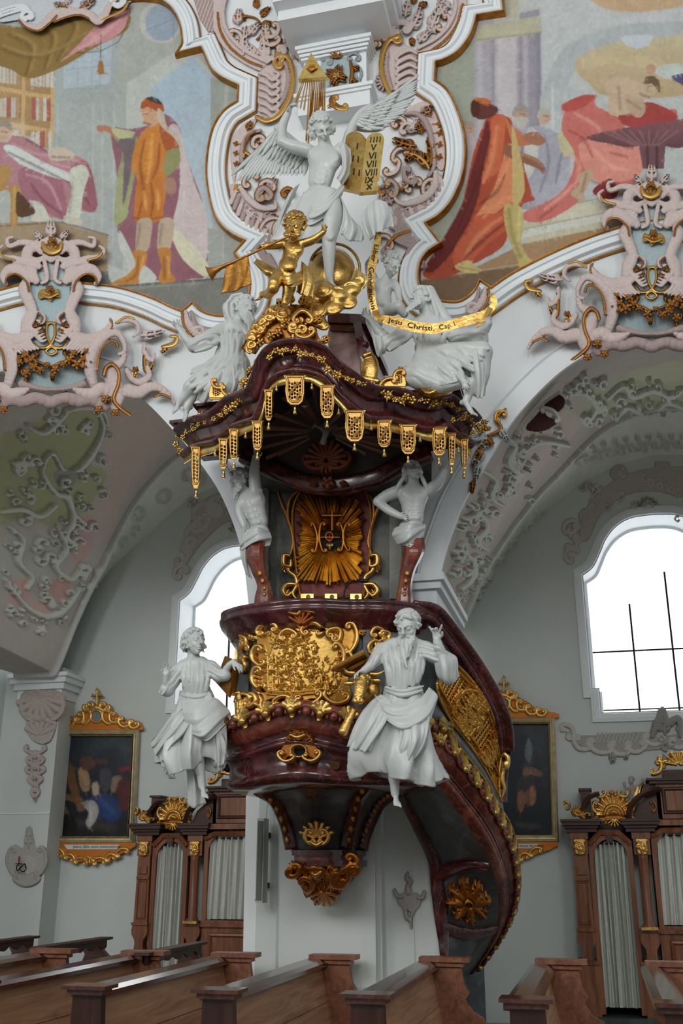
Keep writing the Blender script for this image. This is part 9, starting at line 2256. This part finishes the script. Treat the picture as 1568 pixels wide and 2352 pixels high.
# ---- confessionals
def confessional():
 Y=11.6;q=lambda u,v:P(u,v,Y)
 X=lambda u,v=1900:float(q(u,v)[0]);Z=lambda v,u=1400:float(q(u,v)[2])
 t=thing('confessional','carved oak confessional with gilt crest below the right window','confessional',(.6,11.8,0),'oak confessionals')
 xl,xr,xc=-.30,.49,.42;W=.15
 def pilaster(name,x,round_):
  mb=MB();z0=.14
  mb.box((x-.10,Y+.02,z0),(x+.10,12,.62));mb.box((x-.115,Y,.62),(x+.115,12,.66));mb.build('pedestal',M['wood'],t)
  # baluster-like waist
  mb=MB();pr=[(-.06,.66),(.06,.66),(.05,.74),(.055,.78),(.095,.84),(.10,.89),(.09,.94),(-.09,.94),(-.10,.89),(-.095,.84),(-.055,.78),(-.05,.74)]
  mb.prism([(x+a,Y-.01,b) for a,b in pr],(0,1,0),.12);mb.build('baluster',M['wood'],t)
  mb=MB();mb.box((x-.10,Y-.03,.94),(x+.10,Y+.1,.97));mb.build('ledge',M['wood'],t)
  if round_:
   mb=MB();mb.lathe([(0,.98),(.075,.98),(.075,1.0),(.05,1.03),(.05,1.66),(.055,1.70),(0,1.70)],(x,Y-.0,0),16);mb.build('column',M['wood'],t,True)
   mb=MB();mb.box((x-.085,Y-.08,.965),(x+.085,Y+.05,.995));mb.lathe([(.0,.99),(.07,.995),(.05,1.03),(0,1.05)],(x,Y,0),12);mb.build('gilt_base',M['gold'],t)
  else:
   mb=MB();mb.prism([(x-.085,Y-.0,.97),(x+.085,Y,.97),(x+.075,Y,1.7),(x-.075,Y,1.7)],(0,1,0),.2);mb.build('column',M['wood'],t)
   mb=MB();mb.sweep([(x-.05,Y-.005,1.02),(x+.05,Y-.005,1.02),(x+.045,Y-.005,1.42),(x-.045,Y-.005,1.42)],[(-.012,0),(-.008,.012),(0,.012),(.006,0)],(0,-1,0),True);mb.build('panel_moulding',M['wood'],t)
   mb=MB();mb.box((x-.075,Y-.02,1.44),(x+.075,Y,1.47));mb.box((x-.05,Y-.02,1.5),(x+.05,Y,1.58));mb.build('bracket',M['wood'],t)
  mb=MB();mb.box((x-.095,Y-.02,1.86),(x+.095,12,1.93));mb.box((x-.085,Y-.01,1.70),(x+.085,12,1.86));mb.build('frieze_block',M['wood'],t)
  cv=Canvas(0,0,100,100,2.5);rg=np.random.RandomState(3)
  cv.poly([(8,4),(92,4),(84,30),(88,60),(78,96),(22,96),(12,60),(16,30)],GLD,h=.012,metal=.95)
  for k in range(8):cv.cs(tuple(rg.uniform(15,85,2)),tuple(rg.uniform(15,85,2)),10,8,6,GLD,.03,.95)
  cv.leaf(50,92,-90,80,30,GLD,.035,.95,lobes=4)
  cv.build('gilt_capital',M['paint'],lambda U,V:np.stack([x-.07+U/100*.14,np.full(U.shape,Y-.03),1.86-V/100*.16],-1),t)
 pilaster('left',xl+.08,False);pilaster('mid',xc,True);pilaster('right',1.36,False)
 # cornices
 for a,b in ((xl-.05,xl+.27),(xc-.15,xc+.15)):
  mb=MB()
  for z0,z1,o in ((1.93,1.97,0),(1.97,2.0,.03),(2.0,2.035,.07),(2.035,2.06,.09)):mb.box((a-o*.6,Y-.05-o,z0),(b+o*.6,12,z1))
  mb.build('cornice',M['woodd'],t)
 # broken pediment curls
 def curl(x0,s):
  mb=MB();p=[(x0+s*.34*(1-math.cos(a))-s*.02,Y-.04,2.06+.26*math.sin(a)) for a in np.linspace(.15,1.35,10)]
  mb.sweep(p,[(-.03,0),(-.03,.08),(0,.12),(.03,.06),(.03,0)],(0,-1,0));mb.build('pediment_curl',M['woodd'],t)
  mb=MB();e=p[-1];mb.box((e[0]-.07,Y,e[2]-.22),(e[0]+.03,12,e[2]+.02));mb.box((e[0]-.09,Y-.03,e[2]+.02),(e[0]+.05,12,e[2]+.05));mb.build('pediment_block',M['woodd'],t)
 curl(xl+.20,-1) if False else None
 mb=MB();mb.sweep([(xl+.13+.20*(1-math.cos(a)),Y-.03,2.10+.22*math.sin(a)) for a in np.linspace(.2,1.57,9)],[(-.025,0),(-.025,.07),(0,.10),(.025,.05),(.025,0)],(0,-1,0));mb.box((xl+.13,Y,2.06),(xl+.23,11.9,2.36));mb.box((xl+.11,Y-.02,2.36),(xl+.25,11.95,2.385));mb.build('pediment_curl',M['woodd'],t)
 mb=MB();mb.sweep([(.31+.38*(1-math.cos(a)),Y-.03,2.06+.30*math.sin(a)) for a in np.linspace(0,1.5,10)],[(-.03,0),(-.03,.08),(0,.12),(.03,.06),(.03,0)],(0,-1,0));mb.prism([(.36,Y,2.06),(.66,Y,2.06),(.66,Y,2.36),(.54,Y,2.30),(.42,Y,2.20)],(0,1,0),.3);mb.box((.50,Y+.02,2.3),(.62,11.95,2.42));mb.build('pediment_curl',M['woodd'],t)
 # arched door heads with curtain openings, left bay and centre bay
 for i,(x0,x1,zs,sill) in enumerate(((xl+.17,xc-.10,1.72,.16),(xc+.10,1.20,1.80,.99))):
  m=(x0+x1)/2;r=(x1-x0)/2-.03;ri=r-.02
  arc=[(m+ri*math.cos(a),zs-.06+(.24 if i else .20)*math.sin(a)) for a in np.linspace(0,math.pi,18)]
  top=1.97 if i else 1.95
  mb=MB();out=[(x1,Y+.03,sill),(x1,Y+.03,zs+.12),(x1-.12,Y+.03,top),(x0+.12,Y+.03,top),(x0,Y+.03,zs+.12),(x0,Y+.03,sill)]+[(m-ri,Y+.03,sill)]+[(a,Y+.03,b) for a,b in arc[::-1]]+[(m+ri,Y+.03,sill)]
  mb.prism(out,(0,1,0),.06);mb.build('door_frame',M['wood'],t)
  mb=MB();mb.sweep([(x0+.0,Y+.03,zs+.10),(x0+.12,Y+.03,top-.01),(x1-.12,Y+.03,top-.01),(x1,Y+.03,zs+.10)],[(-.045,0),(-.04,.03),(-.01,.045),(.01,.03),(.015,0)],(0,-1,0));mb.build('arch_moulding',M['wood'],t)
  mb=MB();mb.box((m-.035,Y,zs+(.16 if i else .11)),(m+.035,Y+.06,zs+(.24 if i else .2)));mb.build('keystone',M['woodd'],t)
  # dark interior
  mb=MB();mb.add([(x0,11.97,.14),(x1,11.97,.14),(x1,11.97,top),(x0,11.97,top)],[(0,1,2,3)]);mb.box((x0,11.9,.14),(x1,11.96,top));mb.build('back',M['black'],t)
  # curtain
  n=150;zc=np.linspace(0,1,26);V=[]
  xa,xb=(m-ri+(.0 if i else -.0),m+ri)
  for k,f in enumerate(zc):
   z1=[min(zs+.16+(.05 if i else .0),zs-.06+(.23 if i else .16)*math.sqrt(max(0,1-((x-m)/ri)**2))+.02) for x in np.linspace(xa,xb,n)]
   row=[]
   for j,x in enumerate(np.linspace(xa,xb,n)):
    z=z1[j]*(1-f)+(sill+(.02 if i else .06))*f;w=(x-m)/ri
    y=Y+.10+.032*math.sin(19*w+3*math.sin(2.1*w)+.9*f)*(1-.25*f)+.012*math.sin(43*w+4*f+1)
    row.append((x+(.012*f*math.sin(9*w) if not i else 0),y,z))
   V.append(row)
  V=np.array(V);obj('curtain',V.reshape(-1,3),grid_faces(26,n),M['curtain'],t,True)
  mb=MB();zr=z1[n // 2]-.0;mb.tube([(xa-.02,Y+.09,zs+.09),(xb+.02,Y+.09,zs+.09)],.006,6);mb.build('curtain_rod',M['iron'],t)
 # lower door of the centre bay
 x0,x1=xc+.10,1.20
 mb=MB();mb.box((x0,Y+.04,.14),(x1,Y+.09,.95));mb.box((x0,Y+.0,.93),(x1,Y+.1,.97));mb.box((x0,Y+.02,.97),(x1,Y+.1,1.0));mb.build('door',M['wood'],t)
 mb=MB();mb.sweep([(x0+.12,Y+.04,.24),(x1-.12,Y+.04,.24),(x1-.12,Y+.04,.84),(x0+.12,Y+.04,.84)],[(-.03,0),(-.02,.02),(0,.025),(.02,0)],(0,-1,0),True);mb.build('door_panel_moulding',M['wood'],t)
 # centre attic with framed panel and gilt crest
 mb=MB();mb.box((xc+.20,Y-.0,2.06),(1.12,12,2.42));mb.box((xc+.12,Y-.06,1.99),(1.2,12,2.05));mb.build('attic',M['wood'],t)
 mb=MB();mb.box((xc+.14,Y-.05,2.42),(1.18,12,2.45));mb.box((xc+.11,Y-.08,2.45),(1.21,12,2.475));mb.box((xc+.30,Y-.02,2.475),(1.02,12,2.56));mb.build('attic_cornice',M['woodd'],t)
 mb=MB();mb.sweep([(xc+.28,Y,2.13),(1.04,Y,2.13),(1.04,Y,2.36),(xc+.28,Y,2.36)],[(-.025,0),(-.015,.02),(0,.022),(.015,0)],(0,-1,0),True);mb.build('panel_moulding',M['woodd'],t)
 # gilt carvings
 def gilt(name,box,fn,y):
  cv=Canvas(0,0,200,100*2*(box[3]-box[1])/(box[2]-box[0]),1.8);fn(cv)
  sx=(box[2]-box[0])/200
  cv.build(name,M['paint'],lambda U,V:np.stack([box[0]+U*sx,np.full(U.shape,y),box[3]-V*sx],-1),t)
 def crest(cv):
  cv.poly([(30,140),(20,90),(50,50),(100,26),(150,50),(180,90),(170,140),(100,150)],GLB,h=.015,metal=.9)
  cv.shell(100,110,-90,80,190,GLD,.07,.95,n=11,w=13);cv.stroke([(54,118),(70,86),(100,74),(130,86),(146,118)],[7,9,9,9,7],GLD,.09,.95);cv.shell(100,134,90,36,160,GLD,.08,.95,n=7);cv.ell=None
  cv.stroke([(84,110),(100,104),(116,110)],[8,13,8],GLD,.10,.95)
  for s in (1,-1):
   cv.cs((100+s*90,60),(100+s*78,110),s*12,9,8,GLD,.07,.95);cv.cs((100+s*70,30),(100+s*30,18),s*9,9,7,GLD,.07,.95);cv.leaf(100+s*74,120,90-s*40,34,18,GLD,.07,.95,lobes=3);cv.leaf(100+s*40,140,90,26,14,GLD,.07,.95,lobes=3)
  cv.leaf(100,28,-90,30,22,GLD,.08,.95,lobes=3)
 gilt('gilt_crest',(xl+.24,1.94,xc-.04,2.36),crest,Y-.02)
 def scr(cv):
  for s in (1,-1):cv.cs((100+s*12,26),(100+s*60,40),-s*10,9,8,GLD,.06,.95);cv.cs((100+s*60,48),(100+s*92,84),-s*12,9,8,GLD,.06,.95);cv.leaf(100+s*40,50,90-s*60,30,14,GLD,.05,.95,lobes=2)
  cv.shell(100,56,-90,44,150,GLD,.07,.95,n=7)
 gilt('gilt_crest',(xc+.16,2.47,1.16,2.76),scr,Y-.06)
 def flame(cv):
  for a,L in ((-110,90),(-80,100),(-50,80),(-135,70),(-20,70)):cv.leaf(100,150,a,L,34,GLD,.07,.95,bend=.4,lobes=3)
  cv.cs((20,40),(40,90),14,12,9,GLD,.06,.95);cv.cs((140,150),(190,130),12,10,8,GLD,.06,.95)
 gilt('gilt_flame',(xl-.06,2.05,xl+.22,2.30),flame,Y-.04)
 def side(cv):cv.cs((90,20),(110,180),40,26,18,GLD,.06,.95);cv.leaf(100,190,-90,90,50,GLD,.06,.95,lobes=4);cv.leaf(90,230,-80,70,44,GLD,.06,.95,lobes=3)
 gilt('gilt_side_scroll',(xc+.10,2.03,xc+.22,2.25),side,Y+.02)
 # plinth step
 mb=MB();mb.box((xl-.10,Y-.10,0),(1.6,12,.07));mb.box((xl-.07,Y-.05,.07),(1.55,12,.14));mb.build('step',M['greenm'],t)
 c=copy_tree(t,(-5.03,0,0),'carved oak confessional with gilt crest on the left, cut off by the white pier')
 # small putto standing on the right confessional
 p=thing('putto','small weathered putto with gilt sash standing on top of the right confessional','statue',(.40,11.7,2.42))
 s=Sculpt(1456,1810,11.75,1.0)
 carve_head(s,(1449,1793,0),17,(-.3,.1,-.9),(.05,-1,0),'putto',0,3)
 s.chain([(1450,1801,0),(1452,1808,0)],[3.5,5],2);s.ell((1453,1812,0),(8.5,9,6.5),3);s.ell((1454,1824,0),(8,9,7),3);s.chain([(1446,1808,0),(1438,1812,-3),(1433,1803,-5)],[3.2,2.8,2.2],2)
 s.chain([(1460,1808,0),(1468,1804,-2),(1474,1796,-4)],[3.2,2.8,2.2],2);carve_hand(s,(1433,1804,-5),(-.1,-1,0),(0,0,-1),8,.3);carve_hand(s,(1474,1797,-4),(.2,-1,0),(0,0,-1),8,.3)
 s.chain([(1450,1831,0),(1446,1848,-2),(1443,1868,2)],[6,4.5,3],2);s.chain([(1459,1831,0),(1462,1846,-4),(1456,1866,0)],[6,4.5,3],2);carve_foot(s,(1443,1868,2),(-.3,.3,-.8),9);carve_foot(s,(1456,1866,0),(.1,.3,-.8),9)
 s.build('figure',plain('weathered_stone',[(.3,(150,140,130)),(.7,(176,166,156))],30,.6),p)
 v,f=sheet(s,[[(1462,1806,-4),(1476,1800,-2),(1484,1794,2)],[(1456,1824,-9),(1468,1826,-8),(1474,1818,-2)],[(1452,1838,-9),(1462,1842,-9),(1470,1836,-2)]],thick=1,ripple=(2,2,.3));obj('sash',v,f,M['gold'],p,True)
confessional()

# ---- framed stations on the outer wall
def station(name,x0,x1,top,bot,label,paint,words,wx):
 """x0,x1,top,bot: the photo's outer frame edges in pixels"""
 if np.ndim(x0)==0:x0=(x0,x0);x1=(x1,x1)
 t=thing(name,label,'painting',P((x0[0]+x1[0])/2,bot,YD-.03))
 q=lambda u,v,d=.0:P(u,v,YD-.05-d)
 def rect(i):return np.array([q(x0[1]+i,bot-i),q(x1[1]-i,bot-i),q(x1[0]-i,top+i),q(x0[0]+i,top+i)])
 R=rect(0);mb=MB();mb.sweep(R,[(0,-.03),(0,.02),(.012,.035),(.02,.03),(.03,.045),(.045,.04),(.05,.025),(.06,.03),(.066,.015),(.066,-.03)],(0,-1,0),True)
 mb.build('frame',M['frame'],t)
 mb=MB();mb.sweep(rect(13),[(0,0),(.0,.028),(.012,.022),(.012,0)],(0,-1,0),True);mb.build('inner_gilt_edge',M['gold'],t)
 u0,v0,u1,v1=min(x0)+10,top+10,max(x1)-10,bot-10
 cv=Canvas(u0-4,v0-2,u1+4,v1+2,.9,bg=(34,36,40));paint(cv);cv.K[:]=_blur(cv.K,6);cv.painterly(900,5,1.0,(4,12))
 cv.mottle(.12,20,3)
 cv.Mk[:]=cv.inside([(x0[0]+10,top+10),(x1[0]-10,top+10),(x1[1]-10,bot-10),(x0[1]+10,bot-10)],(slice(None),slice(None)))
 cv.build('canvas',M['oil'],lambda U,V:q(U,V,-.02),t,skirt=False)
 mb=MB();mb.prism(rect(2)[::-1]+np.array([0,.025,0]),(0,1,0),.03);mb.build('backing',M['woodd'],t)
 W=(x1[0]-x0[0]);m=(x0[0]+x1[0])/2+2
 # carved crest
 cv=Canvas(m-W/2-8,top-80,m+W/2+8,top+4,1.0);O=(196,116,44)
 cv.poly([(m-W/2,top+2),(m-W/2,top-8),(m-W*.34,top-16),(m-W*.24,top-34),(m-W*.12,top-48),(m,top-54),(m+W*.12,top-48),(m+W*.24,top-34),(m+W*.34,top-16),(m+W/2,top-10),(m+W/2,top+2)],O,h=.02,metal=.55)
 cv.poly(np.stack([m+12*np.cos(np.linspace(0,6.28,16)),top-30+13*np.sin(np.linspace(0,6.28,16))],1),(120,130,136),h=.02,metal=0)
 for k in (1,-1):
  for p,e,b in (((m+k*18,top-46),(m+k*24,top-14),8*k),((m+k*30,top-34),(m+k*46,top-16),8*k),((m+k*50,top-20),(m+k*72,top-8),7*k),((m+k*74,top-12),(m+k*94,top-6),6*k),((m+k*8,top-54),(m+k*26,top-44),6*k)):cv.cs(p,e,-b,6,4,GLD,.05,.85)
  cv.leaf(m+k*40,top-16,90-k*130,20,9,GLD,.045,.85,lobes=2)
 cv.stroke([(m-14,top-44),(m,top-50),(m+14,top-44)],[4,7,4],GLD,.06,.9);cv.stroke(np.stack([m+13*np.cos(np.linspace(0,6.28,16)),top-30+14*np.sin(np.linspace(0,6.28,16))],1),2.4,GLD,.05,.9)
 cv.build('carved_crest',M['paint'],lambda U,V:q(U,V,.0),t)
 cv=Canvas(m-16,top-96,m+16,top-50,.9);cv.stroke([(m,top-52),(m,top-92)],2.2,GLD,.03,.9);cv.stroke([(m-9,top-78),(m+9,top-78)],2.2,GLD,.03,.9)
 for dx,dy in ((0,-92),(-10,-78),(10,-78)):cv.flower(m+dx,top+dy,4,GLD,.03,.9,petals=3)
 cv.build('cross',M['paint'],lambda U,V:q(U,V,.01),t)
 # carved foot with the written band
 m2=(x0[1]+x1[1])/2;cv=Canvas(m2-W/2-6,bot-4,m2+W/2+6,bot+60,1.0)
 cv.poly([(m2-W/2,bot-2),(m2+W/2,bot-2),(m2+W/2-4,bot+14),(m2+W*.38,bot+24),(m2+W*.26,bot+34),(m2+W*.18,bot+42),(m2,bot+44),(m2-W*.18,bot+42),(m2-W*.26,bot+34),(m2-W*.38,bot+24),(m2-W/2+4,bot+14)],O,h=.02,metal=.5,smooth=True)
 for k in (1,-1):
  for p,e,b in (((m2+k*8,bot+42),(m2+k*34,bot+38),6),((m2+k*36,bot+36),(m2+k*56,bot+28),6),((m2+k*60,bot+26),(m2+k*84,bot+14),6)):cv.cs(p,e,b*k,5,3.5,GLD,.045,.85)
 cv.shell(m2,bot+30,90,16,140,GLD,.05,.85,n=5)
 cv.build('carved_foot',M['paint'],lambda U,V:q(U,V,.0),t)
 mb=MB();a=[q(m2-W*.32,bot+4,.03),q(m2+W*.34,bot+4,.03),q(m2+W*.30,bot+15,.03),q(m2-W*.28,bot+15,.03)];mb.prism(a,(0,1,0),.02);band=mb.build('caption_band',M['caption'],t)
 inscription('lettering',words,M['ink'],band,lambda x,y:q(m2+wx[0]+(wx[1]-wx[0])*x,bot+13-7.5*y,.033),1,1)
def st_left(K):
 u,v=220,1800
 K.poly([(120,1680),(320,1680),(320,1930),(110,1930)],(40,46,56),smooth=False,col2=(26,26,28))
 for p,w,c,a in (([(210,1720),(270,1700),(300,1740)],26,(66,78,84),.5),([(140,1730),(180,1760)],20,(54,56,62),.4),([(180,1890),(260,1900)],14,(72,62,54),.6)):K.glaze(p,w,c,a)
 K.poly([(146,1760),(164,1756),(184,1836),(172,1846)],(104,74,46));K.poly([(140,1820),(200,1838),(196,1848),(138,1832)],(110,80,52));K.poly([(150,1757),(172,1762),(170,1772),(150,1768)],(96,70,48))
 K.poly([(180,1768),(196,1762),(206,1790),(204,1816),(186,1812)],(150,120,92));K.poly([(184,1742),(208,1738),(218,1756),(206,1768),(188,1766)],(90,60,52));K.glaze([(190,1780),(200,1800)],5,(178,146,112),.6)
 K.poly([(190,1838),(230,1826),(262,1830),(280,1870),(262,1886),(230,1876),(208,1850)],(34,56,104));K.glaze([(230,1836),(262,1866)],7,(60,88,140),.7)
 K.poly([(186,1846),(212,1838),(226,1856),(220,1884),(206,1900),(196,1890),(204,1866)],(168,164,160));K.glaze([(206,1850),(210,1884)],5,(206,204,198),.6);K.poly([(176,1848),(190,1846),(194,1858),(180,1864)],(120,88,66))
 K.poly([(212,1800),(224,1796),(226,1822),(214,1826)],(178,158,140));K.poly([(256,1786),(280,1782),(272,1800),(262,1820),(254,1812)],(130,108,92));K.poly([(230,1770),(252,1766),(256,1800),(240,1820),(230,1800)],(66,66,74))
 K.poly([(270,1800),(296,1790),(304,1850),(276,1860)],(84,34,42));K.glaze([(278,1768),(302,1762)],6,(150,40,44),.8);K.poly([(126,1850),(146,1846),(160,1880),(130,1890)],(96,78,62));K.glaze([(210,1752),(240,1748)],9,(104,64,58),.5)
 K.poly([(118,1884),(160,1870),(176,1910),(116,1925)],(22,22,22),soft=2)
def st_right(K):
 K.poly([(1030,1650),(1290,1650),(1290,1930),(1030,1930)],(42,48,56),smooth=False,col2=(24,26,32))
 K.glaze([(1210,1670),(1240,1720)],26,(62,72,78),.5);K.poly([(1170,1740),(1196,1690),(1210,1700),(1180,1830),(1164,1830)],(34,40,54));K.poly([(1204,1730),(1214,1694),(1222,1730),(1214,1752)],(106,112,110));K.glaze([(1206,1760),(1216,1752)],10,(84,84,84),.6)
 K.poly([(1200,1770),(1220,1762),(1246,1776),(1240,1784),(1214,1780),(1206,1800)],(130,96,72));K.poly([(1190,1790),(1220,1784),(1228,1820),(1190,1830)],(58,52,56));K.poly([(1190,1820),(1202,1818),(1204,1850),(1196,1866),(1188,1850)],(134,92,70));K.poly([(1216,1812),(1228,1806),(1230,1838),(1218,1850)],(160,108,82));K.poly([(1204,1822),(1214,1816),(1214,1840),(1206,1846)],(120,84,66))
 K.glaze([(1240,1700),(1250,1800)],14,(56,60,64),.5);K.poly([(1188,1888),(1240,1894),(1230,1904),(1190,1900)],(58,56,54),soft=2);K.glaze([(1050,1700),(1120,1800)],40,(48,46,46),.5)
station('station_painting',(124,110),(320,308),1676,1936,'dark framed painting of Christ fallen under the cross, left wall',st_left,'Jesus fällt zum zweitenmal',(-42,66))
station('station_painting',(1036,1030),(1274,1283),1648,1934,'dark framed painting half hidden behind the pulpit stair',st_right,'Jesus wird das Kreuz tragen',(-56,92))

# ---- column loudspeaker on the pier
def speaker():
 t=thing('column_loudspeaker','tall narrow grey loudspeaker on the left edge of the white pier','loudspeaker',P(598,2075,7.62))
 a,b=P(592,1975,7.62)[0],P(608,1975,7.62)[0];z0,z1=P(600,2074,7.62)[2],P(600,1880,7.62)[2]
 mb=MB();mb.box((a,7.58,z0),(b,7.70,z1));mb.build('case',M['speaker'],t)
 mb=MB();mb.box((a+.008,7.572,z0+.02),(b-.008,7.582,z1-.02));mb.build('front_grille',plain('speaker_grille',[(.3,(100,102,100)),(.7,(112,114,112))],80,.8,bump=.3),t)
 mb=MB();mb.tube([(a+.03,7.70,z1),(a+.03,7.765,z1+.25),(a+.03,7.765,2.9)],.004,6);mb.build('cable',M['speaker'],t)
 mb=MB();mb.box((a+.01,7.69,z0+.1),(b-.01,7.80,z0+.14));mb.box((a+.01,7.69,z1-.14),(b-.01,7.80,z1-.1));mb.ball((a-.004,7.60,z0+.02),.008,6);mb.build('bracket',M['iron'],t)
speaker()

# ---- pews
def endboard(x0,y,w,depth=.05,near=True):
 """carved pew end standing across the row"""
 if near:pr=[(x0+.02,0),(x0+.42,0),(x0+.42,.46),(x0+.33,.52),(x0+.25,.58),(x0+.235,.66),(x0+.25,.70),(x0+.235,.74),(x0+.20,.77),(x0+.19,.955),(x0+.025,.955),(x0+.02,.78),(x0-.02,.755),(x0-.005,.72),(x0+.02,.70)]
 else:pr=[(x0+.06,0),(x0+.56,0),(x0+.56,.46),(x0+.54,.53),(x0+.47,.57),(x0+.44,.63),(x0+.37,.67),(x0+.32,.74),(x0+.35,.78),(x0+.32,.83),(x0+.30,.95),(x0+.06,.95)]
 return [(a,y,b) for a,b in pr]
def pew():
 x0,ya,yb=-.51,5.34,7.42
 t=thing('pew','x','pew',(x0,6.3,0),'pews in the nave block')
 mb=MB();mb.prism(endboard(x0,ya,.3),(0,1,0),.05);mb.build('near_end',M['pewd'],t)
 mb=MB();mb.box((x0-.02,ya-.06,.982),(x0+.235,ya+.10,1.0));mb.box((x0+.005,ya-.035,.955),(x0+.21,ya+.08,.982));mb.build('end_cap',M['pewrail'],t)
 mb=MB();mb.prism(endboard(x0,yb,.3,near=False),(0,1,0),.05);mb.build('far_end',M['pewm'],t)
 mb=MB();mb.box((x0+.02,yb-.04,.975),(x0+.36,yb+.09,1.005));mb.box((x0+.05,yb-.02,.945),(x0+.32,yb+.07,.975));mb.build('end_cap',M['pewm'],t)
 # sloping back of two boards
 for k,(z0,z1) in enumerate(((.44,.70),(.705,.93))):
  f=lambda z:x0+.20-.10*(z-.44)/.5
  mb=MB();mb.prism([(f(z0),ya+.05,z0),(f(z1),ya+.05,z1),(f(z1)-.025,ya+.05,z1),(f(z0)-.025,ya+.05,z0)],(0,1,0),yb-ya-.05);mb.build('back_board',M['pewl'],t)
 mb=MB();mb.prism([(x0+.17,ya+.05,0),(x0+.19,ya+.05,0),(x0+.19,ya+.05,.44),(x0+.17,ya+.05,.44)],(0,1,0),yb-ya-.05);mb.build('lower_board',M['pewm'],t)
 mb=MB();pr=[(x0-.01,.935),(x0-.01,.968),(x0+.03,.985),(x0+.11,.972),(x0+.15,.955),(x0+.15,.93)]
 mb.prism([(a,ya+.05,b) for a,b in pr],(0,1,0),yb-ya-.05);mb.build('top_rail',M['pewrail'],t)
 mb=MB();mb.box((x0+.18,ya+.05,.41),(x0+.52,yb+.0,.44));mb.build('seat',M['pewl'],t)
 mb=MB();mb.box((x0+.20,ya+.08,.44),(x0+.53,yb-.02,.47));v=mb.build('seat_pad',M['cush'],t)
 return t
def pews():
 p=pew()
 rows=[(-.51,'long pew whose near end cap stands in front of the stair foot, seat pad visible'),(-1.29,'long pew ending just left of the stair foot below the white pier'),(-2.07,'long pew with bright polished rail ending under the loudspeaker side of the pier'),(-2.80,'pew with bright polished rail whose near cap stands at the lower left'),
   (-3.50,'pew in the left corner with only its rail and far end cap showing'),(-4.24,'short visible pew end at the far left edge behind the polished rails'),(.20,'pew cut off by the right edge in front of the right confessional')]
 p['label']=rows[0][1]
 for x,lab in rows[1:]:copy_tree(p,(x+.51,0,0),lab)
 # rows in the side aisle with scalloped aprons
 t=thing('aisle_rail','dark scalloped rail in the left aisle before the left confessional','rail',(-3.24,7.9,0),'scalloped aisle rails')
 x,ya,yb=-3.24,7.3,8.44
 mb=MB();mb.box((x-.10,ya,.98),(x+.02,yb+.03,1.0));mb.build('rail',M['woodd'],t)
 n=44;top=[(x-.03,y,.98) for y in np.linspace(ya,yb-.02,n)];bo=[(x-.03,y,.935-.02*abs(math.sin(13*(y-ya)))-.012*math.sin(31*y)) for y in np.linspace(ya,yb-.02,n)]
 mb=MB();mb.add(np.r_[top,bo,np.array(top)+(.02,0,0),np.array(bo)+(.02,0,0)],[(i,i+1,n+i+1,n+i) for i in range(n-1)]+[(2*n+i,3*n+i,3*n+i+1,2*n+i+1) for i in range(n-1)]+[(n+i,n+i+1,3*n+i+1,3*n+i) for i in range(n-1)]);mb.build('apron',M['woodd'],t)
 mb=MB();pr=[(x-.09,0),(x+.16,0),(x+.16,.70),(x+.12,.76),(x+.13,.84),(x+.04,.92),(x+.02,.98),(x-.12,.98),(x-.14,.92),(x-.10,.86),(x-.13,.78),(x-.09,.70)]
 mb.prism([(a-.10,yb-.05,b) for a,b in pr],(0,1,0),.05);mb.build('end_post',M['woodd'],t)
 copy_tree(t,(-1.02,.35,0),'dark scalloped rail in the left aisle below the left painting');copy_tree(t,(-1.72,.33,0),'dark scalloped rail at the far left edge below the candle sconce')
pews()
